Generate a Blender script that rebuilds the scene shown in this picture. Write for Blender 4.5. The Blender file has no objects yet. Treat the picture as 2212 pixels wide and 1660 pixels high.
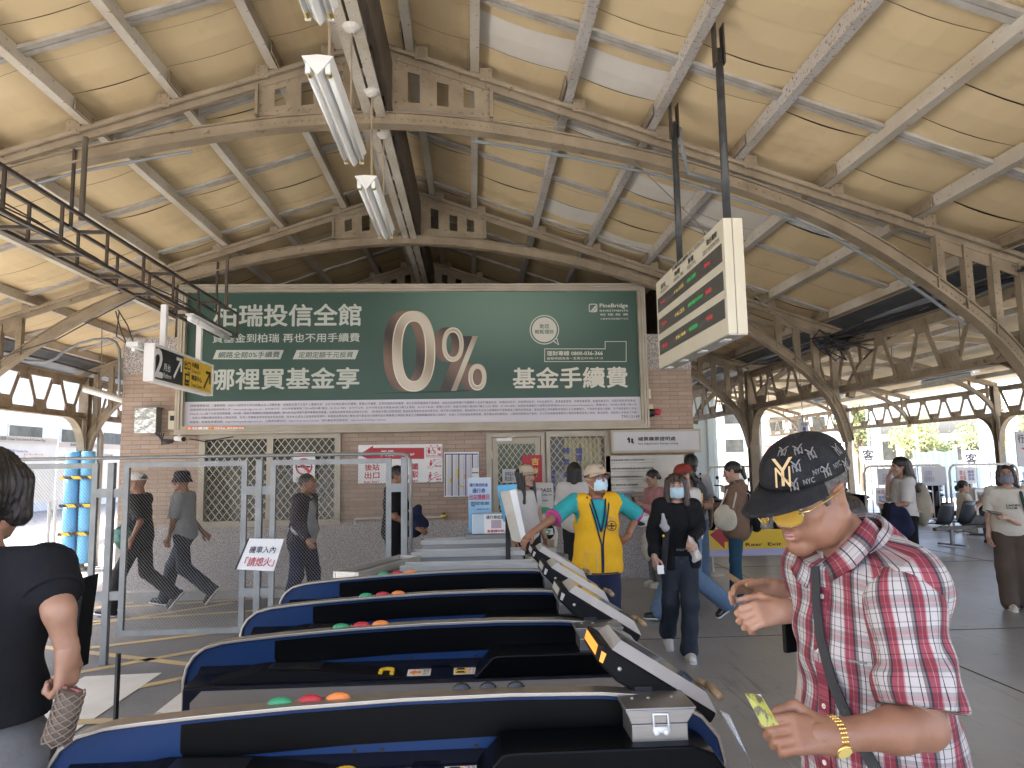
import bpy, math, random
import numpy as np
from mathutils import Vector as V, Matrix, Euler
random.seed(7); RNG=np.random.default_rng(7)
S=bpy.context.scene; COL=S.collection; R=math.radians; pi=math.pi
# ---- camera
cd=bpy.data.cameras.new('camera'); cam=bpy.data.objects.new('camera',cd); COL.objects.link(cam); S.camera=cam
cd.sensor_width=36; cd.lens=24.97; cd.clip_start=.05; cd.clip_end=2000
_y,_p,_r=R(3.2),R(6.26),R(.95)
FW=V((math.sin(_y)*math.cos(_p),math.cos(_y)*math.cos(_p),math.sin(_p)))
_R0=V((math.cos(_y),-math.sin(_y),0)); _U0=_R0.cross(FW)
RT=_R0*math.cos(_r)-_U0*math.sin(_r); UP=_U0*math.cos(_r)+_R0*math.sin(_r)
CP=V((0,0,1.7))
cam.matrix_world=Matrix(((RT.x,UP.x,-FW.x,CP.x),(RT.y,UP.y,-FW.y,CP.y),(RT.z,UP.z,-FW.z,CP.z),(0,0,0,1)))
# ---- world, sun, exposure
SUN_EL,SUN_AZ=58,-70     # azimuth from +Y towards +X: sun high over the road on the left
w=bpy.data.worlds.new('World'); S.world=w; w.use_nodes=True
nt=w.node_tree; bg=nt.nodes['Background']; sk=nt.nodes.new('ShaderNodeTexSky'); sk.sky_type='NISHITA'; sk.sun_disc=False
sk.sun_elevation=R(SUN_EL); sk.sun_rotation=R(SUN_AZ); sk.air_density=.7; sk.dust_density=6; sk.ozone_density=1
nt.links.new(sk.outputs[0],bg.inputs[0]); bg.inputs[1].default_value=.15
sl=bpy.data.lights.new('sun','SUN'); sl.energy=3.2; sl.angle=R(6); sl.color=(1,.94,.85)
so=bpy.data.objects.new('sun',sl); COL.objects.link(so)
so.rotation_euler=(R(90-SUN_EL),0,R(180-SUN_AZ)); so.location=(-20,10,30)
S.view_settings.view_transform='Standard'; S.view_settings.look='None'; S.view_settings.exposure=3.3; S.view_settings.gamma=1
S.cycles.max_bounces=9; S.cycles.diffuse_bounces=6; S.cycles.glossy_bounces=4; S.cycles.use_denoising=True
S.cycles.sample_clamp_indirect=8
# ---- helpers
def at(x,y,Y):
    d=FW*1534+RT*(x-1106)-UP*(y-830); return CP+d*(Y/d.y)
OFF={}
def thing(name,label,cat,loc=(0,0,0),rz=0,group=None):
    o=bpy.data.objects.new(name,None); COL.objects.link(o); o.location=loc; o.rotation_euler=(0,0,rz); o.empty_display_size=.1
    tag(o,label,cat,group); OFF[o.name]=V(loc) if rz==0 else V((0,0,0)); return o
def tag(o,label=None,cat=None,group=None,kind=None):
    if label: o['label']=label
    if cat: o['category']=cat
    if group: o['group']=group
    if kind: o['kind']=kind
    return o
def dup(root,loc=None,rz=None,label=None,group=None):
    r=root.copy(); COL.objects.link(r)
    if loc is not None: r.location=loc
    if rz is not None: r.rotation_euler=(0,0,rz)
    if label: r['label']=label
    if group: r['group']=group
    for ch in list(root.children):
        c=ch.copy(); COL.objects.link(c); c.parent=r
        for g in ch.children:
            d=g.copy(); COL.objects.link(d); d.parent=c
    return r
def link_mesh(me,name,parent,mats,smooth=False,bevel=0):
    o=bpy.data.objects.new(name,me); COL.objects.link(o)
    for m in (mats if isinstance(mats,(list,tuple)) else [mats]): me.materials.append(MT(m))
    if parent:
        o.parent=parent; p=parent
        while p.parent: p=p.parent
        off=OFF.get(p.name,V((0,0,0)))
        if off.length>0: me.transform(Matrix.Translation(-off))
    if smooth: me.shade_smooth()
    if bevel:
        b=o.modifiers.new('bevel','BEVEL'); b.width=bevel; b.segments=2; b.limit_method='ANGLE'; b.angle_limit=R(40)
    return o
class MB:
    def __init__(s): s.v=[]; s.f=[]; s.mi=[]; s.k=0
    def add(s,vs,fs):
        n=len(s.v); s.v+= [tuple(v) for v in vs]; s.f+=[tuple(i+n for i in f) for f in fs]; s.mi+=[s.k]*len(fs); return s
    def poly(s,*p): return s.add(p,[tuple(range(len(p)))])
    def box(s,cx,cy,cz,sx,sy,sz,rot=None):
        h=[(a*sx/2,b*sy/2,c*sz/2) for a in(-1,1) for b in(-1,1) for c in(-1,1)]
        if rot is not None: h=[rot@V(p) for p in h]
        return s.add([(p[0]+cx,p[1]+cy,p[2]+cz) for p in h],[(0,1,3,2),(4,6,7,5),(0,4,5,1),(2,3,7,6),(0,2,6,4),(1,5,7,3)])
    def bb(s,x0,x1,y0,y1,z0,z1): return s.box((x0+x1)/2,(y0+y1)/2,(z0+z1)/2,abs(x1-x0),abs(y1-y0),abs(z1-z0))
    def bar(s,p,q,w,h,up=(0,0,1)):
        p,q=V(p),V(q); d=(q-p); L=d.length; d.normalize(); u=V(up)
        if abs(d.dot(u))>.999: u=V((1,0,0))
        a=d.cross(u).normalized(); b=a.cross(d)
        return s.box(*((p+q)/2),w,L,h,rot=Matrix((a,d,b)).transposed())
    def prism(s,pts,o,u,v,d):
        o,u,v,d=V(o),V(u),V(v),V(d); n=len(pts)
        a=[o+u*x+v*y for x,y in pts]; b=[p+d for p in a]
        s.add(a+b,[tuple(range(n)),tuple(range(2*n-1,n-1,-1))]+[(i,(i+1)%n+0,(i+1)%n+n,i+n)[::-1] for i in range(n)]); return s
    def tube(s,pts,r,n=8,cap=True):
        pts=[V(p) for p in pts]; m=len(pts); rr=r if isinstance(r,(list,tuple)) else [r]*m
        t0=(pts[1]-pts[0]).normalized(); a=t0.orthogonal().normalized(); vs=[]
        for i,p in enumerate(pts):
            t=((pts[min(i+1,m-1)]-pts[max(i-1,0)])).normalized(); a=(a-t*a.dot(t)).normalized(); b=t.cross(a)
            for k in range(n): vs.append(p+(a*math.cos(2*pi*k/n)+b*math.sin(2*pi*k/n))*rr[i])
        fs=[(i*n+k,i*n+(k+1)%n,(i+1)*n+(k+1)%n,(i+1)*n+k) for i in range(m-1) for k in range(n)]
        if cap: fs+=[tuple(range(n))[::-1],tuple(range((m-1)*n,m*n))]
        return s.add(vs,fs)
    def lathe(s,prof,c,n=20,ax=(0,0,1)):
        ax=V(ax).normalized(); a=ax.orthogonal().normalized(); b=ax.cross(a); c=V(c); m=len(prof)
        vs=[c+ax*z+(a*math.cos(2*pi*k/n)+b*math.sin(2*pi*k/n))*r for r,z in prof for k in range(n)]
        fs=[(i*n+k,i*n+(k+1)%n,(i+1)*n+(k+1)%n,(i+1)*n+k) for i in range(m-1) for k in range(n)]
        fs+=[tuple(range(n))[::-1],tuple(range((m-1)*n,m*n))]
        return s.add(vs,fs)
    def ell(s,c,r,n=12,m=8,rot=None):
        vs=[];c=V(c)
        for i in range(m+1):
            t=pi*i/m
            for k in range(n):
                p=V((r[0]*math.sin(t)*math.cos(2*pi*k/n),r[1]*math.sin(t)*math.sin(2*pi*k/n),r[2]*math.cos(t)))
                vs.append(c+(rot@p if rot is not None else p))
        return s.add(vs,[(i*n+k,(i+1)*n+k,(i+1)*n+(k+1)%n,i*n+(k+1)%n) for i in range(m) for k in range(n)])
    def rivet(s,c,nrm,r=.012):
        nrm=V(nrm).normalized(); return s.lathe([(r,0),(r*.8,r*.5),(r*.3,r*.75)],c,6,nrm)
    def plate(s,outer,holes,o,u,v,d):
        """flat plate with rectangular-ish holes: outer 4 corners (quad in uv), holes=list of (a0,a1,b0,b1) in bilinear quad space"""
        o,u,v,d=V(o),V(u),V(v),V(d)
        def P(a,b):
            (x0,y0),(x1,y1),(x2,y2),(x3,y3)=outer
            x=(1-b)*((1-a)*x0+a*x1)+b*((1-a)*x3+a*x2); y=(1-b)*((1-a)*y0+a*y1)+b*((1-a)*y3+a*y2); return o+u*x+v*y
        A=sorted({0,1,*[h[0] for h in holes],*[h[1] for h in holes]}); B=sorted({0,1,*[h[2] for h in holes],*[h[3] for h in holes]})
        for i in range(len(A)-1):
            for j in range(len(B)-1):
                a,b=(A[i]+A[i+1])/2,(B[j]+B[j+1])/2
                if any(h[0]<a<h[1] and h[2]<b<h[3] for h in holes): continue
                q=[P(A[i],B[j]),P(A[i+1],B[j]),P(A[i+1],B[j+1]),P(A[i],B[j+1])]
                s.add(q+[p+d for p in q],[(3,2,1,0),(4,5,6,7),(0,1,5,4),(1,2,6,5),(2,3,7,6),(3,0,4,7)])
        return s
    def build(s,name,mat,parent=None,smooth=False,bevel=0):
        me=bpy.data.meshes.new(name); me.from_pydata(s.v,[],s.f)
        if any(s.mi): me.polygons.foreach_set('material_index',s.mi)
        import bmesh
        bm=bmesh.new(); bm.from_mesh(me); bmesh.ops.recalc_face_normals(bm,faces=bm.faces); bm.to_mesh(me); bm.free(); me.update()
        return link_mesh(me,name,parent,mat,smooth,bevel)
# ---- materials
MATS={}
def MT(m): return MATS[m] if isinstance(m,str) else m
def newmat(name):
    m=bpy.data.materials.new(name); m.use_nodes=True; MATS[name]=m; t=m.node_tree; return m,t,t.nodes['Principled BSDF']
def N(t,typ,**k):
    n=t.nodes.new(typ)
    for a,b in k.items():
        if a.startswith('i_'):
            key=a[2:]; n.inputs[int(key) if key.isdigit() else key.replace('_',' ')].default_value=b
        else: setattr(n,a,b)
    return n
def noise_mask(t,co,scale,lo,hi,det=5,rough=.55):
    n=N(t,'ShaderNodeTexNoise',i_Scale=scale,i_Detail=det,i_Roughness=rough); t.links.new(co,n.inputs['Vector'])
    r=N(t,'ShaderNodeMapRange'); r.inputs[1].default_value=lo; r.inputs[2].default_value=hi; t.links.new(n.outputs[0],r.inputs[0]); return r.outputs[0]
def mixc(t,f,a,b):
    m=N(t,'ShaderNodeMix',data_type='RGBA')
    if hasattr(f,'links') or hasattr(f,'node'): t.links.new(f,m.inputs[0])
    else: m.inputs[0].default_value=f
    for i,c in ((6,a),(7,b)):
        if hasattr(c,'node'): t.links.new(c,m.inputs[i])
        else: m.inputs[i].default_value=(*c,1)
    return m.outputs[2]
def M(name,c,r=.6,m=0,c2=None,sc=5,lo=.35,hi=.7,c3=None,s3=30,lo3=.6,hi3=.66,bump=0,bs=80,st=(1,1,1),spec=.5,coat=0,alpha=None,trans=0,world=False):
    mt,t,b=newmat(name); b.inputs['Roughness'].default_value=r; b.inputs['Metallic'].default_value=m; b.inputs['Specular IOR Level'].default_value=spec
    b.inputs['Base Color'].default_value=(*c,1); b.inputs['Coat Weight'].default_value=coat; b.inputs['Transmission Weight'].default_value=trans
    tc=N(t,'ShaderNodeTexCoord'); mp=N(t,'ShaderNodeMapping'); mp.inputs['Scale'].default_value=st
    if world: g=N(t,'ShaderNodeNewGeometry'); t.links.new(g.outputs['Position'],mp.inputs['Vector'])
    else: t.links.new(tc.outputs['Object'],mp.inputs['Vector'])
    co=mp.outputs[0]; col=None
    if c2: col=mixc(t,noise_mask(t,co,sc,lo,hi),c,c2)
    if c3: col=mixc(t,noise_mask(t,co,s3,lo3,hi3,7,.62),col if col else c,c3)
    if col: t.links.new(col,b.inputs['Base Color'])
    if bump:
        n=N(t,'ShaderNodeTexNoise',i_Scale=bs,i_Detail=4); t.links.new(co,n.inputs['Vector'])
        bp=N(t,'ShaderNodeBump',i_Strength=bump,i_Distance=.02); t.links.new(n.outputs[0],bp.inputs['Height']); t.links.new(bp.outputs[0],b.inputs['Normal'])
    if alpha is not None: b.inputs['Alpha'].default_value=alpha
    return mt
def EM(name,c,s):
    mt,t,b=newmat(name); b.inputs['Base Color'].default_value=(*c,1); b.inputs['Emission Color'].default_value=(*c,1); b.inputs['Emission Strength'].default_value=s; return mt
# ---- lettering
_tc=bpy.data.curves.new('lettering','FONT'); _to=bpy.data.objects.new('lettering',_tc); COL.objects.link(_to)
def text(name,s,o,u,v,w,h,mat,parent,bold=0,shear=0,sp=1.0,line=1.0,depth=0,align='LEFT',nudge=.0):
    """lettering fitted into the box o + u*w + v*h (o = bottom left corner)"""
    _tc.body=s; _tc.offset=min(bold,0); _tc.shear=shear; _tc.space_character=sp; _tc.space_line=line; _tc.resolution_u=2; _tc.align_x=align; _tc.extrude=depth
    dg=bpy.context.evaluated_depsgraph_get(); dg.update()
    me=bpy.data.meshes.new_from_object(_to.evaluated_get(dg)); me.name=name
    n=len(me.vertices); a=np.empty(n*3); me.vertices.foreach_get('co',a); a=a.reshape(-1,3)
    mn,mx=a.min(0),a.max(0); o,u,v=np.array(o),np.array(u),np.array(v); nr=np.cross(u,v)
    x=(a[:,0]-mn[0])/(mx[0]-mn[0])*w; y=(a[:,1]-mn[1])/(mx[1]-mn[1])*h if h else (a[:,1]-mn[1])*w/(mx[0]-mn[0])
    c=o+x[:,None]*u+y[:,None]*v+(a[:,2]*1.0+nudge)[:,None]*nr
    if bold>0:   # heavier strokes: shifted copies, each a hair in front of the last
        kx=w/(mx[0]-mn[0]); ky=(h/(mx[1]-mn[1])) if h else kx; lu=float(np.linalg.norm(nr)) or 1
        nv=len(c); C=[c]; P=[tuple(p.vertices) for p in me.polygons]; F=list(P)
        for q,(ex,ey) in enumerate(((-1,0),(1,0),(0,-1),(0,1))):
            C.append(c+ex*bold*kx*u+ey*bold*ky*v+nr/lu*.00012*(q+1)); F+=[tuple(i+nv*(q+1) for i in p) for p in P]
        bpy.data.meshes.remove(me); me=bpy.data.meshes.new(name); me.from_pydata(np.concatenate(C).tolist(),[],F)
    else: me.vertices.foreach_set('co',c.ravel())
    me.materials.clear(); me.update()
    return link_mesh(me,name,parent,mat)
def end_lettering(): bpy.data.objects.remove(_to)
XZ=((1,0,0),(0,0,1))
# ==== materials
M('steel',(.33,.265,.18),.6,c2=(.22,.17,.11),sc=3.5,c3=(.07,.045,.025),s3=13,lo3=.60,hi3=.75,bump=.12,bs=30)
M('steel_dark',(.12,.095,.07),.6,c2=(.07,.055,.04),sc=4,c3=(.09,.06,.04),s3=18,lo3=.58,hi3=.7)
M('purlin',(.58,.55,.48),.5,c2=(.44,.37,.27),sc=1.5,c3=(.20,.11,.06),s3=26,lo3=.62,hi3=.67,bump=.1,bs=40)
M('purlin_rusty',(.55,.53,.5),.6,c2=(.42,.38,.32),sc=2,c3=(.22,.12,.06),s3=38,lo3=.57,hi3=.63,bump=.2,bs=40)
M('ceil',(.72,.575,.345),.75,c2=(.63,.49,.275),sc=.9,lo=.3,hi=.8,c3=(.42,.32,.18),s3=1.1,lo3=.55,hi3=.85,st=(1,1.0,1),bump=.05,bs=3)
M('ceil_pale',(.74,.71,.64),.6,c2=(.66,.62,.54),sc=2)
M('batten',(.46,.44,.40),.6,c2=(.34,.30,.24),sc=6)
M('gutter',(.07,.08,.09),.5,c2=(.13,.13,.13),sc=4)
M('black_steel',(.035,.028,.022),.55,c2=(.075,.052,.035),sc=9)
M('black_pipe',(.03,.034,.036),.4,c2=(.06,.06,.06),sc=12)
M('conduit',(.22,.24,.25),.45)
M('cable',(.04,.04,.045),.5); M('cable_grey',(.25,.23,.2),.6)
M('lampwhite',(.75,.77,.76),.35,c2=(.68,.68,.64),sc=4); M('tube',(.85,.87,.85),.25); M('brass',(.55,.42,.14),.35,.8)
M('granite',(.52,.48,.455),.55,c2=(.15,.135,.125),sc=95,lo=.46,hi=.56,c3=(.62,.58,.54),s3=60,lo3=.58,hi3=.62,bump=.15,bs=90)
M('plaster',(.62,.6,.55),.7,c2=(.5,.47,.42),sc=3)
M('dadocap',(.48,.47,.45),.6)
M('alu',(.50,.49,.45),.38,.55,c2=(.42,.41,.37),sc=4); M('alufr',(.46,.42,.34),.5,.15,c2=(.38,.33,.25),sc=3)
M('grille',(.62,.57,.43),.5); M('mesh_metal',(.42,.43,.42),.4,.5); M('galv',(.27,.28,.275),.45,.4,c2=(.21,.215,.21),sc=7,c3=(.27,.26,.24),s3=5,lo3=.66,hi3=.74)
M('glassdark',(.045,.05,.045),.12,c2=(.11,.11,.09),sc=1.5); M('glassgreen',(.07,.10,.07),.15,c2=(.10,.13,.10),sc=2)
M('curtain',(.55,.52,.36),.8,c2=(.42,.40,.27),sc=12,st=(3,1,.1)); M('roomgrey',(.13,.14,.16),.4)
M('concrete',(.36,.355,.335),.36,c2=(.24,.236,.222),sc=.75,lo=.3,hi=.75,c3=(.15,.148,.14),s3=5.5,lo3=.6,hi3=.75,bump=.06,bs=25,spec=.5,world=True)
def scuffs():
    t=MATS['concrete'].node_tree; b=t.nodes['Principled BSDF']; src=b.inputs['Base Color'].links[0].from_socket; g=N(t,'ShaderNodeNewGeometry'); c=src
    for rot,sx,lo,hi,cl in ((.5,9,.62,.66,(.10,.098,.092)),(1.2,14,.64,.68,(.42,.41,.39)),(-.4,7,.6,.7,(.14,.137,.13))):
        mp=N(t,'ShaderNodeMapping'); mp.inputs['Rotation'].default_value=(0,0,rot); mp.inputs['Scale'].default_value=(sx,.5,1); t.links.new(g.outputs['Position'],mp.inputs[0]); f=noise_mask(t,mp.outputs[0],1.6,lo,hi,6,.6); mm=N(t,'ShaderNodeMath',operation='MULTIPLY',i_1=.55); t.links.new(f,mm.inputs[0]); c=mixc(t,mm.outputs[0],c,cl)
    t.links.new(c,b.inputs['Base Color'])
scuffs()
M('asphalt',(.17,.17,.172),.8,c2=(.22,.22,.22),sc=1.3,c3=(.05,.05,.05),s3=110,lo3=.52,hi3=.6,bump=.3,bs=150,world=True)
M('paintwhite',(.68,.67,.62),.6,c2=(.58,.57,.53),sc=3,c3=(.19,.19,.185),s3=4,lo3=.62,hi3=.66,world=True)
M('paintyellow',(.52,.40,.19),.65,c2=(.40,.31,.17),sc=3,c3=(.19,.18,.17),s3=9,lo3=.62,hi3=.68,world=True)
M('kerb',(.42,.41,.38),.75,c2=(.33,.32,.29),sc=4)
M('white',(.78,.78,.77),.5); M('offwhite',(.70,.68,.62),.5); M('black',(.012,.012,.013),.4); M('ink',(.02,.02,.025),.6); M('red',(.42,.02,.03),.45); M('redtxt',(.5,.03,.05),.5)
M('bluetxt',(.05,.06,.28),.5); M('green',(.03,.28,.12),.35); M('orange',(.75,.22,.04),.4); M('yellow',(.80,.52,.03),.5); M('padblue',(.16,.45,.72),.65)
M('greypaper',(.55,.55,.57),.45,c2=(.50,.50,.52),sc=3); M('cream',(.66,.62,.46),.4,c2=(.60,.55,.39),sc=3)
def brick():
    mt,t,b=newmat('brick'); tc=N(t,'ShaderNodeTexCoord'); sx=N(t,'ShaderNodeSeparateXYZ'); t.links.new(tc.outputs['Object'],sx.inputs[0])
    ad=N(t,'ShaderNodeMath',operation='ADD'); t.links.new(sx.outputs[0],ad.inputs[0]); t.links.new(sx.outputs[1],ad.inputs[1])
    cb=N(t,'ShaderNodeCombineXYZ'); t.links.new(ad.outputs[0],cb.inputs[0]); t.links.new(sx.outputs[2],cb.inputs[1])
    br=N(t,'ShaderNodeTexBrick',offset=.5,squash=1); t.links.new(cb.outputs[0],br.inputs['Vector'])
    for k,v in (('Scale',1),('Brick Width',.255),('Row Height',.0615),('Mortar Size',.0035),('Mortar Smooth',.3),('Bias',0)): br.inputs[k].default_value=v
    br.inputs['Color1'].default_value=(.44,.335,.26,1); br.inputs['Color2'].default_value=(.35,.26,.20,1); br.inputs['Mortar'].default_value=(.16,.125,.10,1)
    c=mixc(t,noise_mask(t,tc.outputs['Object'],2.2,.45,.8),br.outputs[0],(.36,.25,.18)); t.links.new(c,b.inputs['Base Color']); b.inputs['Roughness'].default_value=.6
    bp=N(t,'ShaderNodeBump',i_Strength=.5,i_Distance=.004); bp.invert=True; t.links.new(br.outputs['Fac'],bp.inputs['Height']); t.links.new(bp.outputs[0],b.inputs['Normal'])
brick()
# ==== ground
ZR=-.1
g=MB(); g.poly((-400,-300,ZR),(-1.75,-300,ZR),(-1.75,400,ZR),(-400,400,ZR)); tag(g.build('road','asphalt'),kind='structure')
g=MB(); g.poly((-1.6,-300,0),(17,-300,0),(17,400,0),(-1.6,400,0)); tag(g.build('ground','concrete'),kind='structure')
g=MB(); g.bb(-1.75,-1.6,-8,10.38,ZR-.2,.004); tag(g.build('kerb','kerb'),kind='structure')
M('ballast',(.42,.40,.36),.9,c2=(.30,.28,.26),sc=20)
g=MB(); g.poly((17,-300,-.9),(400,-300,-.9),(400,400,-.9),(17,400,-.9)); g.poly((17,-300,0),(17,400,0),(17,400,-.9),(17,-300,-.9)); tag(g.build('terrain','ballast'),kind='structure')
g=MB()
for y in (2.9,6.9,11.2,15.4): g.bb(-1.58,16.9,y,y+.012,.001,.003)
for x in (3.9,8.2,12.6): g.bb(x,x+.012,-8,40,.001,.0035)
M('joint',(.07,.068,.062),.9); tag(g.build('floor_joints','joint'),kind='structure')
# painted lines on the road
def strip(g,p,q,w,z=ZR+.004):
    p,q=V((*p,z)),V((*q,z)); d=(q-p).normalized(); n=V((-d.y,d.x,0))*w/2; g.poly(p-n,q-n,q+n,p+n)
g=MB()
for p_,q_ in (((-4.0,7.6),(-1.9,8.6)),((-5.6,8.3),(-1.85,6.55)),((-8,9.2),(-3.0,10.1)),((-7.2,6.2),(-3.2,9.9)),((-5.2,5.4),(-2.0,8.0)),((-8.5,6.9),(-4.6,10.1)),((-4.2,5.15),(-1.85,7.0))): strip(g,p_,q_,.10)
tag(g.build('road_marking','paintyellow'),kind='structure')
g=MB(); strip(g,(-1.83,5.45),(-9,5.55),.11,ZR+.0075); strip(g,(-9,7.9),(-1.85,9.5),.10,ZR+.0075)
tag(g.build('road_marking','paintyellow'),kind='structure')
g=MB()
for x0_,x1_,ya_,yb_ in ((-3.40,-2.76,1.5,6.66),(-2.36,-1.77,1.5,6.12),(-4.70,-4.05,1.5,6.6),(-5.95,-5.3,1.5,6.5),(-7.2,-6.55,1.5,6.5)): g.poly((x0_,ya_,ZR+.005),(x1_,ya_,ZR+.005),(x1_,yb_,ZR+.005),(x0_,yb_-.04,ZR+.005))
tag(g.build('crosswalk','paintwhite'),kind='structure')
g=MB(); g.bb(-5.0,-1.75,10.15,10.38,ZR-.1,.02); tag(g.build('pavement','kerb'),kind='structure')
# ==== the canopy over the hall
X0=-.875; HS=6.3; SL=.335; ZT=5.64
TY=[2.75,6.35,9.95,13.55,17.15,20.75,24.35]
def zr(off): return ZT-SL*off        # top of the rafters
PO=[.32,.92,1.79,2.57,3.40,4.22,5.10,5.95]
def ceiling(name,xr,zt,sl,offs,y0,y1,eave,label,sides,pale=(),bpitch=1.45,bw=.4833):
    """boards running down the slope, sagging a little between the purlins"""
    for sd in sides:
        g=MB(); g.k=0; offs2=[0]+list(offs)+[eave]; nb=int((y1-y0)/bw)
        for b in range(nb):
            ya=y0+b*bw; yb=ya+bw-.006
            for i in range(len(offs2)-1):
                a,c=offs2[i],offs2[i+1]
                if c-a<.05: continue
                g.k=1 if (sd,b,i) in pale else 0
                jit=random.uniform(.75,1.25)
                nn=6; rows=[]
                for k in range(nn+1):
                    t=k/nn; o=a+(c-a)*t; sg=-.036*jit*math.sin(pi*t)*(c-a)/.85
                    z=zt-sl*o+.13+sg
                    rows.append(((xr+sd*o,ya,z+.004),(xr+sd*o,(ya+yb)/2,z-.004),(xr+sd*o,yb,z+.003)))
                for k in range(nn):
                    for m in (0,1): g.add([rows[k][m],rows[k+1][m],rows[k+1][m+1],rows[k][m+1]],[(0,1,2,3)])
        # roof skin above keeps daylight out of the board joints
        g.k=2; g.add([(xr,y0,zt+.2),(xr+sd*eave,y0,zt-sl*eave+.2),(xr+sd*eave,y1,zt-sl*eave+.2),(xr,y1,zt+.2)],[(0,1,2,3)])
        o=g.build('ceiling',['ceil','ceil_pale','steel_dark'],smooth=False); tag(o,kind='structure'); o['label']=label[0 if sd<0 else 1]
        y=y0+.25
        while y<y1:
            q=MB()
            for dx in (-.032,.032):
                p0=V((xr+sd*.12,y+dx,zt-sl*.12+.085)); p1=V((xr+sd*(eave-.2),y+dx,zt-sl*(eave-.2)+.085)); q.bar(p0,p1,.05,.03,(0,0,1))
            q.build('batten','batten',o); y+=bpitch
pal={(1,b,i) for b,i in ((18,3),(18,4),(20,4),(20,5),(21,5),(19,6),(23,3),(24,4))}
pal|={(1,16,2),(1,16,3)}
ceiling('hall',X0,ZT,SL,PO,-2.2,26,6.45,('tan boarded ceiling over the road side','tan boarded ceiling over the concourse side'),(-1,1),pal)
def side(sd): return 'right' if sd>0 else 'left'
ORD=['first','second','third','fourth','fifth','sixth','seventh','eighth','ninth','tenth']
NUM=['topmost','second','third','fourth','fifth','sixth','seventh','lowest']
for sd in (-1,1):
    for i,o in enumerate(PO):
        t=thing('roof_purlin',f'{NUM[i]} painted steel purlin below the ridge on the {"concourse" if sd>0 else "road"} slope of the hall roof','roof beam',(X0+sd*o,-2,zr(o)),group='purlins of the hall roof')
        g=MB(); z=zr(o); x=X0+sd*o
        ya,yb=-2.2,26
        prof=[(-.035,0),(.045,0),(.045,.012),(-.023,.012),(-.023,.108),(.045,.108),(.045,.12),(-.035,.12)]
        g.prism([(sd*a,b) for a,b in prof],(x,ya,z),(1,0,0),(0,0,1),(0,yb-ya,0))
        g.build('beam','purlin_rusty' if (sd>0 and i in(2,3,4)) else 'purlin',t)
        for ty in TY[1:4]: c=MB(); c.bb(x-.05*sd,x-.062*sd,ty-.35,ty+.3,z-.002,z+.10); c.build('splice_plate','steel',t)
    # black sheet gutter near the eave
    t=thing('roof_gutter',f'black sheet metal gutter along the eave above the {"concourse" if sd>0 else "road"} side columns','gutter',(X0+sd*6.6,-2,3.4))
    g=MB(); zz=zr(6.3)+.06
    g.prism([(5.98,zr(5.98)+.11),(6.03,zr(6.03)+.0),(6.25,zz-.06),(6.9,zz-.1),(7.35,zz+.05),(7.35,zz+.2),(6.9,zz+.1),(5.98,zr(5.98)+.125)],(X0,-2.2,0),(sd,0,0),(0,0,1),(0,28.2,0))
    g.build('channel','gutter',t)
    g=MB()
    for k,(a,b) in enumerate(((6.12,.0),(6.75,.0),(7.2,.05))):
        g.tube([(X0+sd*a,y,zr(6.3)-.05+b+.02*math.sin(y*1.7+k)) for y in np.arange(-2,26,.7)],.018+.006*(k%2),6)
    g.build('pipe','conduit' if sd>0 else 'cable',t)
# ridge lattice girder
t=thing('ridge_girder','riveted lattice girder running along under the roof ridge','girder',(X0,-2,4.9))
g=MB(); g.bb(X0-.1,X0-.012,-2,26,4.9,4.918); g.bb(X0+.012,X0+.1,-2,26,4.9,4.918); g.bb(X0-.03,X0-.012,-2,26,4.918,5.0); g.bb(X0+.012,X0+.03,-2,26,4.918,5.0)
for y in np.arange(-1.6,26,.55): g.bb(X0-.1,X0+.1,y,y+.12,4.9185,4.925)
for y in np.arange(-1.9,26,.14):
    for s_ in(-1,1): g.rivet((X0+s_*.06,y,4.9),(0,0,-1),.009)
g.build('bottom_flange','purlin',t)
g=MB()
for k,y in enumerate(np.arange(-2,26,.45)): g.bar((X0,y,4.97),(X0,y+.45,5.5) if k%2 else (X0,y,5.5),.05,.012,(1,0,0)); g.bar((X0,y+.45,4.97),(X0,y,5.5),.04,.012,(1,0,0))
g.build('lattice','steel_dark',t)
g=MB(); g.bb(X0-.09,X0+.09,-2,26,5.5,5.52); g.bb(X0-.02,X0+.02,-2,26,5.4,5.5); g.bb(X0+.115,X0+.16,-2,26,4.95,5.42); g.build('top_flange','steel_dark',t)
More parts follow.
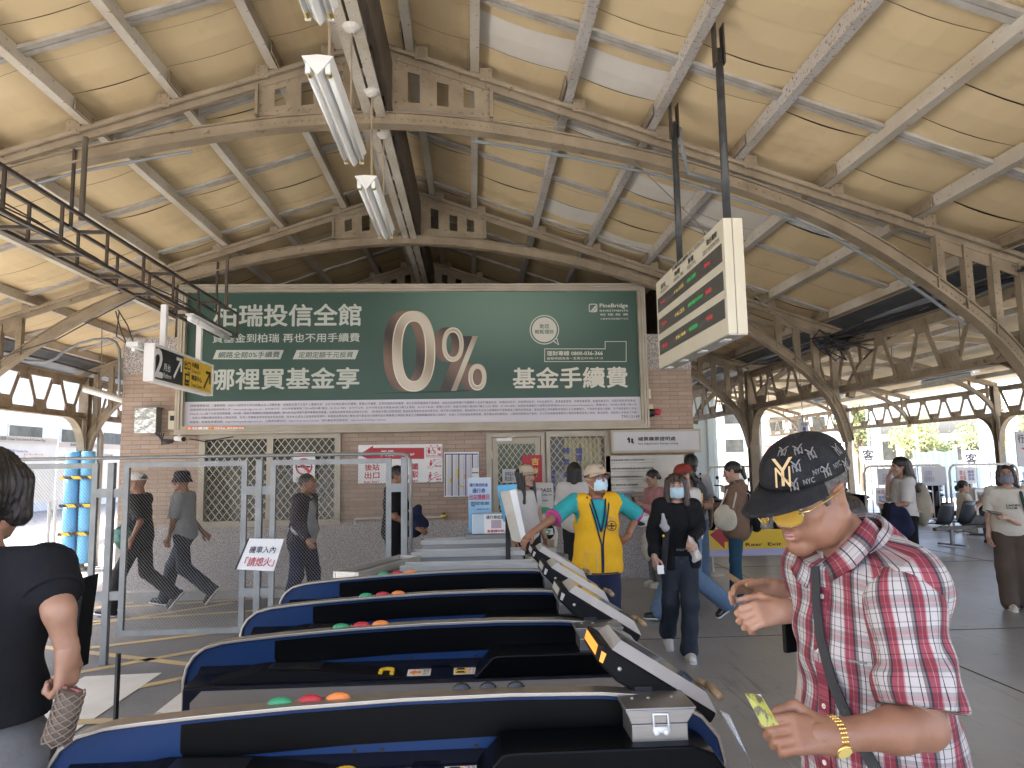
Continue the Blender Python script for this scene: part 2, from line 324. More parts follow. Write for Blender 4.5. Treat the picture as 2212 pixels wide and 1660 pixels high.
# trusses
AR=[(0,4.83),(.6,4.80),(1.2,4.725),(1.9,4.60),(2.72,4.43),(3.57,4.16),(4.31,3.86),(4.82,3.54),(5.18,3.29),(5.61,2.96),(5.95,2.62),(6.12,2.3),(6.2,1.9)]
def truss(y,label):
    t=thing('roof_truss',label,'roof truss',(X0,y,2),group='arched trusses of the hall roof')
    for sd in (-1,1):
        g=MB(); p0=V((X0,y,ZT-.06)); p1=V((X0+sd*6.5,y,zr(6.5)-.06))
        g.bar(p0+V((0,0,.05)),p1+V((0,0,.05)),.13,.014,(0,0,1)); g.bar(p0+V((0,.012,0)),p1+V((0,.012,0)),.012,.1); g.bar(p0-V((0,.012,0)),p1-V((0,.012,0)),.012,.1)
        g.tube([p0+V((0,-.05,.03)),p1+V((0,-.05,.03))],.022,6)
        for o in (1.25,1.33,3.0,3.1,3.2,3.3,3.4,4.9,5.0,5.1,5.2): g.rivet((X0+sd*o,y-.02,zr(o)-.05),(0,-1,0))
        g.build('rafter','steel',t)
        # apex gusset with openings
        g=MB(); g.k=0; pl=[(.15,4.965),(1.08,4.90),(1.08,5.2),(.15,5.5)]
        g.plate([(sd*a,b) for a,b in pl],[(.16,.28,.2,.8),(.45,.57,.2,.75),(.72,.83,.25,.75)],(X0,y-.008,0),(1,0,0),(0,0,1),(0,.016,0))
        for q in (-.03,.02):
            g.bar((X0+sd*.15,y+q,4.97),(X0+sd*.15,y+q,5.5),.03,.03,(1,0,0)); g.bar((X0+sd*1.08,y+q,4.9),(X0+sd*1.08,y+q,5.2),.03,.03,(1,0,0))
        for k in range(9):
            o=.2+k*.1; g.rivet((X0+sd*o,y-.01,5.46-.33*(o-.15)),(0,-1,0)); g.rivet((X0+sd*o,y-.01,4.99-.05*(o-.15)),(0,-1,0))
        for k in range(4): g.rivet((X0+sd*.19,y-.01,5.05+k*.11),(0,-1,0)); g.rivet((X0+sd*1.05,y-.01,4.95+k*.06),(0,-1,0))
        g.build('gusset_plate','steel',t)
        # knee: posts, web plate with openings
        g=MB(); a0,a1=5.32,6.12
        zb=lambda o: float(np.interp(o,[p[0] for p in AR],[p[1] for p in AR]))+.1
        nst=4
        for k in range(nst):
            o=a0+(a1-a0)*k/(nst-1); g.bb(X0+sd*o-.045,X0+sd*o+.045,y-.008,y+.008,zb(o)-.04,zr(o)-.05)
            g.bb(X0+sd*(o-.05),X0+sd*(o-.04),y-.04,y+.04,zb(o)-.02,zr(o)-.08)
            for z in np.arange(zb(o),zr(o)-.1,.1): g.rivet((X0+sd*o,y-.01,z),(0,-1,0),.011)
        g.bar((X0+sd*a0,y,zr(a0)-.16),(X0+sd*a1,y,zr(a1)-.16),.02,.12)
        g.build('knee_web','steel',t)
        for i,o in enumerate(PO[:-1]):
            g=MB(); x=X0+sd*o; z=zr(o)
            g.bb(x+sd*.05,x+sd*.17,y-.068,y-.06,z-.09,z+.035); g.bb(x+sd*.05,x+sd*.058,y-.075,y+.06,z,z+.1)
            for a in (.08,.14):
                for b in (-.06,.01): g.rivet((x+sd*a,y-.068,z+b),(0,-1,0),.011)
            g.build('purlin_clip','steel',t)
    g=MB(); pts=[(-o,z) for o,z in AR[::-1]]+[(o,z) for o,z in AR[1:]]
    # smooth the arch
    P=[]
    for i in range(len(pts)-1):
        for k in range(5): P.append((pts[i][0]+(pts[i+1][0]-pts[i][0])*k/5,pts[i][1]+(pts[i+1][1]-pts[i][1])*k/5))
    P.append(pts[-1]); P=np.array(P)
    for _ in range(14): P[1:-1]=(P[:-2]+2*P[1:-1]+P[2:])/4
    nrm=np.gradient(P,axis=0); nrm=np.stack([-nrm[:,1],nrm[:,0]],1); nrm/=np.linalg.norm(nrm,axis=1)[:,None]
    for (ya,yb,da,db) in ((-.065,.065,0,.014),(-.012,.012,.014,.12),(-.04,.04,.12,.132)):
        A=P+nrm*da; B=P+nrm*db
        vs=[]; 
        for (a,b) in zip(A,B): vs+=[(X0+a[0],y+ya,a[1]),(X0+b[0],y+ya,b[1]),(X0+b[0],y+yb,b[1]),(X0+a[0],y+yb,a[1])]
        n=len(A); fs=[(4*i+k,4*i+4+k,4*i+4+(k+1)%4,4*i+(k+1)%4) for i in range(n-1) for k in range(4)]+[(0,1,2,3),(4*n-1,4*n-2,4*n-3,4*n-4)]
        g.add(vs,fs)
    Q=P+nrm*.075
    for i in range(len(Q)):
        x=Q[i][0]
        if abs(x)<1.15 or abs(x)>5.2 or 3.2<abs(x)<3.8:
            m=(Q[i]+Q[min(i+1,len(Q)-1)])/2
            g.rivet((X0+x,y-.012,Q[i][1]),(0,-1,0)); g.rivet((X0+m[0],y-.012,m[1]),(0,-1,0))
    g.bb(X0-.3,X0+.3,y-.014,y+.014,4.84,4.955)
    for k in range(7): g.rivet((X0-.27+.09*k,y-.015,4.93),(0,-1,0))
    g.build('arch_chord','steel',t,smooth=False)
    return t
TL=['arched steel truss nearest the camera overhead','riveted arched truss crossing overhead behind the largest hanging lamp','riveted arched truss just in front of the green billboard','dim arched truss behind the top of the billboard']
for i,y in enumerate(TY[:4]):
    if i>0: truss(y,TL[i])
# side girders with columns
def girder(x,y0,y1,name,label,zb=2.63,zt=3.36,mat='steel',pitch=.9,group=None,cols=()):
    t=thing('lattice_girder',label,'girder',(x,y0,zb),group=group)
    g=MB(); g.bb(x-.07,x+.07,y0,y1,zb-.012,zb); g.bb(x-.012,x+.012,y0,y1,zb,zb+.1)
    for y in np.arange(y0+.05,y1,.09):
        g.rivet((x-.012,y,zb+.05),(-1,0,0),.011); g.rivet((x+.012,y,zb+.05),(1,0,0),.011) if y<16 else None
    g.build('bottom_chord',mat,t)
    g=MB(); g.bb(x-.07,x+.07,y0,y1,zt,zt+.012); g.bb(x-.012,x+.012,y0,y1,zt-.11,zt)
    for y in np.arange(y0+.05,min(y1,16),.18): g.rivet((x-.012,y,zt-.06),(-1,0,0),.011); g.rivet((x+.012,y,zt-.06),(1,0,0),.011)
    g.build('top_chord',mat,t)
    n=max(1,round((y1-y0)/pitch)); p=(y1-y0)/n
    for k in range(n):
        a,b=y0+k*p,y0+(k+1)*p; m=(a+b)/2
        g=MB(); g.bar((x+.02,a+.06,zt-.05),(x+.02,m-.1,zb+.06),.075,.012,(1,0,0)); g.bar((x-.02,m+.1,zb+.06),(x-.02,b-.06,zt-.05),.075,.012,(1,0,0)); g.build('diagonal',mat,t)
        g=MB(); g.prism([(m-.2,zb),(m+.2,zb),(m+.16,zb+.24),(m-.16,zb+.24)],(x-.008,0,0),(0,1,0),(0,0,1),(.016,0,0))
        for dy in (-.12,-.04,.04,.12):
            for s_ in (-1,1): g.rivet((x+s_*.008,m+dy,zb+.16),(s_,0,0),.012)
        g.build('gusset_plate',mat,t); g=MB(); g.prism([(a-.16,zt),(a+.16,zt),(a+.13,zt-.2),(a-.13,zt-.2)],(x-.008,0,0),(0,1,0),(0,0,1),(.016,0,0))
        g.build('gusset_plate',mat,t)
    for c in cols:
        for s_ in (-1,1):
            if not y0<=c+s_*.5<=y1: continue
            g=MB(); pr=[]
            for k in range(9):
                a=pi/2*k/8; pr.append((c+s_*(.1+.6*(1-math.sin(a))),zb-.6*(1-math.cos(a))))
            for (a,b) in zip(pr[:-1],pr[1:]): g.bar((x,a[0],a[1]),(x,b[0],b[1]),.14,.014,(0,0,1))
            q=[(c+s_*.1,zb)]+pr[::-1]; g.prism(q,(x-.006,0,0),(0,1,0),(0,0,1),(.012,0,0))
            g.build('haunch',mat,t)
    return t
def column(x,y,label,mat='steel',top=3.4,group='steel columns carrying the canopy',base=0,pipe=True):
    t=thing('steel_column',label,'column',(x,y,base),group=group)
    g=MB(); g.bb(x-.085,x+.085,y-.075,y-.063,base,top); g.bb(x-.085,x+.085,y+.063,y+.075,base,top); g.bb(x-.012,x+.012,y-.063,y+.063,base,top)
    for z in np.arange(base+.2,top,.14):
        for a in(-.055,.055): g.rivet((x+a,y-.075,z),(0,-1,0),.011)
    g.build('shaft',mat,t); g=MB(); g.bb(x-.2,x+.2,y-.2,y+.2,base,base+.05); g.build('base_plate',mat,t)
    if pipe:
        g=MB(); g.tube([(x+.12,y+.2,top-.1),(x+.12,y+.2,2.5),(x+.2,y+.2,2.3),(x+.2,y+.2,base+.02)],.06,10); g.build('drain_pipe','alu',t,smooth=True)
    return t
XR,XL=X0+HS,X0-HS
girder(XR,-.9,6.3,'g','riveted lattice girder above the concourse side, bay nearest the viewer',group='lattice girders',cols=(6.35,))
girder(XR,6.4,13.5,'g','riveted lattice girder above the concourse, behind the train information board',group='lattice girders',cols=(6.35,13.55))
girder(XR,13.6,26,'g','dark lattice girder farther down the concourse beyond the brick building',group='lattice girders',cols=(13.55,20.75))
girder(XL,2.8,13.5,'g','pale lattice girder above the road on the bus map side',group='lattice girders',cols=(6.35,13.55))
girder(XL,13.6,26,'g','pale lattice girder above the road beyond the padded column',group='lattice girders',cols=(13.55,20.75))
column(XR,13.55,'riveted steel column on the concourse behind the man in the black cap'); column(XR,6.35,'steel column just beyond the frame edge beside the woman in a mask'); column(XR,20.75,'far steel column in line with the concourse girder'); 
cl=column(XL,13.55,'steel column wrapped in blue foam pads with striped tape beside the road',base=ZR)
for dx in (-.11,.17):
    g=MB()
    for z0,z1 in ((.12,.62),(.68,1.12),(1.18,1.62),(1.68,2.12)): g.lathe([(.10,z0),(.115,z0+.02),(.115,z1-.02),(.10,z1)],(XL+dx,13.42,ZR),14)
    g.build('foam_pad','padblue',cl,smooth=True)
def hazard():
    mt,t,b=newmat('hazard'); tc=N(t,'ShaderNodeTexCoord'); wv=N(t,'ShaderNodeTexWave',wave_type='BANDS',bands_direction='DIAGONAL',i_Scale=2.2); t.links.new(tc.outputs['Object'],wv.inputs['Vector'])
    r=N(t,'ShaderNodeMath',operation='GREATER_THAN',i_1=.5); t.links.new(wv.outputs[1],r.inputs[0]); t.links.new(mixc(t,r.outputs[0],(.8,.48,.02),(.02,.02,.02)),b.inputs['Base Color'])
hazard()
for z in (.63,1.13,1.63):
    g=MB(); g.bb(XL-.24,XL+.30,13.29,13.30,z+ZR-.01,z+ZR+.045); g.bb(XL-.24,XL+.3,13.54,13.55,z+ZR-.01,z+ZR+.045); g.bb(XL-.24,XL-.23,13.3,13.54,z+ZR-.01,z+ZR+.045); g.bb(XL+.29,XL+.3,13.3,13.54,z+ZR-.01,z+ZR+.045); g.build('hazard_tape','hazard',cl)
column(XL,20.75,'far pale column beyond the padded column',base=ZR); column(XL,6.35,'steel column beyond the left of the frame by the road',base=ZR)
# ==== platform canopy beyond the concourse (second bay)
XB=13.15; RB=9.3
M('ceil2',(.74,.63,.42),.65,c2=(.66,.54,.34),sc=1.2); M('steel2',(.30,.235,.145),.6,c2=(.21,.16,.10),sc=2)
g=MB()
for sd in (-1,1):
    for k in range(75):
        y=-2.2+k*.45
        g.add([(RB,y,4.65),(RB+sd*3.95,y,3.62),(RB+sd*3.95,y+.44,3.62),(RB,y+.44,4.65)],[(0,1,2,3)])
    g.add([(RB,-2.2,4.7),(RB+sd*4.3,-2.2,3.6),(RB+sd*4.3,31.5,3.6),(RB,31.5,4.7)],[(0,1,2,3)])
o=g.build('ceiling','ceil2'); tag(o,kind='structure')
for i,y in enumerate((2.75,6.35,9.95,13.55,17.15,20.75,24.35,27.95)):
    t=thing('roof_truss',f'{ORD[i]} arched truss of the platform canopy counted from the camera','roof truss',(RB,y,2.6),group='trusses of the platform canopy')
    for sd in (-1,1):
        g=MB(); g.bar((RB,y,4.42),(RB+sd*3.9,y,3.42),.1,.12); g.build('rafter','steel2',t)
    g=MB(); pts=[(RB+3.85*math.sin(a),y,2.55+1.45*math.cos(a)**1.0) for a in np.linspace(-pi/2,pi/2,21)]
    for a,b in zip(pts[:-1],pts[1:]): g.bar(a,b,.1,.09)
    g.build('arch_chord','steel2',t)
    for sd in (-1,1):
        for q in (2.7,3.2,3.65): g=MB(); g.bar((RB+sd*q,y,2.6+1.35*math.sqrt(max(0,1-(q/3.85)**2))),(RB+sd*q,y,4.4-.257*q),.09,.02); g.build('knee_web','steel2',t)
for i,o in enumerate((-3.4,-2.5,-1.6,-.7,.7,1.6,2.5,3.4)):
    t=thing('roof_purlin',f'{ORD[i]} purlin of the platform canopy counted from the concourse side','roof beam',(RB+o,0,4),group='purlins of the platform canopy')
    g=MB(); z=4.55-.257*abs(o)-.06; g.bb(RB+o-.035,RB+o+.035,-2.2,31,z-.05,z+.06); g.build('beam','batten',t)
girder(XB,-.9,17,'g','lattice girder at the platform edge, near stretch',mat='steel2',group='lattice girders',cols=(2.75,9.95,17.15))
girder(XB,17.3,31,'g','lattice girder at the platform edge, far stretch',mat='steel2',group='lattice girders',cols=(17.15,24.35))
for y,l in ((9.95,'platform edge column outside the frame edge'),(17.15,'platform edge column behind the seated woman'),(24.35,'distant platform edge column in the row')): column(XB,y,l,'steel2')
t=thing('lamp_conduit','long pale lamp rail with tube lights hung under the platform canopy','lamp rail',(7.5,5,2.95))
g=MB(); g.bb(7.46,7.54,4.6,26,2.96,3.04); g.build('rail','offwhite',t)
for y in (6.5,10.2,14,18): g=MB(); g.tube([(7.5,y,2.9),(7.5,y+1.2,2.9)],.03,8); g.bb(7.42,7.58,y-.05,y+1.25,2.93,2.958); g.build('tube_light','tube',t)
g=MB()
for y in np.arange(5,26,1.8): g.tube([(7.5,y,3.04),(7.5,y,3.12)],.03,8); g.tube([(7.5,y,3.1),(7.5,y,4.0)],.006,5)
g.build('hanger','cable',t)
# ==== the brick ticket building
WY=10.4
def sp(x,y,Y): return at(x*.93570,y*.93570,Y)
def ZM(ox,oy,k,Y):
    def f(x,y,d=0): return sp(ox+x*k,oy+y*k,Y+d)
    return f
def rectbox(g,x0,x1,z0,z1,y0,y1): g.bb(x0,x1,y0,y1,z0,z1)
def diamond(g,x0,x1,z0,z1,y,cw,ch,w=.008):
    k=ch/cw
    for s in (1,-1):
        n=int(((z1-z0)/k+(x1-x0))/cw)+2
        for i in range(-n,n+1):
            # line z = z0 + s*k*(x-xs)
            xs=x0+i*cw; pts=[]
            for x in (x0,x1):
                z=z0+s*k*(x-xs)
                if z0<=z<=z1: pts.append((x,z))
            for z in (z0,z1):
                x=xs+s*(z-z0)/k
                if x0<x<x1: pts.append((x,z))
            if len(pts)>=2 and abs(pts[0][0]-pts[1][0])>.02: g.bar((pts[0][0],y+.004*s,pts[0][1]),(pts[1][0],y+.004*s,pts[1][1]),w,w,(0,1,0))
bld=thing('brick_building','small brick station office with pebble stone base and roof band','building',(0,WY,0))
BX0,BX1=-5.0,3.27
holes=[(-3.86,-1.93,.88,2.14),(.19,1.065,-.1,2.125),(1.07,1.975,.86,2.11)]
def facade(z0,z1,yf,mat,name):
    g=MB(); hs=[((h[0]-BX0)/(BX1-BX0),(h[1]-BX0)/(BX1-BX0),max(0,(h[2]-z0)/(z1-z0)),min(1,(h[3]-z0)/(z1-z0))) for h in holes if h[2]<z1-.01 and h[3]>z0+.01]
    g.plate([(BX0,z0),(BX1,z0),(BX1,z1),(BX0,z1)],hs,(0,yf,0),(1,0,0),(0,0,1),(0,.25,0))
    g.bb(BX0,BX0+.25,yf+.25,yf+9,z0,z1); g.bb(BX1-.25,BX1,yf+.25,yf+9,z0,z1); return g.build(name,mat,bld)
facade(-.1,.88,WY-.02,'granite','stone_base'); facade(.88,3.04,WY,'brick','brick_wall'); facade(3.04,3.57,WY-.025,'granite','stone_band')
g=MB(); g.bb(BX0+.05,BX1-.05,WY+.1,WY+9,3.45,3.5); g.bb(BX0+.3,BX1-.3,WY+2.2,WY+2.3,-.1,3.4); g.build('roof','plaster',bld)
g=MB()  # added partitions blocking side light, so the ceiling behind the billboard stays dark
for x in (-4.35,2.95):
    zt_=zr(abs(x-X0))+.1; g.bb(x-.03,x+.03,WY+.2,WY+9,3.5,zt_)
x0_,x1_=-4.35,2.95; g.prism([(x0_,3.5),(x1_,3.5),(x1_,zr(x1_-X0)+.1),(X0,ZT+.1),(x0_,zr(X0-x0_)+.1)],(0,WY+7,0),(1,0,0),(0,0,1),(0,.05,0)); g.build('added_light_baffle','steel_dark',bld)
def window(x0,x1,z0,z1,glassmat,mull,label_glass=None,cw=.105,ch=.135,sill=True):
    f=MB(); w=.055
    f.bb(x0-.03,x1+.03,WY-.05,WY+.03,z1-w,z1+.03); f.bb(x0-.03,x1+.03,WY-.05,WY+.03,z0-.03,z0+w); f.bb(x0-.03,x0+w,WY-.05,WY+.03,z0+w,z1-w); f.bb(x1-w,x1+.03,WY-.05,WY+.03,z0+w,z1-w)
    for m in mull: f.bb(m-.045,m+.045,WY-.045,WY+.03,z0+w,z1-w)
    fo=f.build('window',"alufr",bld,bevel=.004)
    g=MB(); g.bb(x0+w,x1-w,WY+.06,WY+.07,z0+w,z1-w); g.build('pane',glassmat,fo)
    g=MB(); xs=[x0+w]+[c for m in mull for c in (m-.045,m+.045)]+[x1-w]
    for a,b in zip(xs[::2],xs[1::2]): diamond(g,a,b,z0+w,z1-w,WY-.01,cw,ch,.0085)
    g.build('diamond_grille','grille',fo); return fo
wf=window(-3.86,-1.93,.88,2.14,'glassdark',[-2.9])
g=MB(); g.bb(-2.8,-2.0,WY+.04,WY+.045,1.62,1.66)
for k in range(7): g.ell((-2.75+k*.11,WY+.05,1.42+.12*math.sin(k*2.1)),(.06,.008,.09))
g.build('shelf_clutter','roomgrey',wf)
tw=window(1.07,1.975,.86,2.11,'roomgrey',[],cw=.098,ch=.125)
g=MB()
for k in range(9): g.tube([(1.36+k*.062,WY+.05+.008*(k%2),2.04),(1.36+k*.062,WY+.05+.008*(k%2),1.5)],.034,8)
g.build('curtain','curtain',tw,smooth=True)
g=MB(); g.bb(1.13,1.92,WY+.035,WY+.045,.92,1.55); M('winpale',(.36,.37,.40),.25,c2=(.27,.28,.30),sc=3); g.build('frosted_screen','winpale',tw)
Zt=ZM(1050,990,.2048,WY-.03)
def txt(name,s,Zf,x0,x1,y0,y1,mat,parent,bold=0,d=0,**k):
    a=Zf(x0,y1,d); b=Zf(x1,y0,d)
    return text(name,s,(a.x,a.y,a.z),*XZ,b.x-a.x,b.z-a.z,mat,parent,bold,**k)
for s,x,y in (('補',1225,215),('票',1225,345),('處',1225,480),('購',1370,220),('票',1370,300)): txt('blue_lettering',s,Zt,x,x+65,y,y+68,'bluetxt',tw,.02)
for s,x,y in (('敬請',1035,475),('補票',1035,530),('後進',1035,580),('站',1085,640)): txt('blue_lettering',s,Zt,x if len(s)>1 else x,x+(95 if len(s)>1 else 45),y,y+45,'bluetxt',tw,.02)
# door
dr=MB(); dr.bb(.19,.27,WY-.05,WY+.05,0,2.125); dr.bb(.985,1.065,WY-.05,WY+.05,0,2.125); dr.bb(.27,.985,WY-.05,WY+.05,2.06,2.125)
dr.bb(.275,.36,WY-.03,WY+.02,.01,2.055); dr.bb(.90,.98,WY-.03,WY+.02,.01,2.055); dr.bb(.36,.90,WY-.03,WY+.02,1.96,2.055); dr.bb(.36,.90,WY-.03,WY+.02,.01,.12); dr.bb(.36,.9,WY-.03,WY+.02,.78,.88)
do=dr.build('door','alufr',bld,bevel=.004)
g=MB(); g.bb(.36,.9,WY+.0,WY+.008,.12,1.96); g.build('pane','glassgreen',do)
g=MB(); diamond(g,.36,.9,.88,1.96,WY-.02,.085,.115,.007); g.build('diamond_grille','grille',do)
g=MB(); g.bb(.34,.56,WY-.09,WY-.03,2.0,2.045); g.bar((.5,WY-.06,2.05),(.62,WY-.1,2.07),.02,.012); g.build('door_closer','alu',do)
for z in (1.75,.4): g=MB(); g.tube([(.272,WY-.05,z),(.272,WY-.05,z+.12)],.014,8); g.build('hinge','grille',do)
# parapet box for the roof edge behind the billboard
def paper(name,label,cat,Zf,x0,x1,y0,y1,mat,th=.006,d=0):
    a=Zf(x0,y1,d); b=Zf(x1,y0,d); t=thing(name,label,cat,(a.x,a.y,a.z)); g=MB(); g.bb(a.x,b.x,a.y,a.y+th,a.z,b.z); g.build('sheet',mat,t); return t
def shape(Zf,pts,d=0): return [tuple(Zf(x,y,d)) for x,y in pts]
def disc(Zf,cx,cy,rx,ry,d=0,n=28,a0=0,a1=2*pi): return shape(Zf,[(cx+rx*math.cos(a0+(a1-a0)*k/n),cy+ry*math.sin(a0+(a1-a0)*k/n)) for k in range(n)],d)
def ring(g,Zf,cx,cy,rx,ry,ix,iy,d=0,n=48,dx=0,ex=2.0):
    def se(c,p): return math.copysign(abs(c)**(2/p),c)
    o=shape(Zf,[(cx+rx*se(math.cos(2*pi*k/n),ex),cy+ry*se(math.sin(2*pi*k/n),ex)) for k in range(n)],d); i=shape(Zf,[(cx+dx+ix*se(math.cos(2*pi*k/n),ex),cy+iy*se(math.sin(2*pi*k/n),ex)) for k in range(n)],d)
    g.add(o+i,[(k,(k+1)%n,n+(k+1)%n,n+k) for k in range(n)])
# ==== the advertising billboard
BY=10.22
bb=thing('billboard','wide green advertising billboard in a pale ribbed frame above the windows','billboard',(-.8,BY,2.16))
g=MB()
def framepiece(x0,x1,z0,z1): # mitred ribbed frame
    for k,(a,b,dy) in enumerate(((0,.26,.0),(.26,.34,.02),(.34,.6,-.012),(.6,.68,.012),(.68,.93,.0),(.93,1.0,-.02))):
        w=.115; o,i=a*w,b*w; X0_,X1_,Z0_,Z1_=x0+o,x1-o,z0+o,z1-o; X0i,X1i,Z0i,Z1i=x0+i,x1-i,z0+i,z1-i; y=BY+dy-.03; yb=BY+.1
        for q in (((X0_,Z1_),(X1_,Z1_),(X1i,Z1i),(X0i,Z1i)),((X0_,Z0_),(X0i,Z0i),(X1i,Z0i),(X1_,Z0_)),((X0_,Z0_),(X0_,Z1_),(X0i,Z1i),(X0i,Z0i)),((X1_,Z0_),(X1i,Z0i),(X1i,Z1i),(X1_,Z1_))):
            g.prism(q,(0,y,0),(1,0,0),(0,0,1),(0,yb-y,0))
framepiece(-4.18,2.565,2.155,4.305)
for x in np.arange(-3.9,2.4,.32): g.rivet((x,BY-.05,4.197),(0,-1,0),.008); g.rivet((x,BY-.05,2.262),(0,-1,0),.008)
g.build('frame','alufr',bb)
g=MB(); g.bb(-4.1,2.5,BY+.06,WY-.03,2.2,4.29); g.build('backing_box','alu',bb)
def greenmat():
    mt,t,b=newmat('billgreen'); tc=N(t,'ShaderNodeTexCoord'); mp=N(t,'ShaderNodeMapping'); mp.inputs['Location'].default_value=(-.55,0,-1.5); mp.inputs['Scale'].default_value=(.42,0,.8)
    t.links.new(tc.outputs['Object'],mp.inputs[0]); ln=N(t,'ShaderNodeVectorMath',operation='LENGTH'); t.links.new(mp.outputs[0],ln.inputs[0])
    r=N(t,'ShaderNodeMapRange',interpolation_type='SMOOTHSTEP'); r.inputs[1].default_value=0.05; r.inputs[2].default_value=.95; t.links.new(ln.outputs[1],r.inputs[0])
    t.links.new(mixc(t,r.outputs[0],(.14,.24,.19),(.030,.078,.060)),b.inputs['Base Color']); b.inputs['Roughness'].default_value=.42
greenmat(); M('billtext',(.50,.54,.50),.5); M('billcream',(.62,.62,.54),.5); M('billwhite',(.60,.59,.66),.45)
def goldmat(nm,c0,c1,sx,sz):
    mt,t,b=newmat(nm); tc=N(t,'ShaderNodeTexCoord'); wv=N(t,'ShaderNodeTexWave',wave_type='BANDS',bands_direction='DIAGONAL',i_Scale=sx); wv.inputs['Distortion'].default_value=2.5; wv.inputs['Detail Scale'].default_value=.6
    t.links.new(tc.outputs['Object'],wv.inputs[0]); t.links.new(mixc(t,wv.outputs[1],c0,c1),b.inputs['Base Color']); b.inputs['Roughness'].default_value=.4
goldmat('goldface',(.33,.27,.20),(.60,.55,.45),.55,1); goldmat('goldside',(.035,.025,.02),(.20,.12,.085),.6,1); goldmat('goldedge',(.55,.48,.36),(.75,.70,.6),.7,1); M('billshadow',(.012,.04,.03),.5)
g=MB(); g.bb(-4.065,2.455,BY+.03,BY+.05,2.62,4.195); g.build('green_poster','billgreen',bb)
g=MB(); g.bb(-4.065,2.455,BY+.03,BY+.05,2.27,2.6195); g.build('white_strip','billwhite',bb)
ZA=ZM(420,640,.2228,BY+.028); Z5=ZM(780,590,.3617,BY+.028)
for s,x0,x1,y0,y1,b in (('柏瑞投信全館',330,1855,280,512,.022),('買基金到柏瑞 再也不用手續費',318,1842,580,682,.010),('哪裡買基金享',308,1835,938,1168,.022)): txt('headline',s,ZA,x0,x1,y0,y1,'billtext',bb,b)
for q in ([(358,757),(1056,757),(1020,852),(320,852)],[(1190,757),(1832,757),(1795,852),(1148,852)]): g=MB(); g.poly(*shape(ZA,q)); g.build('label_bar','billtext',bb)
M('billdark',(.03,.07,.055),.5)
txt('bar_lettering','網路全館0%手續費',ZA,372,1015,770,840,'billdark',bb,.006,d=-.003,shear=.15); txt('bar_lettering','定期定額千元投資',ZA,1205,1775,772,838,'billdark',bb,.006,d=-.003,shear=.15)
txt('headline','基金手續費',Z5,1120,1845,712,850,'billcream',bb,.022)
# 0% with its printed thickness
g=MB()
for k in range(14):
    f=(13-k)/13; d=-.0004*k
    ring(g,Z5,484-56*f,612,138,258,73,190,d,ex=2.35); ring(g,Z5,734-48*f,570,69,110,41,78,d,ex=2.2); ring(g,Z5,891-52*f,777,58,85,29,52,d,ex=2.2)
    g.poly(*shape(Z5,[(860-72*f,515),(895-72*f,515),(757-72*f,865),(722-72*f,865)],d))
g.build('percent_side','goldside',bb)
g=MB(); d=-.0066
ring(g,Z5,484,612,138,258,73,190,d,ex=2.35); ring(g,Z5,734,570,69,110,41,78,d,ex=2.2); ring(g,Z5,891,777,58,85,29,52,d,ex=2.2); g.poly(*shape(Z5,[(860,515),(895,515),(757,865),(722,865)],d)); g.build('percent_face','goldface',bb)
g=MB(); d=-.0076
for cx,cy,rx,ry,ix,iy,e in ((484,612,138,258,73,190,2.35),(734,570,69,110,41,78,2.2),(891,777,58,85,29,52,2.2)):
    ring(g,Z5,cx,cy,rx,ry,rx-7,ry-7,d,ex=e); ring(g,Z5,cx,cy,ix+8,iy+8,ix,iy,d,ex=e)
g.build('percent_rim','goldedge',bb)
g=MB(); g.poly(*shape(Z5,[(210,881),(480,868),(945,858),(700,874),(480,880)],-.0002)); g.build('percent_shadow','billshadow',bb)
g=MB(); ring(g,Z5,1318,475,94,94,88,88); g.poly(*shape(Z5,[(1372,548),(1378,544),(1411,571),(1409,573)])); g.poly(*shape(Z5,[(1392,528),(1398,526),(1412,571),(1408,570)])); g.poly(*disc(Z5,1318,475,79,79)); g.build('speech_bubble','billcream',bb)
txt('bubble_lettering','助您',Z5,1288,1348,438,467,'billdark',bb,.006,d=-.003); txt('bubble_lettering','輕鬆理財',Z5,1258,1378,474,502,'billdark',bb,.006,d=-.003)
g=MB()
for q in ((1318,595,1708,599),(1318,676,1842,680),(1318,599,1322,676),(1838,548,1842,676),(1708,548,1842,552),(1704,548,1708,599)): g.poly(*shape(Z5,[(q[0],q[1]),(q[2],q[1]),(q[2],q[3]),(q[0],q[3])]))
g.build('phone_box','billcream',bb)
txt('phone_lettering','理財專線 0800-036-366',Z5,1335,1690,608,641,'billcream',bb,.016); txt('phone_lettering','服務時間為周一至周五09:00-17:15',Z5,1335,1690,647,667,'billcream',bb,.004,sp=1.1)
g=MB(); ring(g,Z5,1629,336,27,27,22,22,ex=5); g.poly(*shape(Z5,[(1612,356),(1646,318),(1650,330),(1626,356)])); g.poly(*shape(Z5,[(1630,357),(1652,334),(1652,350),(1642,358)])); g.build('logo_mark','billcream',bb)
for s,x0,x1,y0,y1,b in (('PineBridge',1672,1850,308,340,.02),('INVESTMENTS',1672,1852,347,360,.012),('柏 瑞 投 資',1674,1852,370,385,.006),('大都會投資管理旗下公司',1674,1852,399,411,0)): txt('logo_lettering',s,Z5,x0,x1,y0,y1,'billcream',bb,b)
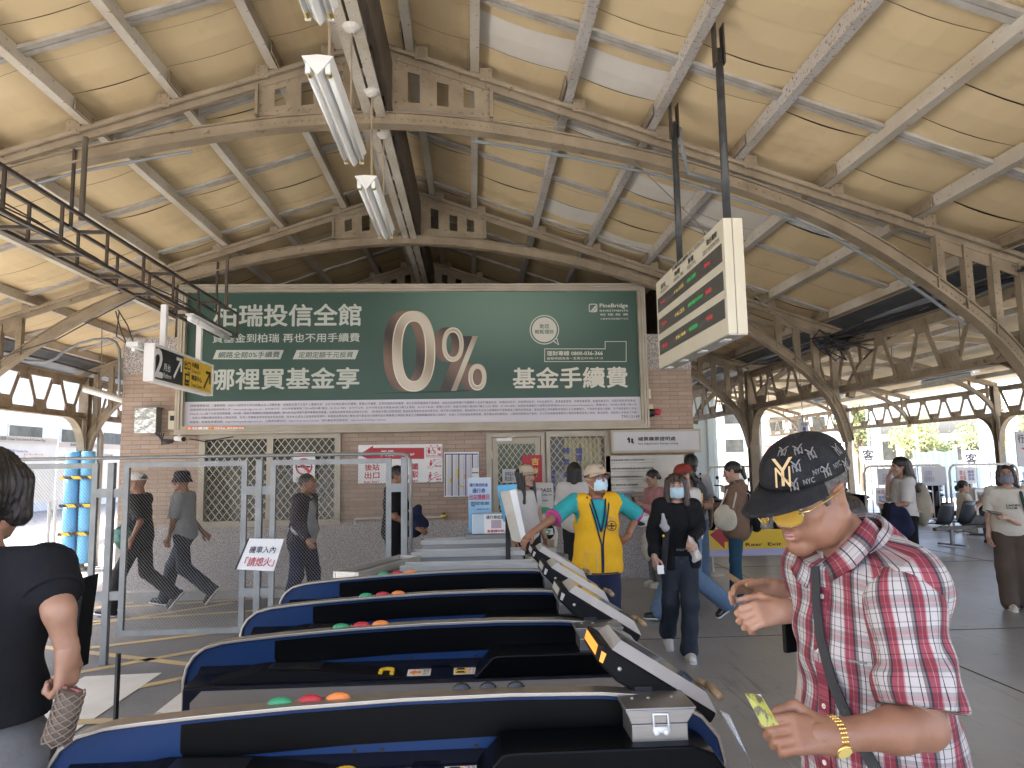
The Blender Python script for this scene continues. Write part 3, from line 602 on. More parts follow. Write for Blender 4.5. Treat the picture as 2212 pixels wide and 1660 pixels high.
FP=['【網路優惠辦法】 1.優惠期間：2025/1/1起至本公司公告截止日 2.活動對象：柏瑞投信電子交易戶 3.優惠內容：全系列定期定額0%手續費；單筆0%手續費，定期定額為終身優惠，終止扣款原優惠將不再適用，恢復扣款適用現行手續費率 4.全系列基金包含：柏瑞投信系列、柏瑞環球系列、MFS全盛系列、晉達資產管理、荷寶資產管理、歐義銳榮系列、法銀巴黎投資等基金。',
'柏瑞證券投資信託股份有限公司｜www.pinebridge.com.tw｜台北總公司：台北市民權東路二段144號10樓 電話：02-2516-7883｜台中分公司：台中市西屯區市政路386號12樓之8 電話：04-2217-8168｜高雄分公司：高雄市四維三路6號17樓之1(A5) 電話：07-335-5898｜柏瑞投資隸屬於大都會投資管理(MetLife Investment Management，簡稱MIM)，MIM為大都會人壽公司',
'(MetLife, Inc.)旗下的投資管理機構。MIM是一個由多家國際公司組成的集團，致力於向全球客戶提供專業投資建議，並銷售資產管理產品與解決方案。【柏瑞投信獨立經營管理】基金經金管會核准或同意生效，惟不表示絕無風險，基金經理公司以往之經理績效不保證基金之最低投資收益；基金經理公司除盡善良管理人之注意義務外，不負責本基金之盈虧，亦不保證最低之收益',
'，投資人申購前應詳閱基金公開說明書。投資人申購基金係持有基金受益憑證，而非本文提及之投資資產或標的。有關基金應負擔之費用(境外基金含分銷費用及反稀釋費)已揭露於基金之公開說明書或投資人須知中，投資人可至柏瑞投資理財網、境外基金資訊觀測站、公開資訊觀測站中查詢，本公司及銷售機構備有公開說明書或投資人須知，歡迎索取，或投資人可經由下列網',
'站查詢：柏瑞投資理財網：http://www.pinebridge.com.tw、公開資訊觀測站：http://mops.twse.com.tw、境外基金資訊觀測站：http://www.fundclear.com.tw。']
for i,s in enumerate(FP):
    z=2.585-.058*i; text('fine_print',s,(-3.99,BY+.028,z-.042),*XZ,(6.38 if i<4 else 2.75),.04,'ink',bb)
text('fine_print','TM115149',(2.16,BY+.028,2.31),*XZ,.27,.04,'ink',bb)
st=thing('phone_sticker','orange strip with white phone number stuck on the billboard frame','sticker',(-4.1,BY-.03,2.16)); a=ZA(38,1598,-.065);b=ZA(653,1543,-.065)
g=MB(); g.bb(a.x,b.x,a.y,a.y+.003,a.z,b.z); g.build('strip','orange',st); txt('lettering','上刊專線：0936-858039',ZA,48,640,1548,1592,'white',st,.03,d=-.067)
# ==== papers and signs on the wall
ZD=ZM(820,1010,.1537,WY-.035)
ar=paper('direction_banner','white banner with a red arrow to the footbridge hung on the brick wall','banner',ZD,42,1310,98,695,'white')
d=-.003
g=MB(); g.poly(*shape(ZD,[(60,260),(270,125),(270,160),(1036,158),(1036,325),(270,325),(270,372)],d)); g.build('arrow','red',ar)
txt('arrow_lettering','天橋',ZD,385,580,195,285,'white',ar,.03,d=-.006); txt('arrow_lettering','Footbridge 2F',ZD,470,890,243,285,'white',ar,.03,d=-.006)
for s,x0,x1,y0,y1 in (('後站',145,362,400,500),('出口',145,362,520,620),('Rear EXIT',135,362,655,688),('鐵',845,948,390,490),('駁',845,948,505,605),('BRT',850,945,640,678),('電',1235,1285,155,200),('梯',1235,1290,240,285),('Elevator',1080,1222,264,286),('電扶梯',1200,1292,420,448),('樓梯',1215,1290,615,645),('stairs',1215,1290,655,672)): txt('lettering',s,ZD,x0,x1,y0,y1,'redtxt',ar,.02,d=d)
g=MB()
for q in ((1070,145,1300,150),(1070,295,1300,300),(1070,150,1075,295),(1295,150,1300,295)): g.poly(*shape(ZD,[(q[0],q[1]),(q[2],q[1]),(q[2],q[3]),(q[0],q[3])],d))
g.poly(*disc(ZD,1108,168,12,12,d)); g.poly(*shape(ZD,[(1090,183),(1126,183),(1126,215),(1118,250),(1098,250),(1090,215)],d))
g.poly(*disc(ZD,1165,165,10,10,d)); ring(g,ZD,1172,220,38,32,31,26,d); g.poly(*shape(ZD,[(1160,178),(1174,178),(1180,205),(1215,235),(1208,243),(1172,215)],d))
for x in (1136,1234): g.poly(*shape(ZD,[(x-12,125),(x,110),(x+12,125),(x,138)],d))
g.poly(*disc(ZD,1138,355,14,14,d)); g.poly(*shape(ZD,[(1118,374),(1155,374),(1150,425),(1118,425)],d)); g.poly(*shape(ZD,[(1160,355),(1185,335),(1180,328),(1198,328),(1196,345),(1190,340),(1165,360)],d))
for p,q in (((1075,440),(1120,440)),((1085,465),(1150,465)),((1150,465),(1230,385)),((1120,440),(1210,335)),((1210,335),(1285,335)),((1230,385),(1292,372))):
    P,Q=V(ZD(*p,d)),V(ZD(*q,d)); g.bar(P,Q,.004,.002,(0,1,0))
g.poly(*disc(ZD,1130,535,14,14,d)); g.poly(*shape(ZD,[(1118,555),(1142,555),(1160,580),(1140,575),(1135,600),(1150,640),(1135,640),(1122,605),(1108,640),(1098,632),(1112,590),(1105,580),(1095,590)],d))
for p,q in (((1180,555),(1235,520)),((1195,580),(1250,545)),((1075,670),(1110,670)),((1110,670),(1110,650)),((1110,650),(1160,630)),((1160,630),(1190,605)),((1190,605),(1240,590)),((1240,590),(1290,570))):
    P,Q=V(ZD(*p,d)),V(ZD(*q,d)); g.bar(P,Q,.008,.002,(0,1,0))
g.build('pictograms','redtxt',ar)
tt=paper('timetable','printed train timetable sheet with blue and green columns on the brick wall','timetable',ZD,1335,1858,218,895,'white')
g=MB(); g.poly(*shape(ZD,[(1345,245),(1848,245),(1848,262),(1345,262)],d)); 
for x in (1655,1755): g.poly(*shape(ZD,[(x,262),(x+16,262),(x+16,880 if x<1700 else 460),(x,880 if x<1700 else 460)],d))
g.poly(*shape(ZD,[(1550,740),(1566,740),(1566,880),(1550,880)],d)); g.build('blue_bars','bluetxt',tt)
M('dkgreen',(.02,.05,.025),.5); M('pinktxt',(.55,.25,.3),.5); M('bluegrey',(.25,.28,.4),.5)
g=MB()
for x,y1 in ((1345,880),(1448,880),(1550,738)): g.poly(*shape(ZD,[(x,262),(x+16,262),(x+16,y1),(x,y1)],d))
g.poly(*shape(ZD,[(1755,525),(1850,525),(1850,540),(1755,540)],d)); g.build('green_bars','dkgreen',tt)
g=MB(); h=MB()
for x in (1372,1475,1577,1682,1782):
    for k in range(60):
        y=272+k*10.1
        if x>1700 and y>455: break
        for j,(dx,w) in enumerate(((0,10),(18,16),(42,20),(66,10))): (h if j==0 else g).poly(*shape(ZD,[(x+dx,y),(x+dx+w,y),(x+dx+w,y+5),(x+dx,y+5)],d))
g.build('printed_times','bluegrey',tt); h.build('printed_codes','pinktxt',tt)
g=MB()
for q in ((1528,480,1550,620),(1425,620,1448,690),(1630,560,1652,625),(1550,728,1640,745),(1735,310,1750,335)): g.poly(*shape(ZD,[(q[0],q[1]),(q[2],q[1]),(q[2],q[3]),(q[0],q[3])],-.005))
g.build('highlight','yellow',tt)
Zn=ZM(240,1040,.2532,WY-.055)
ns=paper('no_smoking_notice','white no smoking notice behind the mesh on the barred window','notice',Zn,1722,1926,14,290,'white')
g=MB(); ring(g,Zn,1823,150,78,78,62,62,d); P,Q=V(Zn(1775,105,d)),V(Zn(1872,196,d)); g.bar(P,Q,.04,.002,(0,1,0)); g.build('red_ring','redtxt',ns)
g=MB(); g.poly(*shape(Zn,[(1765,142),(1880,142),(1880,158),(1765,158)],-.002)); g.build('cigarette','ink',ns)
txt('lettering','禁菸區',Zn,1775,1870,22,60,'redtxt',ns,.02,d=d); txt('lettering','本區禁止吸菸\n違者依法處罰',Zn,1750,1900,238,280,'ink',ns,d=d)
nd=thing('no_smoking_disc','tiny round red no smoking disc on the door frame','sticker',tuple(ZD(1893,528,-.03)))
g=MB(); ring(g,ZD,1893,528,30,30,21,21,-.035); g.bar(V(ZD(1875,510,-.035)),V(ZD(1911,546,-.035)),.006,.002,(0,1,0)); g.poly(*shape(ZD,[(1877,522),(1909,522),(1909,534),(1877,534)],-.033)); g.build('ring','redtxt',nd); g=MB(); g.poly(*disc(ZD,1893,528,24,24,-.031)); g.build('disc','greypaper',nd)
cp=paper('couplet_poster','red new year poster with gold brush writing on the door edge','poster',Zt,762,980,296,606,'red',d=-.03)
M('gold',(.65,.42,.10),.35,.3); txt('lettering','吉',Zt,865,945,330,410,'gold',cp,.02,d=-.034); txt('lettering','祥',Zt,865,940,440,540,'gold',cp,.02,d=-.034)
bn=paper('door_notice','pale blue notice taped to the door grille','notice',Zt,538,690,455,612,'greypaper',d=-.01); txt('lettering','非本站人員\n禁止進入',Zt,565,690,480,590,'ink',bn,.01,d=-.014)
# light-box sign and rules board
fs=thing('fare_sign','grey light box sign for fare adjustment over the rules board','sign',(2.6,10.2,1.8))
g=MB(); g.bb(1.985,3.30,10.16,10.395,1.80,2.135); g.build('casing','alufr',fs,bevel=.006)
g=MB(); g.bb(2.02,3.265,10.152,10.158,1.835,2.10); g.build('face','greypaper',fs)
Zf=ZM(1400,1000,.1808,10.15); txt('lettering','補票購票證明處',Zf,403,880,45,103,'ink',fs,.022); txt('lettering','Fare Adjustment, Receipt Issuing',Zf,403,913,118,158,'ink',fs,.01)
g=MB(); g.poly(*shape(Zf,[(265,75),(285,50),(303,72),(303,128),(280,125),(280,92),(265,92)])); g.poly(*shape(Zf,[(315,68),(342,72),(342,110),(355,118),(338,145),(328,125),(315,125)])); g.build('pictogram','ink',fs)
rb=thing('rules_board','pale board of ticket rules in glossy plastic beside the counter window','notice board',(2.5,WY-.03,1.16))
M('boardpale',(.58,.56,.50),.2,c2=(.50,.48,.43),sc=4); a=Zf(5,762,.2);b=Zf(985,278,.2); g=MB(); g.bb(a.x,b.x,WY-.05,WY-.03,a.z,b.z); g.build('board','boardpale',rb)
for s,x1,y in (('無票旅客請主動出示起程站證明',488,330),('補票旅客請確認票價差額與應付金額',600,438),('無票旅客請補票後持票據出站',465,545),('電子票證加值及查詢服務',402,648)): txt('lettering',s,Zf,58,x1,y,y+30,'ink',rb,.012,d=.195)
for s,x1,y in (('Please Show Original Ticket while Paying Additional Fare.',622,372),('Please Check if the Receipt Tallies with the Additional Fare',600,482),('Passengers without Tickets Must Pay the Fare and Fine',580,586),('E-ticket Value-added and Enquiry Service',484,694)): txt('lettering',s,Zf,58,x1,y,y+18,'ink',rb,.01,d=.195)
pl=paper('small_notice','small clear plastic notice below the rules board','notice',Zf,100,345,742,838,'winpale',d=.17); txt('lettering','敬請旅客配合\n站務人員查驗',Zf,120,320,765,820,'ink',pl,d=.165)
# electrics on the left of the wall
Z4=ZM(0,590,.3617,WY-.02)
t=thing('meter_box','dented shiny steel cabinet on the brick pillar','cabinet',(-4.6,WY,2.2)); g=MB(); g.bb(-4.72,-4.44,10.22,WY,2.19,2.53); g.build('body','galv',t,bevel=.006); g=MB(); g.bb(-4.725,-4.435,10.2,10.22,2.185,2.535); M('crumple',(.6,.6,.55),.18,.9,bump=.6,bs=9); g.build('door','crumple',t); g=MB(); g.bb(-4.74,-4.42,10.19,WY,2.535,2.55); g.build('lid','galv',t)
t=thing('switch_box','small cream switch box with cables on the brick pillar','switch box',(-4.2,WY,2.2)); g=MB(); g.bb(-4.31,-4.19,10.3,WY,2.24,2.5); g.build('body','cream',t,bevel=.006); g=MB(); g.bb(-4.28,-4.22,10.29,10.3,2.36,2.43); g.build('meter_window','black',t)
t=thing('wall_cables','bundle of sagging cables on the brick pillar below the steel cabinet','cable',(-4.3,WY,2.1))
g=MB()
for k in range(5):
    g.tube([(-4.5+.03*k,10.34,2.19),(-4.4,10.33,2.1-.02*k),(-4.25,10.33,2.09-.01*k),(-4.16+.01*k,10.33,2.3),(-4.15+.01*k,10.33,2.8),(-4.14+.012*k,10.33,3.5)],.009,5)
g.tube([(-4.0,10.3,2.1),(-3.8,10.3,2.06),(-3.4,10.3,2.12)],.008,5)
g.build('cables','cable',t)
t=thing('security_camera','small white bullet camera under the billboard corner','camera',(-4.05,10.2,2.1)); g=MB(); g.tube([(-4.16,10.22,2.11),(-4.02,10.12,2.09)],.038,12); g.tube([(-4.12,10.2,2.14),(-4.12,10.36,2.2)],.015,8); g.build('housing','lampwhite',t,smooth=True); g=MB(); g.tube([(-4.02,10.12,2.09),(-4.005,10.11,2.087)],.033,12); g.build('lens','black',t)
t=thing('alarm_lamp','red alarm beacon on a black horn beside the billboard','alarm',(2.8,WY,2.3)); c=V(Z5(2040,1000,.1)); g=MB(); g.ell(c,(.06,.05,.05)); g.build('lamp_dome','redtxt',t,smooth=True); g=MB(); g.tube([c+V((-.05,0,-.01)),c+V((-.17,.02,-.02))],[.05,.07],12); g.tube([c+V((0,.02,0)),c+V((0,.12,0))],.03,8); g.build('horn','black',t)
for p,l in (((1980,885),'small cream junction box beside the billboard frame, upper'),((1995,965),'small cream junction box just above the red alarm beacon')):
    c=V(Z5(*p,.1)); t=thing('junction_box',l,'junction box',tuple(c)); g=MB(); g.box(*c,.07,.06,.14 if p[1]<900 else .07); g.build('body','cream',t,bevel=.004); g=MB(); g.box(c.x,c.y-.035,c.z,.05,.01,.04); g.build('cover','cream',t)
t=thing('water_pipe','pale water pipe with a brass valve low on the brick wall','pipe',(-1.5,WY,.93)); g=MB(); a=ZD(50,1222,-.06);b=ZD(1290,1192,-.06); g.tube([(a.x-.05,a.y,a.z-.08),(a.x-.05,a.y,a.z),(b.x,b.y,a.z)],.016,8); g.build('pipe','plaster',t); g=MB(); g.ell((b.x+.04,b.y,a.z+.01),(.05,.04,.04)); g.tube([(b.x+.04,b.y,a.z),(b.x+.04,b.y-.03,a.z+.07)],.02,8); g.build('valve','brass',t)
# grey conduit at the pillar's left edge
t=thing('wall_conduit','grey conduit arching from the roof gutter down the brick pillar edge','conduit',(-5,10.3,3)); g=MB(); g.tube([V(Z4(x,y,-.05)) for x,y in ((60,640),(180,675),(300,680),(355,660),(400,620),(500,565),(600,538),(690,533),(740,555),(762,600),(766,700),(764,760),(762,900))],.02,8); g.build('conduit','conduit',t,smooth=True)
# ==== ticket gates
M('gateblue',(.006,.030,.10),.4,c2=(.005,.025,.085),sc=2,spec=.3); M('gatenavy',(.004,.006,.014),.45,spec=.25); M('gateblack',(.0018,.0018,.002),.35,spec=.12); M('gatematt',(.004,.004,.0045),.6,spec=.2)
def brushed(nm,c,r):
    mt,t,b=newmat(nm); b.inputs['Metallic'].default_value=.9; tc=N(t,'ShaderNodeTexCoord'); mp=N(t,'ShaderNodeMapping'); mp.inputs['Scale'].default_value=(1.2,40,60); t.links.new(tc.outputs['Object'],mp.inputs[0])
    n=N(t,'ShaderNodeTexNoise',i_Scale=4,i_Detail=5); t.links.new(mp.outputs[0],n.inputs[0]); t.links.new(mixc(t,n.outputs[0],tuple(x*.8 for x in c),c),b.inputs['Base Color'])
    q=N(t,'ShaderNodeMapRange'); q.inputs[3].default_value=r-.08; q.inputs[4].default_value=r+.12; t.links.new(n.outputs[0],q.inputs[0]); t.links.new(q.outputs[0],b.inputs['Roughness'])
brushed('stainless',(.37,.35,.32),.36); brushed('steelpanel',(.30,.26,.215),.5); MATS['steelpanel'].node_tree.nodes['Principled BSDF'].inputs['Metallic'].default_value=.35; brushed('rail',(.50,.45,.38),.38)
M('gatewhite',(.42,.40,.37),.35,c2=(.36,.345,.315),sc=6,c3=(.14,.12,.10),s3=22,lo3=.70,hi3=.72); M('screen',(.05,.07,.10),.08,c2=(.30,.32,.30),sc=9,lo=.45,hi=.55,coat=.5); M('tape',(.35,.25,.15),.3,c2=(.25,.17,.09),sc=20)
M('plastic',(.7,.7,.7),.15,trans=.9,alpha=.35); EM('orangelamp',(1,.32,.04),.09)
GX=-.22; TOP=[(-1.145,.60),(-1.145,.86),(-1.135,.91),(-1.11,.95),(-1.07,.98),(-1.0,.998),(-.9,1.008),(-.75,1.02),(-.5,1.035),(-.2,1.047),(.1,1.05),(.35,1.045),(.48,1.033),(.57,1.01),(.63,.975),(.675,.92),(.69,.86),(.695,.60)]
def ribbon(g,pts,y0,y1,t):
    P=np.array(pts); n=np.gradient(P,axis=0); n=np.stack([-n[:,1],n[:,0]],1); n/=np.linalg.norm(n,axis=1)[:,None]; Q=P+n*t
    vs=[]
    for a,b in zip(P,Q): vs+=[(a[0],y0,a[1]),(b[0],y0,b[1]),(b[0],y1,b[1]),(a[0],y1,a[1])]
    m=len(P); g.add(vs,[(4*i+k,4*i+4+k,4*i+4+(k+1)%4,4*i+(k+1)%4) for i in range(m-1) for k in range(4)]+[(0,1,2,3),(4*m-1,4*m-2,4*m-3,4*m-4)])
def gate(Y,label):
    t=thing('ticket_gate',label,'ticket gate',(GX,Y,0),group='ticket gates in a row')
    y0=Y
    # blue fin with a rounded top
    g=MB(); g.prism([(-1.145,.3)]+TOP+[(.695,.3)],(0,y0-.022,0),(1,0,0),(0,0,1),(0,.044,0)); g.build('fin','gateblue',t)
    g=MB(); ribbon(g,TOP,y0-.036,y0-.004,.011); ribbon(g,TOP,y0-.003,y0+.032,.009); g.build('top_rail','rail',t,bevel=.002)
    # black sensor window
    tp=[(x,z-.012) for x,z in TOP if -.79<x<.44]; g=MB(); g.prism([(-.8,1.004),(-.8,.935),(-.79,.92),(-.77,.913),(-.33,.937),(.1,.946),(.445,.948),(.445,1.024)]+tp[::-1],(0,y0-.0265,0),(1,0,0),(0,0,1),(0,.004,0)); g.build('sensor_window','gateblack',t)
    # deck with sloped front half
    g=MB(); g.prism([(-.022,.915),(-.06,.892),(-.185,.882),(-.195,.875),(-.195,.80),(-.022,.80)],(-1.09,y0,0),(0,1,0),(0,0,1),(1.71,0,0)); g.build('deck','gatenavy',t,bevel=.003)
    g=MB(); g.prism([(-1.05,.872),(-.98,.895),(-.86,.918),(-.83,.923),(-.60,.918),(-.28,.888),(-.28,.87),(-1.05,.87)],(0,y0-.165,0),(1,0,0),(0,0,1),(0,.14,0)); g.build('exit_ramp','gatematt',t,bevel=.004)
    g=MB(); g.prism([(-.80,.924),(-.60,.919),(-.60,.921),(-.80,.926)],(0,y0-.13,0),(1,0,0),(0,0,1),(0,.085,0)); g.build('ticket_flap','black',t)
    g=MB(); g.prism([(-.01,.88),(.065,.957),(.09,.962),(.56,.962),(.62,.94),(.66,.88)],(0,y0-.19,0),(1,0,0),(0,0,1),(0,.155,0)); g.build('entry_hump','gateblack',t,bevel=.006)
    # cabinet
    g=MB(); g.bb(-1.10,.63,y0-.185,y0+.19,.02,.80); g.build('cabinet','gatematt',t,bevel=.02)
    g=MB(); g.prism([(-1.06,.05),(.60,.05),(.60,.87),(-1.02,.87),(-1.06,.83)],(0,y0-.2,0),(1,0,0),(0,0,1),(0,.012,0)); g.build('front_panel','steelpanel',t)
    g=MB(); g.prism([(.022,.915),(.06,.892),(.19,.88),(.195,.80),(.022,.80)],(-1.09,y0,0),(0,1,0),(0,0,1),(1.71,0,0)); g.build('rear_deck','gatenavy',t)
    # lamps, screws, marks
    for x,m in ((-.545,'green'),(-.462,'red'),(-.385,'orange')): g=MB(); z=float(np.interp(x,[p[0] for p in TOP[1:-1]],[p[1] for p in TOP[1:-1]]))+.006; g.ell((x,y0+.012,z),(.036,.014,.019),16,8); g.build('signal_lens',m,t,smooth=True)
    for x in (-.335,-.26,.0): g=MB(); g.lathe([(.007,0),(.006,.002)],(x,y0-.022,.918),10,(0,-1,0)); g.build('screw_hole','black',t)
    g=MB(); c=(-.345,y0-.105,.898)
    for a in np.linspace(0,pi,9): pass
    arc=[(c[0]-.022,c[1]-.04)]+[(c[0]+.022*math.cos(a),c[1]+.022*math.sin(a)) for a in np.linspace(pi,0,9)]+[(c[0]+.022,c[1]-.04)]
    for p,q in zip(arc[:-1],arc[1:]): g.bar((p[0],p[1],.897),(q[0],q[1],.897),.014,.012)
    g.build('yellow_handle','yellow',t)
    def deckz(y): return .892+(y+.06)*(.01/.125)+.0015
    def lab(x0,x1,ya,yb,name,mat,dz=0):
        g=MB(); g.add([(x0,y0+ya,deckz(ya)+dz),(x1,y0+ya,deckz(ya)+dz),(x1+.0,y0+yb,deckz(yb)+dz),(x0,y0+yb,deckz(yb)+dz)],[(0,1,2,3)]); return g.build(name,mat,t)
    lab(-.265,-.175,-.15,-.08,'arrow_label','offwhite'); g=MB(); g.add([(x,y0+y,deckz(y)+.001) for x,y in ((-.258,-.115),(-.235,-.088),(-.235,-.103),(-.212,-.103),(-.212,-.127),(-.235,-.127),(-.235,-.142))],[tuple(range(7))]); g.build('label_arrow','orange',t)
    text('label_lettering','車票\n出口',(-.205,y0-.142,deckz(-.142)+.001),(1,0,0),(0,.997,.08),.025,.055,'ink',t)
    lab(-.085,.0,-.15,-.08,'caution_label','offwhite'); lab(-.08,-.035,-.143,-.087,'caution_symbol','yellow',.001)
    g=MB(); 
    for a,b in ((-.075,-.128),(-.075,-.096)): g.add([(x,y0+y,deckz(y)+.002) for x,y in ((-.076,b-.009),(-.04,b-.009),(-.045,b+.009),(-.071,b+.009))],[(0,1,2,3)])
    g.build('caution_drawing','ink',t)
    text('caution_lettering','小心閘門',(-.03,y0-.145,deckz(-.145)+.001),(0,.997,.08),(-1,0,0),.06,-.013,'redtxt',t); text('caution_lettering','CAUTION',(-.012,y0-.145,deckz(-.145)+.001),(0,.997,.08),(-1,0,0),.06,-.008,'ink',t)
    g=MB(); g.bb(-.19+.02,-.07-.03,y0-.062,y0-.055,.893,.898); g.build('deck_slot','gateblack',t)
    # stainless bracket box with latch
    g=MB(); g.bb(.41,.56,y0-.15,y0-.03,.945,1.005); g.bb(.395,.585,y0-.15,y0+.03,1.04,1.046); g.prism([(.41,1.005),(.56,1.005),(.585,1.04),(.395,1.04)],(0,y0-.147,0),(1,0,0),(0,0,1),(0,.12,0)); [g.rivet((x,y0-.07,1.046),(0,0,1),.008) for x in (.43,.475,.54)]; g.build('bracket_box','stainless',t,bevel=.003)
    g=MB(); g.bb(.465,.51,y0-.158,y0-.148,.985,1.0); g.tube([(.468,y0-.156,1.0),(.468,y0-.15,1.03),(.507,y0-.15,1.03),(.507,y0-.156,1.0)],.0035,6); g.ell((.475,y0-.156,.985),(.008,.005,.007)); g.ell((.5,y0-.156,.985),(.008,.005,.007)); g.build('latch','lampwhite',t,smooth=True)
    # tilted card reader
    an=R(32); ax=V((math.cos(an),0,-math.sin(an))); nz=V((math.sin(an),0,math.cos(an))); c=V((.53,y0-.01,1.075))
    g=MB(); g.prism([(-.20,-.01),(-.19,-.05),(-.11,-.07),(.145,-.07),(.185,-.03),(.185,0),(-.20,0)],c,ax,nz,(0,.24,0)); rd=g.build('card_reader','gatematt',t,bevel=.008)
    g=MB(); w=.24
    def fr(a0,a1,n0,ya,yb): pass
    o=[(-.165,0,0),(.185,0,0),(.185,w,0),(-.165,w,0)]; i=[(-.15,.02,.034),(.135,.02,.034),(.135,w-.02,.034),(-.15,w-.02,.034)]
    P=lambda q: c+ax*q[0]+V((0,q[1],0))+nz*q[2]
    g.add([P(q) for q in o+i],[(k,(k+1)%4,4+(k+1)%4,4+k) for k in range(4)]); g.build('white_surround','gatewhite',rd)
    g=MB(); g.add([P((q[0],q[1],.032)) for q in i],[(0,1,2,3)]); g.build('touch_screen','screen',rd)
    g=MB(); g.add([P(q) for q in ((-.2015,.02,-.012),(-.2015,.22,-.012),(-.194,.22,-.04),(-.194,.02,-.04))],[(0,1,2,3)]); g.build('end_lamp','orangelamp',rd); g=MB(); g.add([P(q) for q in ((-.19,-.0015,-.018),(-.174,-.0015,-.018),(-.17,-.0015,-.046),(-.182,-.0015,-.046))],[(0,1,2,3)]); g.build('side_lamp','orangelamp',rd)
    for a in (-.12,.12): g=MB(); q=P((a,0,-.035)); g.rivet(q,(0,-1,0),.007); g.build('side_screw','alu',rd)
    g=MB(); g.tube([P((.178,.02,.042)),P((.186,.15,.042))],.012,12); g.tube([P((.186,.15,.04)),P((.16,.17,.035))],[.013,.009],10); g.build('tape_roll','tape',rd,smooth=True)
    g=MB(); g.bb(.45,.5,y0-.015,y0+.1,1.0,1.06); g.tube([(.6,y0+.02,.97),(.60,y0-.02,.93),(.61,y0-.03,.9)],.012,8); g.build('reader_stem','black',t)
    return t
GY=[2.09,3.01,3.69,4.39]
g0=gate(GY[0],'blue ticket gate nearest the viewer with three black discs on its rail')
GL=['second blue ticket gate, showing its steel front panel','third blue ticket gate, between two others with a white edged card reader','blue ticket gate deepest in the row, beside the low steel guards']
for y,l in zip(GY[1:],GL):
    d_=dup(g0,(GX,y,0),label=l)
    for ch in d_.children_recursive:
        if 'lamp' in ch.name and 'end_' in ch.name or 'side_lamp' in ch.name: ch.material_slots[0].link='OBJECT'; ch.material_slots[0].material=MT('gatewhite')
for x in (-.04,.035,.115): g=MB(); g.lathe([(.026,-.006),(.030,0),(.026,.006),(.014,.008)],(x,GY[0]+.03,1.045),20,(0,1,0)); g.build('black_disc','black',g0,smooth=True)
# torn plastic hanging from the nearest reader
g=MB(); g.add([(.70,2.1,.98),(.735,2.12,.96),(.765,2.06,.86),(.80,2.02,.77),(.775,2.0,.76),(.735,2.06,.86)],[(0,1,2,5),(2,3,4,5)]); t=tag(g.build('plastic_film','plastic'),'torn strip of clear plastic hanging off the nearest card reader','plastic film')
# ==== low stainless guards beyond the gates
def guard(c,l,rz,label,h=.95):
    t=thing('steel_guard',label,'barrier',(c[0],c[1],0),rz or 1e-4,group='low stainless guards of the wide lane')
    g=MB(); g.bb(-l/2,l/2,-.09,.09,.03,h-.03); g.build('body','stainless',t,bevel=.01); g=MB()
    for a in (-.105,.085): g.bb(-l/2-.01,l/2+.01,a,a+.02,h-.05,h)
    g.bb(-l/2-.01,-l/2+.012,-.085,.085,h-.05,h); g.bb(l/2-.012,l/2+.01,-.085,.085,h-.05,h); g.build('rim','alu',t,bevel=.004)
    g=MB(); g.bb(-l/2+.05,l/2-.05,-.094,-.09,.25,h-.1); g.build('inset_panel','stainless',t); return t
guard((-.04,5.5),1.0,0,'steel guard next to the deepest blue gate'); guard((-.05,6.3),.95,0,'steel guard with worn greenish top between two others'); guard((-.09,7.25),.86,0,'steel guard carrying the ticket collection box')
guard((-.72,5.6),.9,R(66),'steel guard standing at an angle beside the mesh fence')
# collection box and its stand
Zb=ZM(820,1010,.1537,7.18)
t=thing('collection_box','pale plastic box for returned passes on the steel guard','box',(.2,7.25,.95)); M('palebox',(.50,.60,.68),.25); g=MB(); g.bb(-.02,.38,7.16,7.36,.995,1.19); g.build('body','palebox',t,bevel=.008); g=MB(); g.bb(.1,.375,7.152,7.158,1.0,1.185); g.build('paper','white',t); g=MB(); g.bb(.17,.27,7.1485,7.151,1.05,1.13); M('pinkgrey',(.45,.36,.40),.5); g.build('crest_print','pinkgrey',t)
text('lettering','通行券投置盒',(.12,7.149,1.14),*XZ,.22,.035,'ink',t,.02); text('lettering','車票請勿投入',(.13,7.149,1.008),*XZ,.2,.028,'redtxt',t,.02)
g=MB(); g.bb(-.09,.36,7.14,7.36,.952,.99); g.build('tray','stainless',t)
t=thing('pass_notice','tall pale blue notice board about returning passes behind the collection box','notice board',(.1,7.4,.9))
def grad(nm,c0,c1,z0,z1):
    mt,tt_,b=newmat(nm); g_=N(tt_,'ShaderNodeNewGeometry'); s=N(tt_,'ShaderNodeSeparateXYZ'); tt_.links.new(g_.outputs['Position'],s.inputs[0]); r=N(tt_,'ShaderNodeMapRange'); r.inputs[1].default_value=z0; r.inputs[2].default_value=z1; tt_.links.new(s.outputs[2],r.inputs[0]); tt_.links.new(mixc(tt_,r.outputs[0],c0,c1),b.inputs['Base Color']); b.inputs['Roughness'].default_value=.4
grad('noticeblue',(.25,.48,.68),(.60,.63,.68),1.2,1.6)
Zb=ZM(820,1010,.1537,7.4); a=Zb(1702,1130);b=Zb(2038,602); g=MB(); g.bb(a.x,b.x,7.4,7.415,a.z-.2,b.z); g.build('board','noticeblue',t)
for s,x0,x1,y0,y1,m in (('通行券回收盒',1718,1992,688,745,'bluetxt'),('通行券',1760,1955,765,838,'bluetxt'),('出站請繳回',1718,2015,855,940,'redtxt'),('敬請持行政通行券出站之旅客，於出站時將\n通行券投入回收盒內，並與站務人員確認後\n方可離開。',1740,2010,965,1042,'ink'),('國營臺灣鐵路股份有限公司 嘉義站',1825,2012,1070,1088,'ink')): txt('lettering',s,Zb,x0,x1,y0,y1,m,t,.018,d=-.004)
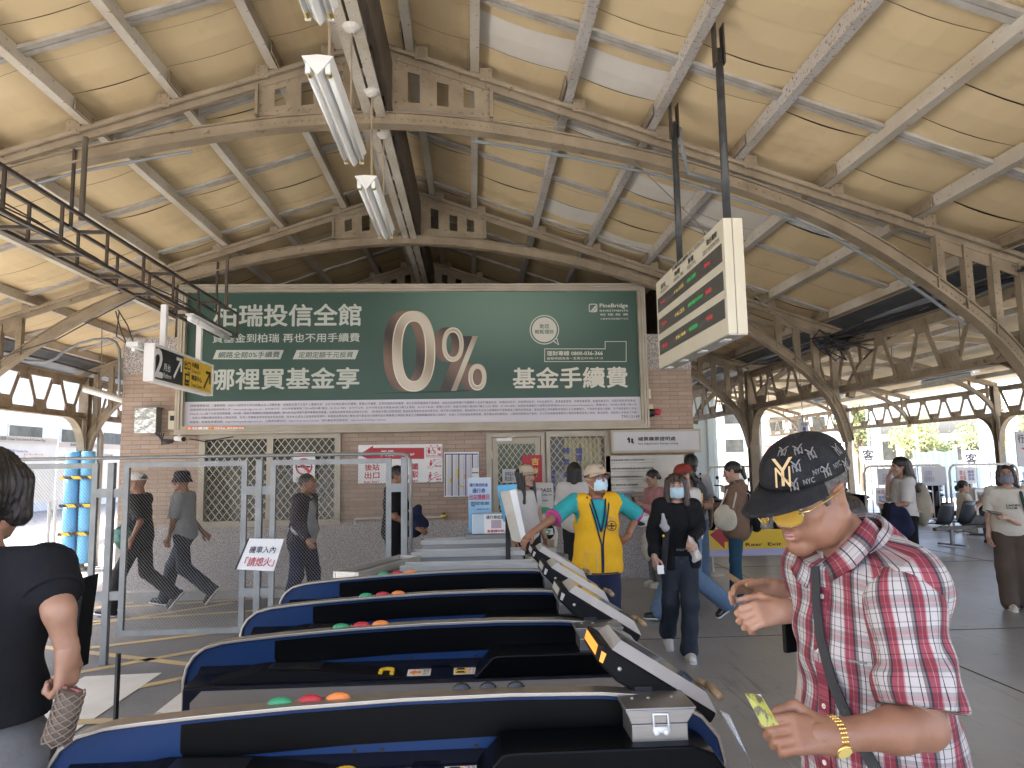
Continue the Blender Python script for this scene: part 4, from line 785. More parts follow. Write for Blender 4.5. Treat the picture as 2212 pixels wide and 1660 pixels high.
# leaning boards by the staff member
Zw=ZM(1050,990,.2048,6.0); 
t=thing('cover_board','long stained white board leaning beside the staff member','board',tuple(Zw(700,1270))); g=MB(); M('stained',(.55,.52,.44),.6,c2=(.42,.37,.28),sc=5,c3=(.30,.2,.1),s3=6,lo3=.62,hi3=.75)
q=shape(Zw,[(512,712),(618,700),(745,1240),(800,1290),(760,1290),(645,1262)]); g.add(q+[(p[0],p[1]+.05,p[2]) for p in q],[tuple(range(6)),tuple(range(11,5,-1))]+[(k,(k+1)%6,6+(k+1)%6,6+k) for k in range(6)]); g.build('stained_face','stained',t)
q=shape(Zw,[(618,700),(690,682),(806,1240),(800,1292),(745,1240)],-.012); g=MB(); g.add(q+[(p[0],p[1]+.05,p[2]) for p in q],[tuple(range(5)),tuple(range(9,4,-1))]+[(k,(k+1)%5,5+(k+1)%5,5+k) for k in range(5)]); g.build('white_edge','white',t)
t=thing('blue_board','pale blue worn board standing behind the stained white board','board',tuple(Zw(560,1050,.2))); q=shape(Zw,[(475,640),(700,625),(700,690),(640,1060),(548,1048)],.2); g=MB(); g.add(q+[(p[0],p[1]+.04,p[2]) for p in q],[tuple(range(5)),tuple(range(9,4,-1))]+[(k,(k+1)%5,5+(k+1)%5,5+k) for k in range(5)]); M('wornblue',(.12,.42,.66),.5,c2=(.10,.35,.58),sc=3,c3=(.5,.48,.44),s3=8,lo3=.66,hi3=.7); g.build('panel','wornblue',t)
g=MB(); a=Zw(570,1050,.15); g.bb(a.x-.0,a.x+.04,a.y,a.y+.03,0,a.z+.05); g.build('dark_leg','black',t)
t=thing('steel_bin','round polished steel bin behind the card readers','bin',(.62,6.2,0)); g=MB(); g.lathe([(.17,.0),(.18,.02),(.18,.86),(.185,.865),(.185,.90),(.17,.905),(.13,.875),(.0,.87)],(.62,6.2,0),28); g.build('drum','stainless',t,smooth=False); g=MB(); g.lathe([(.12,.874),(.11,.88),(0,.88)],(.62,6.2,0),24); g.build('lid_opening','white',t)
# TPASS card machine
Zm=ZM(1050,990,.2048,8.3); t=thing('card_machine','beige add value card machine with green trim and a tall pass sign','card machine',(.75,8.35,0))
M('machine',(.58,.55,.47),.4); M('tpgrey',(.55,.52,.47),.5); M('darkgreen',(.03,.16,.08),.5)
a=Zm(905,955);b=Zm(1108,610); g=MB(); g.bb(a.x,b.x,8.3,8.33,a.z,b.z); g.build('sign_board','tpgrey',t)
txt('lettering','TPASS',Zm,922,1090,672,716,'ink',t,.02,d=-.003); txt('lettering','行政院通勤月票',Zm,925,1092,738,758,'ink',t,.01,d=-.003); txt('lettering','地方社福卡',Zm,962,1055,800,820,'ink',t,.01,d=-.003)
g=MB(); g.poly(*shape(Zm,[(915,950)]+[(1012+95*math.cos(x),950+68*math.sin(x)) for x in np.linspace(-pi,0,16)]+[(1108,950)],-.003)); g.build('green_arc','green',t)
q=[tuple(Zm(x,y,-.05)) for x,y in ((912,975),(1105,960),(1165,1180),(1155,1340),(940,1340),(930,1120))]; g=MB(); g.add(q+[(p[0],p[1]+.3,p[2]) for p in q],[tuple(range(6)),tuple(range(11,5,-1))]+[(k,(k+1)%6,6+(k+1)%6,6+k) for k in range(6)]); g.build('housing','machine',t,bevel=.015)
g=MB(); a=Zm(950,1340);b=Zm(1140,1340); g.bb(a.x,b.x,8.26,8.5,0,a.z); g.build('pedestal','machine',t)
g=MB(); g.poly(*shape(Zm,[(1050+75*math.cos(x),1160+90*math.sin(x)) for x in np.linspace(0,2*pi,24)][:-1],-.054)); g.build('card_well','gateblack',t); g=MB(); g.poly(*shape(Zm,[(985,1130),(1105,1125),(1112,1195),(995,1200)],-.057)); g.build('pictogram_card','offwhite',t); g=MB(); ring(g,Zm,1040,1165,32,30,18,16,-.06); g.build('green_ring','green',t); txt('lettering','P',Zm,1065,1085,1140,1172,'green',t,.02,d=-.06)
g=MB(); g.poly(*shape(Zm,[(995,1275),(1015,1275),(1015,1260),(1042,1288),(1015,1315),(1015,1302),(995,1302)],-.054)); g.build('green_arrow','darkgreen',t); g=MB(); g.poly(*shape(Zm,[(1055,1250),(1120,1250),(1120,1335),(1055,1335)],-.054)); g.build('coin_slot','tape',t)
# ==== mesh fence beside the road
FY=7.0; fn=thing('mesh_fence','galvanised mesh fence panels with posts and rail beside the road','fence',(-3,FY,ZR))
def post(x,z0,z1,w=.06,nm='post'): g=MB(); g.bb(x-w/2,x+w/2,FY-w/2,FY+w/2,z0,z1); return g.build(nm,'galv',fn,bevel=.004)
post(-3.43,ZR,1.755); post(-2.05,ZR,1.765); post(-.67,ZR,1.765)
def panel(x0,x1,z0=.155,z1=1.755,w=.05):
    g=MB()
    g.prism([(x0,z1),(x1,z1),(x1-w,z1-w),(x0+w,z1-w)],(0,FY-.02,0),(1,0,0),(0,0,1),(0,.04,0)); g.prism([(x0,z0),(x0+w,z0+w),(x1-w,z0+w),(x1,z0)],(0,FY-.02,0),(1,0,0),(0,0,1),(0,.04,0))
    g.prism([(x0,z0),(x0,z1),(x0+w,z1-w),(x0+w,z0+w)],(0,FY-.02,0),(1,0,0),(0,0,1),(0,.04,0)); g.prism([(x1,z0),(x1-w,z0+w),(x1-w,z1-w),(x1,z1)],(0,FY-.02,0),(1,0,0),(0,0,1),(0,.04,0))
    f=g.build('panel_frame','galv',fn)
    cw,ch,s=.029,.0175,.0024; xa,xb,za,zb=x0+w,x1-w,z0+w,z1-w; n=int((xb-xa)/(cw/2)); m=int((zb-za)/ch)
    X=xa+np.arange(n+1)*(xb-xa)/n; vs=[];fs=[]
    for r in range(m+1):
        zc=za+ch*r; zz=zc+np.where(np.arange(n+1)%2==r%2,ch*.5,-ch*.5)*.93; zz=np.clip(zz,za-.004,zb+.004); b0=len(vs)
        for k in range(n+1): vs+=[(X[k],FY-.004,zz[k]-s/2),(X[k],FY+.001,zz[k]+s/2)]
        fs+=[(b0+2*k,b0+2*k+2,b0+2*k+3,b0+2*k+1) for k in range(n)]
    g=MB(); g.add(vs,fs); me=bpy.data.meshes.new('mesh_infill'); me.from_pydata(g.v,[],g.f); link_mesh(me,'mesh_infill','mesh_metal',None) if 0 else link_mesh(me,'mesh_infill',f,'mesh_metal')
panel(-6.0,-3.555); panel(-3.315,-2.165); panel(-1.945,-.795)
for x0,x1 in ((-3.555,-3.46),(-3.40,-3.315),(-2.165,-2.08),(-2.02,-1.945),(-.795,-.70)):
    for z in (1.47,.52): g=MB(); g.bb(x0,x1,FY-.02,FY+.02,z-.04,z+.04); g.build('link_bar','galv',fn)
g=MB(); g.tube([(-6,FY-.01,1.80),(-3,FY-.01,1.80),(-.78,FY-.01,1.80),(-.66,FY-.02,1.79),(-.615,FY-.03,1.74),(-.605,FY-.03,1.66),(-.605,FY-.03,.3)],.017,10); g.build('handrail','galv',fn,smooth=True)
Zp=ZM(240,1040,.2532,6.9); t=thing('engine_off_sign','white hand lettered board tied at a slant to the mesh fence','sign',tuple(Zp(1420,1090)))
A,B,C_,D_=Zp(1203,1085),Zp(1548,1103),Zp(1640,808),Zp(1322,805)
g=MB(); g.add([*map(tuple,(A,B,C_,D_))]+[(p.x,p.y+.012,p.z) for p in (A,B,C_,D_)],[(0,1,2,3),(7,6,5,4)]+[(k,(k+1)%4,4+(k+1)%4,4+k) for k in range(4)]); g.build('board','white',t); g=MB(); g.bar(V(A)+V((-.003,.006,0)),V(D_)+V((-.003,.006,0)),.014,.018,(0,1,0)); g.build('black_edge','black',t)
def skew(s,x0,x1,y0,y1,sl,mat,b):
    o=Zp(x0,y1,-.004); u=Zp(x1,y1,-.004)-o; v=Zp(x0+sl,y0,-.004)-o; text('lettering',s,tuple(o),tuple(u),tuple(v),1,1,mat,t,b)
skew('機車入內',1318,1555,875,938,20,'ink',.01); skew('「請熄火」',1270,1540,975,1058,28,'redtxt',.012)
# ==== black hanging lattice with the platform sign
LX=-3.45; lt=thing('hanging_lattice','black iron lattice frame hung from the roof over the road side','lattice frame',(LX,6,3.5))
for x in (LX-.13,LX+.13):
    for z in (3.53,3.85): g=MB(); g.bar((x,2.5,z),(x,10.12,z),.028,.028); g.build('chord','black_steel',lt)
for k,y in enumerate(np.arange(2.9,10.15,.72)):
    g=MB()
    for x in (LX-.13,LX+.13): g.bar((x+.002,y,3.53),(x+.002,y,3.85),.025,.018,(0,1,0))
    z=3.85 if k%2 else 3.53; g.bar((LX-.13,y,z),(LX+.13,y,z),.03,.03); g.bar((LX-.13,y+.36,3.53),(LX+.13,y+.36,3.53),.03,.025); g.build('rung','black_steel',lt)
for y in (6.35,9.95):
    for dx in (-.1,.1): g=MB(); g.tube([(LX+dx,y-.03-.2*(dx>0),3.83),(LX+dx,y-.03-.2*(dx>0),4.56 if dx<0 else 4.58)],.017 if dx<0 else .024,8); g.build('hanger_rod','black_steel' if dx<0 else 'steel_dark',lt)
g=MB()
for k in range(4): g.tube([(LX-.05+.03*k,y,3.62+.03*math.sin(2.1*y+k)) for y in np.arange(2.6,10,.5)],.007,5)
g.build('loose_wires','cable',lt)
t=thing('tube_light','white tube light under the far end of the black lattice','tube light',(-3.3,9,3.45)); g=MB(); g.bb(-3.36,-3.27,8.4,9.75,3.475,3.50); g.build('tray','lampwhite',t); g=MB(); g.tube([(-3.315,8.42,3.44),(-3.315,9.73,3.44)],.036,12); g.build('tube','tube',t,smooth=True)
for y in (8.6,9.5): g=MB(); g.tube([(-3.355,y,3.46),(-3.34,y,3.41),(-3.29,y,3.41),(-3.275,y,3.46)],.006,5); g.build('clip','alu',t)
sg=thing('platform_sign','hanging box sign, black half for platform two and yellow half for the exit','sign',(LX,8.6,2.62))
y0,y1,z0,z1=7.70,9.45,2.62,3.03; g=MB()
g.bb(LX-.05,LX+.06,y0,y1,z1-.03,z1); g.bb(LX-.05,LX+.06,y0,y1,z0,z0+.03); g.bb(LX-.05,LX+.06,y0,y0+.04,z0+.03,z1-.03); g.bb(LX-.05,LX+.06,y1-.04,y1,z0+.03,z1-.03); g.build('frame','white',sg,bevel=.004)
ym=y0+.46*(y1-y0); fx=LX+.045
g=MB(); g.bb(LX-.04,fx,y0+.04,ym,z0+.03,z1-.03); g.build('black_face','black',sg); g=MB(); g.bb(LX-.04,fx,ym,y1-.04,z0+.03,z1-.03); g.build('yellow_face','yellow',sg)
def sgt(s,f0,f1,v0,v1,mat,b=.0): text('lettering',s,(fx+.003,y0+f0*(y1-y0),z0+v0*(z1-z0)),(0,1,0),(0,0,1),(f1-f0)*(y1-y0),(v1-v0)*(z1-z0),mat,sg,b)
sgt('2',.03,.14,.16,.88,'white',.03); sgt('月台',.155,.255,.36,.56,'white',.02); sgt('Platform',.155,.27,.17,.30,'white',.01)
sgt('出口',.475,.575,.58,.84,'ink',.03); sgt('Exit',.53,.575,.48,.55,'ink',.01); sgt('中興路',.60,.73,.70,.86,'ink',.02); sgt('Zhongxing Rd.',.60,.76,.53,.65,'ink',0); sgt('轉運中心',.60,.79,.32,.48,'ink',.02); sgt('Transit Center',.60,.79,.13,.25,'ink',0)
def arrow(f0,f1,v0,v1,mat):
    Yf=lambda f:y0+f*(y1-y0); Zv=lambda v:z0+v*(z1-z0); g=MB(); x=fx+.003
    L=V((x,Yf(f0),Zv(v0))); Rr=V((x,Yf(f1),Zv(v1))); w=.035
    g.bar(L,Rr-V((0,.03,.03)),w,.003,(1,0,0)); g.bar(V((x+.001,Yf(f1)-.15,Zv(v1)-.012)),V((x+.001,Yf(f1)+.005,Zv(v1)-.012)),w,.003,(1,0,0)); g.bar(V((x+.002,Yf(f1)-.012,Zv(v1)+.005)),V((x+.002,Yf(f1)-.012,Zv(v1)-.15)),w,.003,(1,0,0)); g.build('arrow',mat,sg)
arrow(.31,.43,.25,.83,'white'); arrow(.83,.95,.18,.72,'ink')
g=MB(); Yf=lambda f:y0+f*(y1-y0); Zv=lambda v:z0+v*(z1-z0); g.bb(fx,fx+.003,Yf(.49),Yf(.565),Zv(.12),Zv(.47)); g.build('bus_icon','ink',sg); g=MB(); g.bb(fx+.003,fx+.005,Yf(.503),Yf(.552),Zv(.29),Zv(.41)); g.bb(fx+.003,fx+.005,Yf(.505),Yf(.515),Zv(.17),Zv(.22)); g.bb(fx+.003,fx+.005,Yf(.54),Yf(.55),Zv(.17),Zv(.22)); g.build('bus_windows','yellow',sg)
for f in (.2,.79): g=MB(); g.bb(LX-.03,LX+.03,Yf(f)-.03,Yf(f)+.03,z1,3.52); g.build('hanger_post','white',sg)
t=thing('tube_light','small white tube light beside the end of the platform sign','tube light',(LX-.12,8,3)); g=MB(); g.bb(LX-.2,LX-.08,7.62,8.9,2.98,3.03); g.build('tray','lampwhite',t); g=MB(); g.tube([(LX-.14,7.65,2.95),(LX-.14,8.88,2.95)],.02,8); g.build('tube','tube',t)
g=MB(); g.tube([(LX-.05,9.3,3.0),(LX-.15,9.3,3.3),(LX-.1,9.35,3.52)],.008,5); g.build('feed_wire','cable',sg)
# tube light by the padded column
t=thing('tube_light','white tube light hung on rods near the padded column','tube light',(-5.6,11,2.7)); Zq=ZM(0,740,.1808,11.2); a,b=Zq(1075,880),Zq(1530,1010); b=b+(b-a)*.25; b.y=a.y=11.2
g=MB(); g.tube([a,b],.045,10); g.build('tube','tube',t,smooth=True); g=MB(); g.bar(a+V((0,0,.05)),b+V((0,0,.05)),.1,.03); g.build('tray','steel',t)
g=MB(); g.tube([a+V((.25,0,.05)),a+V((.22,0,1.05))],.007,5); g.build('hanger_rod','cable_grey',t)
# ==== hanging V lamps along the ridge
def vlamp(x,y,z,L,label):
    t=thing('hanging_lamp',label,'lamp',(x,y+L/2,z),group='twin tube lamps hung along the ridge')
    g=MB(); pr=[(-.085,.075),(0,-.03),(.085,.075),(.088,.082),(.0,.09),(-.088,.082)]
    g.prism(pr,(x,y,z),(1,0,0),(0,0,1),(0,L,0)); g.build('reflector','lampwhite',t)
    for s in (-1,1):
        g=MB(); g.tube([(x+s*.056,y+.07,z+.004),(x+s*.056,y+L-.07,z+.004)],.0155,10); tb=g.build('fluorescent_tube','tube',t,smooth=True)
        for ya in (y+.03,y+L-.07): g=MB(); g.tube([(x+s*.056,ya,z+.004),(x+s*.056,ya+.045,z+.004)],.0165,8); g.build('brass_cap','brass',tb)
        for ya in (y+.012,y+L-.026): g=MB(); g.bb(x+s*.056-.014,x+s*.056+.014,ya,ya+.014,z-.014,z+.045); g.build('lamp_holder','lampwhite',t)
    g=MB(); g.tube([(x-.01,y+.3*L,z+.085),(x-.01,y+.3*L,4.9)],.010,6); g.tube([(x-.01,y+.92*L,z+.085),(x-.01,y+.92*L,4.9)],.008,6); g.build('hanger_rod','steel',t)
    g=MB(); g.lathe([(.01,-.05),(.05,-.03),(.055,-.01),(.07,0)],(x-.01,y+.3*L,4.9),14); g.lathe([(.01,-.05),(.05,-.03),(.07,0)],(x-.01,y+.92*L,4.9),14); g.build('ceiling_rose','plaster',t)
    return t
vlamp(-.85,3.81,3.9,1.25,'large white twin tube lamp hanging below the nearest arched truss'); vlamp(-.83,5.49,3.9,1.3,'smaller looking white twin tube lamp hanging farther along the ridge'); vlamp(-.73,2.05,3.88,1.28,'white twin tube lamp cut off by the top edge')
# ==== train information board
M('boardcream',(.66,.62,.49),.4,c2=(.60,.56,.43),sc=2.5); M('ledgrey',(.13,.125,.11),.35); M('ledline',(.045,.043,.04),.5)
LBX=1.72; la,lb,lz0,lz1=6.41,4.615,2.53,3.335; W_=la-lb; H_=lz1-lz0
ib=thing('information_board','cream hanging train arrival board with three dark display strips','information board',(1.8,5.5,lz0))
g=MB(); g.bb(LBX,LBX+.06,lb,la,lz0,lz1); g.bb(LBX+.064,LBX+.135,lb,la,lz0,lz1); g.build('casing','boardcream',ib,bevel=.004); g=MB(); g.bb(LBX+.004,LBX+.131,lb+.004,la-.004,lz0-.006,lz0-.0005); g.build('bottom_tray','alu',ib)
for f in (.08,.33,.6,.88): g=MB(); y=la-f*W_; g.bb(LBX+.03,LBX+.08,y-.05,y+.05,lz0-.014,lz0-.0065); g.build('latch','lampwhite',ib)
def ibt(nm,s,f0,f1,v0,v1,mat,b=0): return text(nm,s,(LBX-.004,la-f0*W_,lz1-v1*H_),(0,-1,0),(0,0,1),(f1-f0)*W_,(v1-v0)*H_,mat,ib,b)
EM('ledred',(.6,.015,.02),.09); EM('ledgreen',(.015,.5,.1),.07); EM('ledyellow',(.6,.42,.1),.07)
ROW=[('彰化','16:05','區間','準點'),('潮州','16:25','自強3000','準點'),('基隆','16:44','區間快','準點')]
for r,(v0,v1) in enumerate(((.205,.365),(.447,.612),(.688,.855))):
    g=MB(); g.bb(LBX-.003,LBX-.0005,la-.975*W_,la-.03*W_,lz1-v1*H_,lz1-v0*H_); g.build('display_strip','ledgrey',ib)
    g=MB(); n=13
    for k in range(n): z=lz1-(v0+(v1-v0)*(k+.5)/n)*H_; g.bb(LBX-.0036,LBX-.003,la-.975*W_,la-.03*W_,z-.0022,z+.0022)
    g.build('display_louvre','ledline',ib)
    a,b=v0+.04,v1-.045
    for s,f0,f1,m in zip(ROW[r],(.085,.33,.535,.765),(.175,.475,.65 if r!=1 else .73,.84),('ledred','ledyellow','ledgreen','ledred')): ibt('led_lettering',s,f0,f1,a+.02,b-.02,m)
for s,f0,f1,v0,v1,b in (('起站',.10,.185,.075,.128,.02),('ORIGINATION',.085,.235,.142,.178,0),('時間',.345,.43,.075,.128,.02),('ARRIVAL TIME',.325,.48,.142,.178,0),('車種',.555,.635,.075,.128,.02),('TRAIN TYPE',.535,.66,.142,.178,0),('列車到站資訊',.31,.56,.012,.055,.015),('ARRIVAL INFORMATION',.57,.78,.012,.055,0),('晚分資訊',.81,.93,.06,.118,.02),('DELAY INFORMATION',.76,.955,.135,.178,0)): ibt('lettering',s,f0,f1,v0,v1,'ink',b)
for y in (4.72,5.86):
    g=MB(); g.tube([(1.79,y,lz1),(1.79,y,4.62)],.028,12); pp=g.build('hanger_pipe','black_pipe',ib,smooth=True); g=MB(); g.bb(1.755,1.765,y-.04,y+.04,4.5,4.8); g.bb(1.815,1.825,y-.04,y+.04,4.5,4.8); g.build('hanger_clevis','black_steel',pp)
g=MB(); g.tube([(1.79,5.9,4.55),(1.82,5.95,4.68),(1.88,6.0,4.66),(1.92,6.05,4.45),(2.0,6.2,4.32),(2.4,6.28,4.25)],.018,8); g.build('feed_conduit','conduit',ib,smooth=True)
# conduits and wires along the trusses
t=thing('truss_conduit','blue grey conduit strapped along the nearest arch on the concourse side','conduit',(2,6.4,4)); g=MB(); g.tube([(X0+o,6.46,float(np.interp(o,[p[0] for p in AR],[p[1] for p in AR]))-.03) for o in np.linspace(.9,5.6,24)],.016,7); g.build('conduit','conduit',t)
t=thing('truss_conduit','blue grey conduit strapped under the nearest arch on the road side','conduit',(-3,6.4,4)); g=MB(); g.tube([(X0-o,6.46,float(np.interp(o,[p[0] for p in AR],[p[1] for p in AR]))-.025) for o in np.linspace(1.7,4.4,14)],.014,7); g.build('conduit','conduit',t)
t=thing('sagging_wire','thin grey wire sagging between the trusses behind the information board','wire',(2.5,6,4)); g=MB(); P=[V((1.5,6.3,4.5)),V((2.3,6.9,4.1)),V((3.2,8.1,3.75)),V((4.4,9.4,3.5)),V((5.3,9.9,3.4))]
g.tube(P,.006,5); g.tube([V((-.7,6.28,4.95)),V((-.3,6.28,4.93)),V((.2,6.28,4.86)),V((.9,6.3,4.8))],.005,5); g.build('wire','cable_grey',t)
t=thing('sagging_wire','dark wires looped along the road side of the second truss','wire',(-5,9.8,3.6)); g=MB()
for q in ([(-6.4,9.85,3.2),(-5.6,9.8,3.45),(-5.0,9.8,3.8),(-4.4,9.85,4.15)],[(-5.0,10.1,3.9),(-4.93,10.15,3.6),(-4.85,10.2,3.4)],[(-4.97,10.1,3.92),(-4.85,10.15,3.7),(-4.78,10.2,3.45)],[(-4.95,10.1,3.9),(-5.0,10.15,3.55),(-4.83,10.2,3.42)]): g.tube([V(p) for p in q],.009,5)
g.build('wires','cable',t)
t=thing('cable_bundle','tangle of black cables at the girder end above the concourse','cable',(5.3,9.9,3.3)); g=MB(); rr=random.Random(4)
for k in range(14): 
    p=V((5.3+rr.uniform(-.1,.1),9.85,3.35+rr.uniform(-.1,.1))); g.tube([p,p+V((rr.uniform(-.4,.1),-.15,rr.uniform(-.2,.15))),p+V((rr.uniform(-.5,.3),rr.uniform(-.6,.2),rr.uniform(-.3,.1))),p+V((rr.uniform(-.3,.3),rr.uniform(-1.2,.5),rr.uniform(-.1,.2)))],.011,5)
for k in range(8): g.tube([(5.2+.03*k,y,3.42+.03*math.sin(3*y+k)) for y in np.arange(3,13,.5)],.014,5)
g.build('cables','cable',t)
t=thing('ridge_wiring','frayed cable wrapped around the ridge girder over the nearest lamp','cable',(X0,3.6,4.9)); g=MB(); rr=random.Random(9)
for k in range(7): y=3.0+k*.08; g.tube([(X0-.12,y,4.95),(X0-.1,y+.05,4.88),(X0+.1,y+.1,4.885),(X0+.13,y+.16,5.0)],.008,5)
g.build('cable','cable_grey',t)
# ==== things beyond the concourse
M('pipewhite',(.66,.63,.56),.4,c2=(.55,.51,.43),sc=5); M('paleblue',(.50,.60,.66),.6); M('palewall',(.68,.67,.63),.8,c2=(.60,.59,.55),sc=1); M('redwall',(.40,.16,.13),.8); M('screenfab',(.22,.30,.38),.8,c2=(.17,.24,.31),sc=2); M('tyre',(.015,.015,.016),.8); M('chairblack',(.012,.012,.013),.35)
M('leaf',(.22,.27,.13),.6,c2=(.15,.20,.09),sc=.8); M('leaf_light',(.28,.31,.14),.6,c2=(.19,.23,.10),sc=.8); M('bark',(.12,.09,.06),.9)
def barrier(x0,x1,y,label,h=1.47):
    t=thing('crowd_barrier',label,'railing',((x0+x1)/2,y,0),group='white pipe railings')
    g=MB(); g.tube([(x0,y,.02),(x0,y,h-.15),(x0+.04,y,h-.05),(x0+.12,y,h),(x1-.12,y,h),(x1-.04,y,h-.05),(x1,y,h-.15),(x1,y,.02)],.027,8); g.tube([(x0,y,.28),(x1,y,.28)],.02,8); g.tube([(x0,y-.3,.03),(x0,y+.3,.03)],.025,8); g.tube([(x1,y-.3,.03),(x1,y+.3,.03)],.025,8); g.build('frame','pipewhite',t)
    n=int((x1-x0)/.15); g=MB()
    for k in range(1,n): x=x0+(x1-x0)*k/n; g.bb(x-.009,x+.009,y-.008,y+.008,.28,h-.02)
    g.build('bars','pipewhite',t); return t
b1=barrier(8.72,10.58,15.55,'white pipe railing carrying two paper notices behind the long haired woman'); barrier(10.66,12.25,15.5,'white pipe railing behind the recycling cabinet'); barrier(12.35,15.5,15.3,'white pipe railing at the frame edge behind the woman in a mask'); barrier(7.9,9.4,18.6,'farther white pipe railing behind the parked scooters'); barrier(6.4,7.8,19.2,'small white pipe railing seen beside the black cap')
barrier(16.8,26,19.5,'long white pipe railing along the platform edge far off'); barrier(16.8,20,30,'distant white pipe railing farther along the platform')
def board(name,label,cat,x0,x1,y,z0,z1,lines,face='white',tilt=0):
    t=thing(name,label,cat,((x0+x1)/2,y,z0)); g=MB(); g.bb(x0,x1,y,y+.012,z0,z1); g.build('sheet',face,t)
    for s,a,b,c,d,m in lines: text('lettering',s,(x0+a*(x1-x0),y-.003,z0+c*(z1-z0)),*XZ,(b-a)*(x1-x0),(d-c)*(z1-z0),m,t,.01)
    return t
board('notice','white printed notice on the railing left of the long haired woman','notice',8.98,9.88,15.48,1.05,1.42,[('旅客須知',.3,.7,.82,.93,'ink'),('本區域為車站營運範圍\n非經許可不得擅自進入\n請依動線指示通行',.12,.88,.15,.7,'bluegrey')],'greypaper')
board('notice','pale violet and white notice on the railing right of the long haired woman','notice',10.0,10.56,15.47,1.02,1.44,[('公告事項\n請旅客配合',.08,.5,.2,.8,'bluegrey')],'greypaper')
board('notice','white notice with red first line tied low on the railing','notice',8.9,9.6,15.46,.63,1.0,[('本區域為營制區',.05,.95,.62,.85,'redtxt'),('非核准工作車輛\n禁止進入',.08,.85,.15,.5,'bluetxt')])
board('notice','small notice in red and blue print on the railing above the seated woman','notice',10.78,11.2,15.4,1.05,1.42,[('禁止\n停車',.1,.45,.2,.8,'redtxt'),('機車\n請停\n放區',.55,.9,.2,.8,'bluetxt')])
t=thing('net_bag','clear blue tinted plastic bag hung on the railing','bag',(9.3,15.4,.3)); g=MB(); g.ell((9.3,15.4,.38),(.2,.12,.24),14,10); g.tube([(9.3,15.4,.55),(9.3,15.42,.75)],[.05,.01],6); M('bagblue',(.30,.46,.50),.2,alpha=.8); g.build('sack','bagblue',t,smooth=True)
# scooters
def scooter(label,col):
    t=thing('scooter',label,'scooter',(0,0,0),0.0001,group='scooters parked in rows beyond the concourse')
    for y in (-.62,.62): g=MB(); g.lathe([(.13,-.05),(.22,-.045),(.245,0),(.22,.045),(.13,.05)],(0,y,.245),18,(1,0,0)); wh=g.build('wheel','tyre',t); g=MB(); g.lathe([(.0,-.04),(.12,-.035),(.12,.035),(.0,.04)],(0,y,.245),12,(1,0,0)); g.build('rim','alu',wh)
    g=MB(); g.prism([(-.86,.50),(-.55,.42),(-.1,.30),(.25,.30),(.36,.35),(.40,.62),(.50,.90),(.56,.92),(.58,.85),(.50,.45),(.30,.18),(-.1,.18),(-.35,.25),(-.80,.40)],(-.12,0,0),(0,-1,0),(0,0,1),(.24,0,0)); g.build('body',col,t,bevel=.05)
    g=MB(); g.prism([(-.85,.72),(-.5,.78),(-.1,.74),(.02,.68),(-.1,.62),(-.8,.62)],(-.13,0,0),(0,-1,0),(0,0,1),(.26,0,0)); g.build('seat','gatematt',t,bevel=.03)
    g=MB(); g.prism([(-.88,.62),(-.05,.62),(-.1,.34),(-.5,.42)],(-.15,0,0),(0,-1,0),(0,0,1),(.30,0,0)); g.build('side_panel',col,t,bevel=.03)
    g=MB(); g.prism([(.38,.85),(.60,.80),(.66,.95),(.50,1.04),(.36,1.0)],(-.15,0,0),(0,-1,0),(0,0,1),(.30,0,0)); g.build('front_cowl',col,t,bevel=.04)
    g=MB(); g.ell((0,-.655,.88),(.09,.03,.06)); g.build('headlight','lampwhite',t,smooth=True); g=MB(); g.prism([(.40,.42),(.72,.52),(.86,.44),(.80,.38)],(-.07,0,0),(0,-1,0),(0,0,1),(.14,0,0)); g.build('front_fender',col,t,bevel=.02)
    g=MB(); g.tube([(-.33,-.36,1.03),(-.14,-.44,1.02),(0,-.46,1.0),(.14,-.44,1.02),(.33,-.36,1.03)],.018,7); g.build('handlebar','black',t)
    for s in (-1,1): g=MB(); g.tube([(s*.22,-.42,1.02),(s*.27,-.45,1.18)],.007,5); g.ell((s*.29,-.45,1.22),(.06,.018,.045)); g.build('mirror','black',t,smooth=True)
    g=MB(); g.box(0,.9,.50,.12,.02,.18); g.build('number_plate','white',t); return t
sc=[scooter('grey black scooter nearest the railing behind the man in the black cap','gatematt'),scooter('white front scooter in the crowded row under the canopy','white'),scooter('dark blue scooter in the crowded row','gatenavy')]
kk=0
SP=[(8.35,17.0,1.1,0),(7.9,16.2,1.3,0),(9.8,17.3,.9,0),(11.0,17.4,.6,2),(6.2,15.4,.5,1),(5.75,16.1,.4,0),(6.7,16.3,.7,2),(7.25,15.6,.6,0),(5.0,16.9,.4,0),(4.5,15.8,.3,2),(4.1,16.9,.3,1),(5.3,18.3,.3,0),(6.2,18.2,.4,1),(11.9,17.6,.7,0),(13.2,17.2,.8,1)]
DS=['grey black','white fronted','dark blue']; first={0:1,1:1,2:1}
WH=['behind the left end post of the notice railing','by the notice railing, turned sideways','half hidden by the notices on the railing','behind the seated woman','between the brown jacket and the steel column','just left of the brown jacketed woman','beside the steel column','right of the steel column','behind the two backpack wearers','beside the brick building corner','farthest toward the brick building','in the rear row left of the column','in the rear row next to the column','behind the recycling cabinet','behind the woman in a mask']
for (x,y,rz,k),wh in zip(SP,WH):
    o=sc[k] if first[k] else dup(sc[k]); first[k]=0
    o.location=(x,y,0); o.rotation_euler=(0,0,rz); o['label']=f'{DS[k]} scooter {wh}'
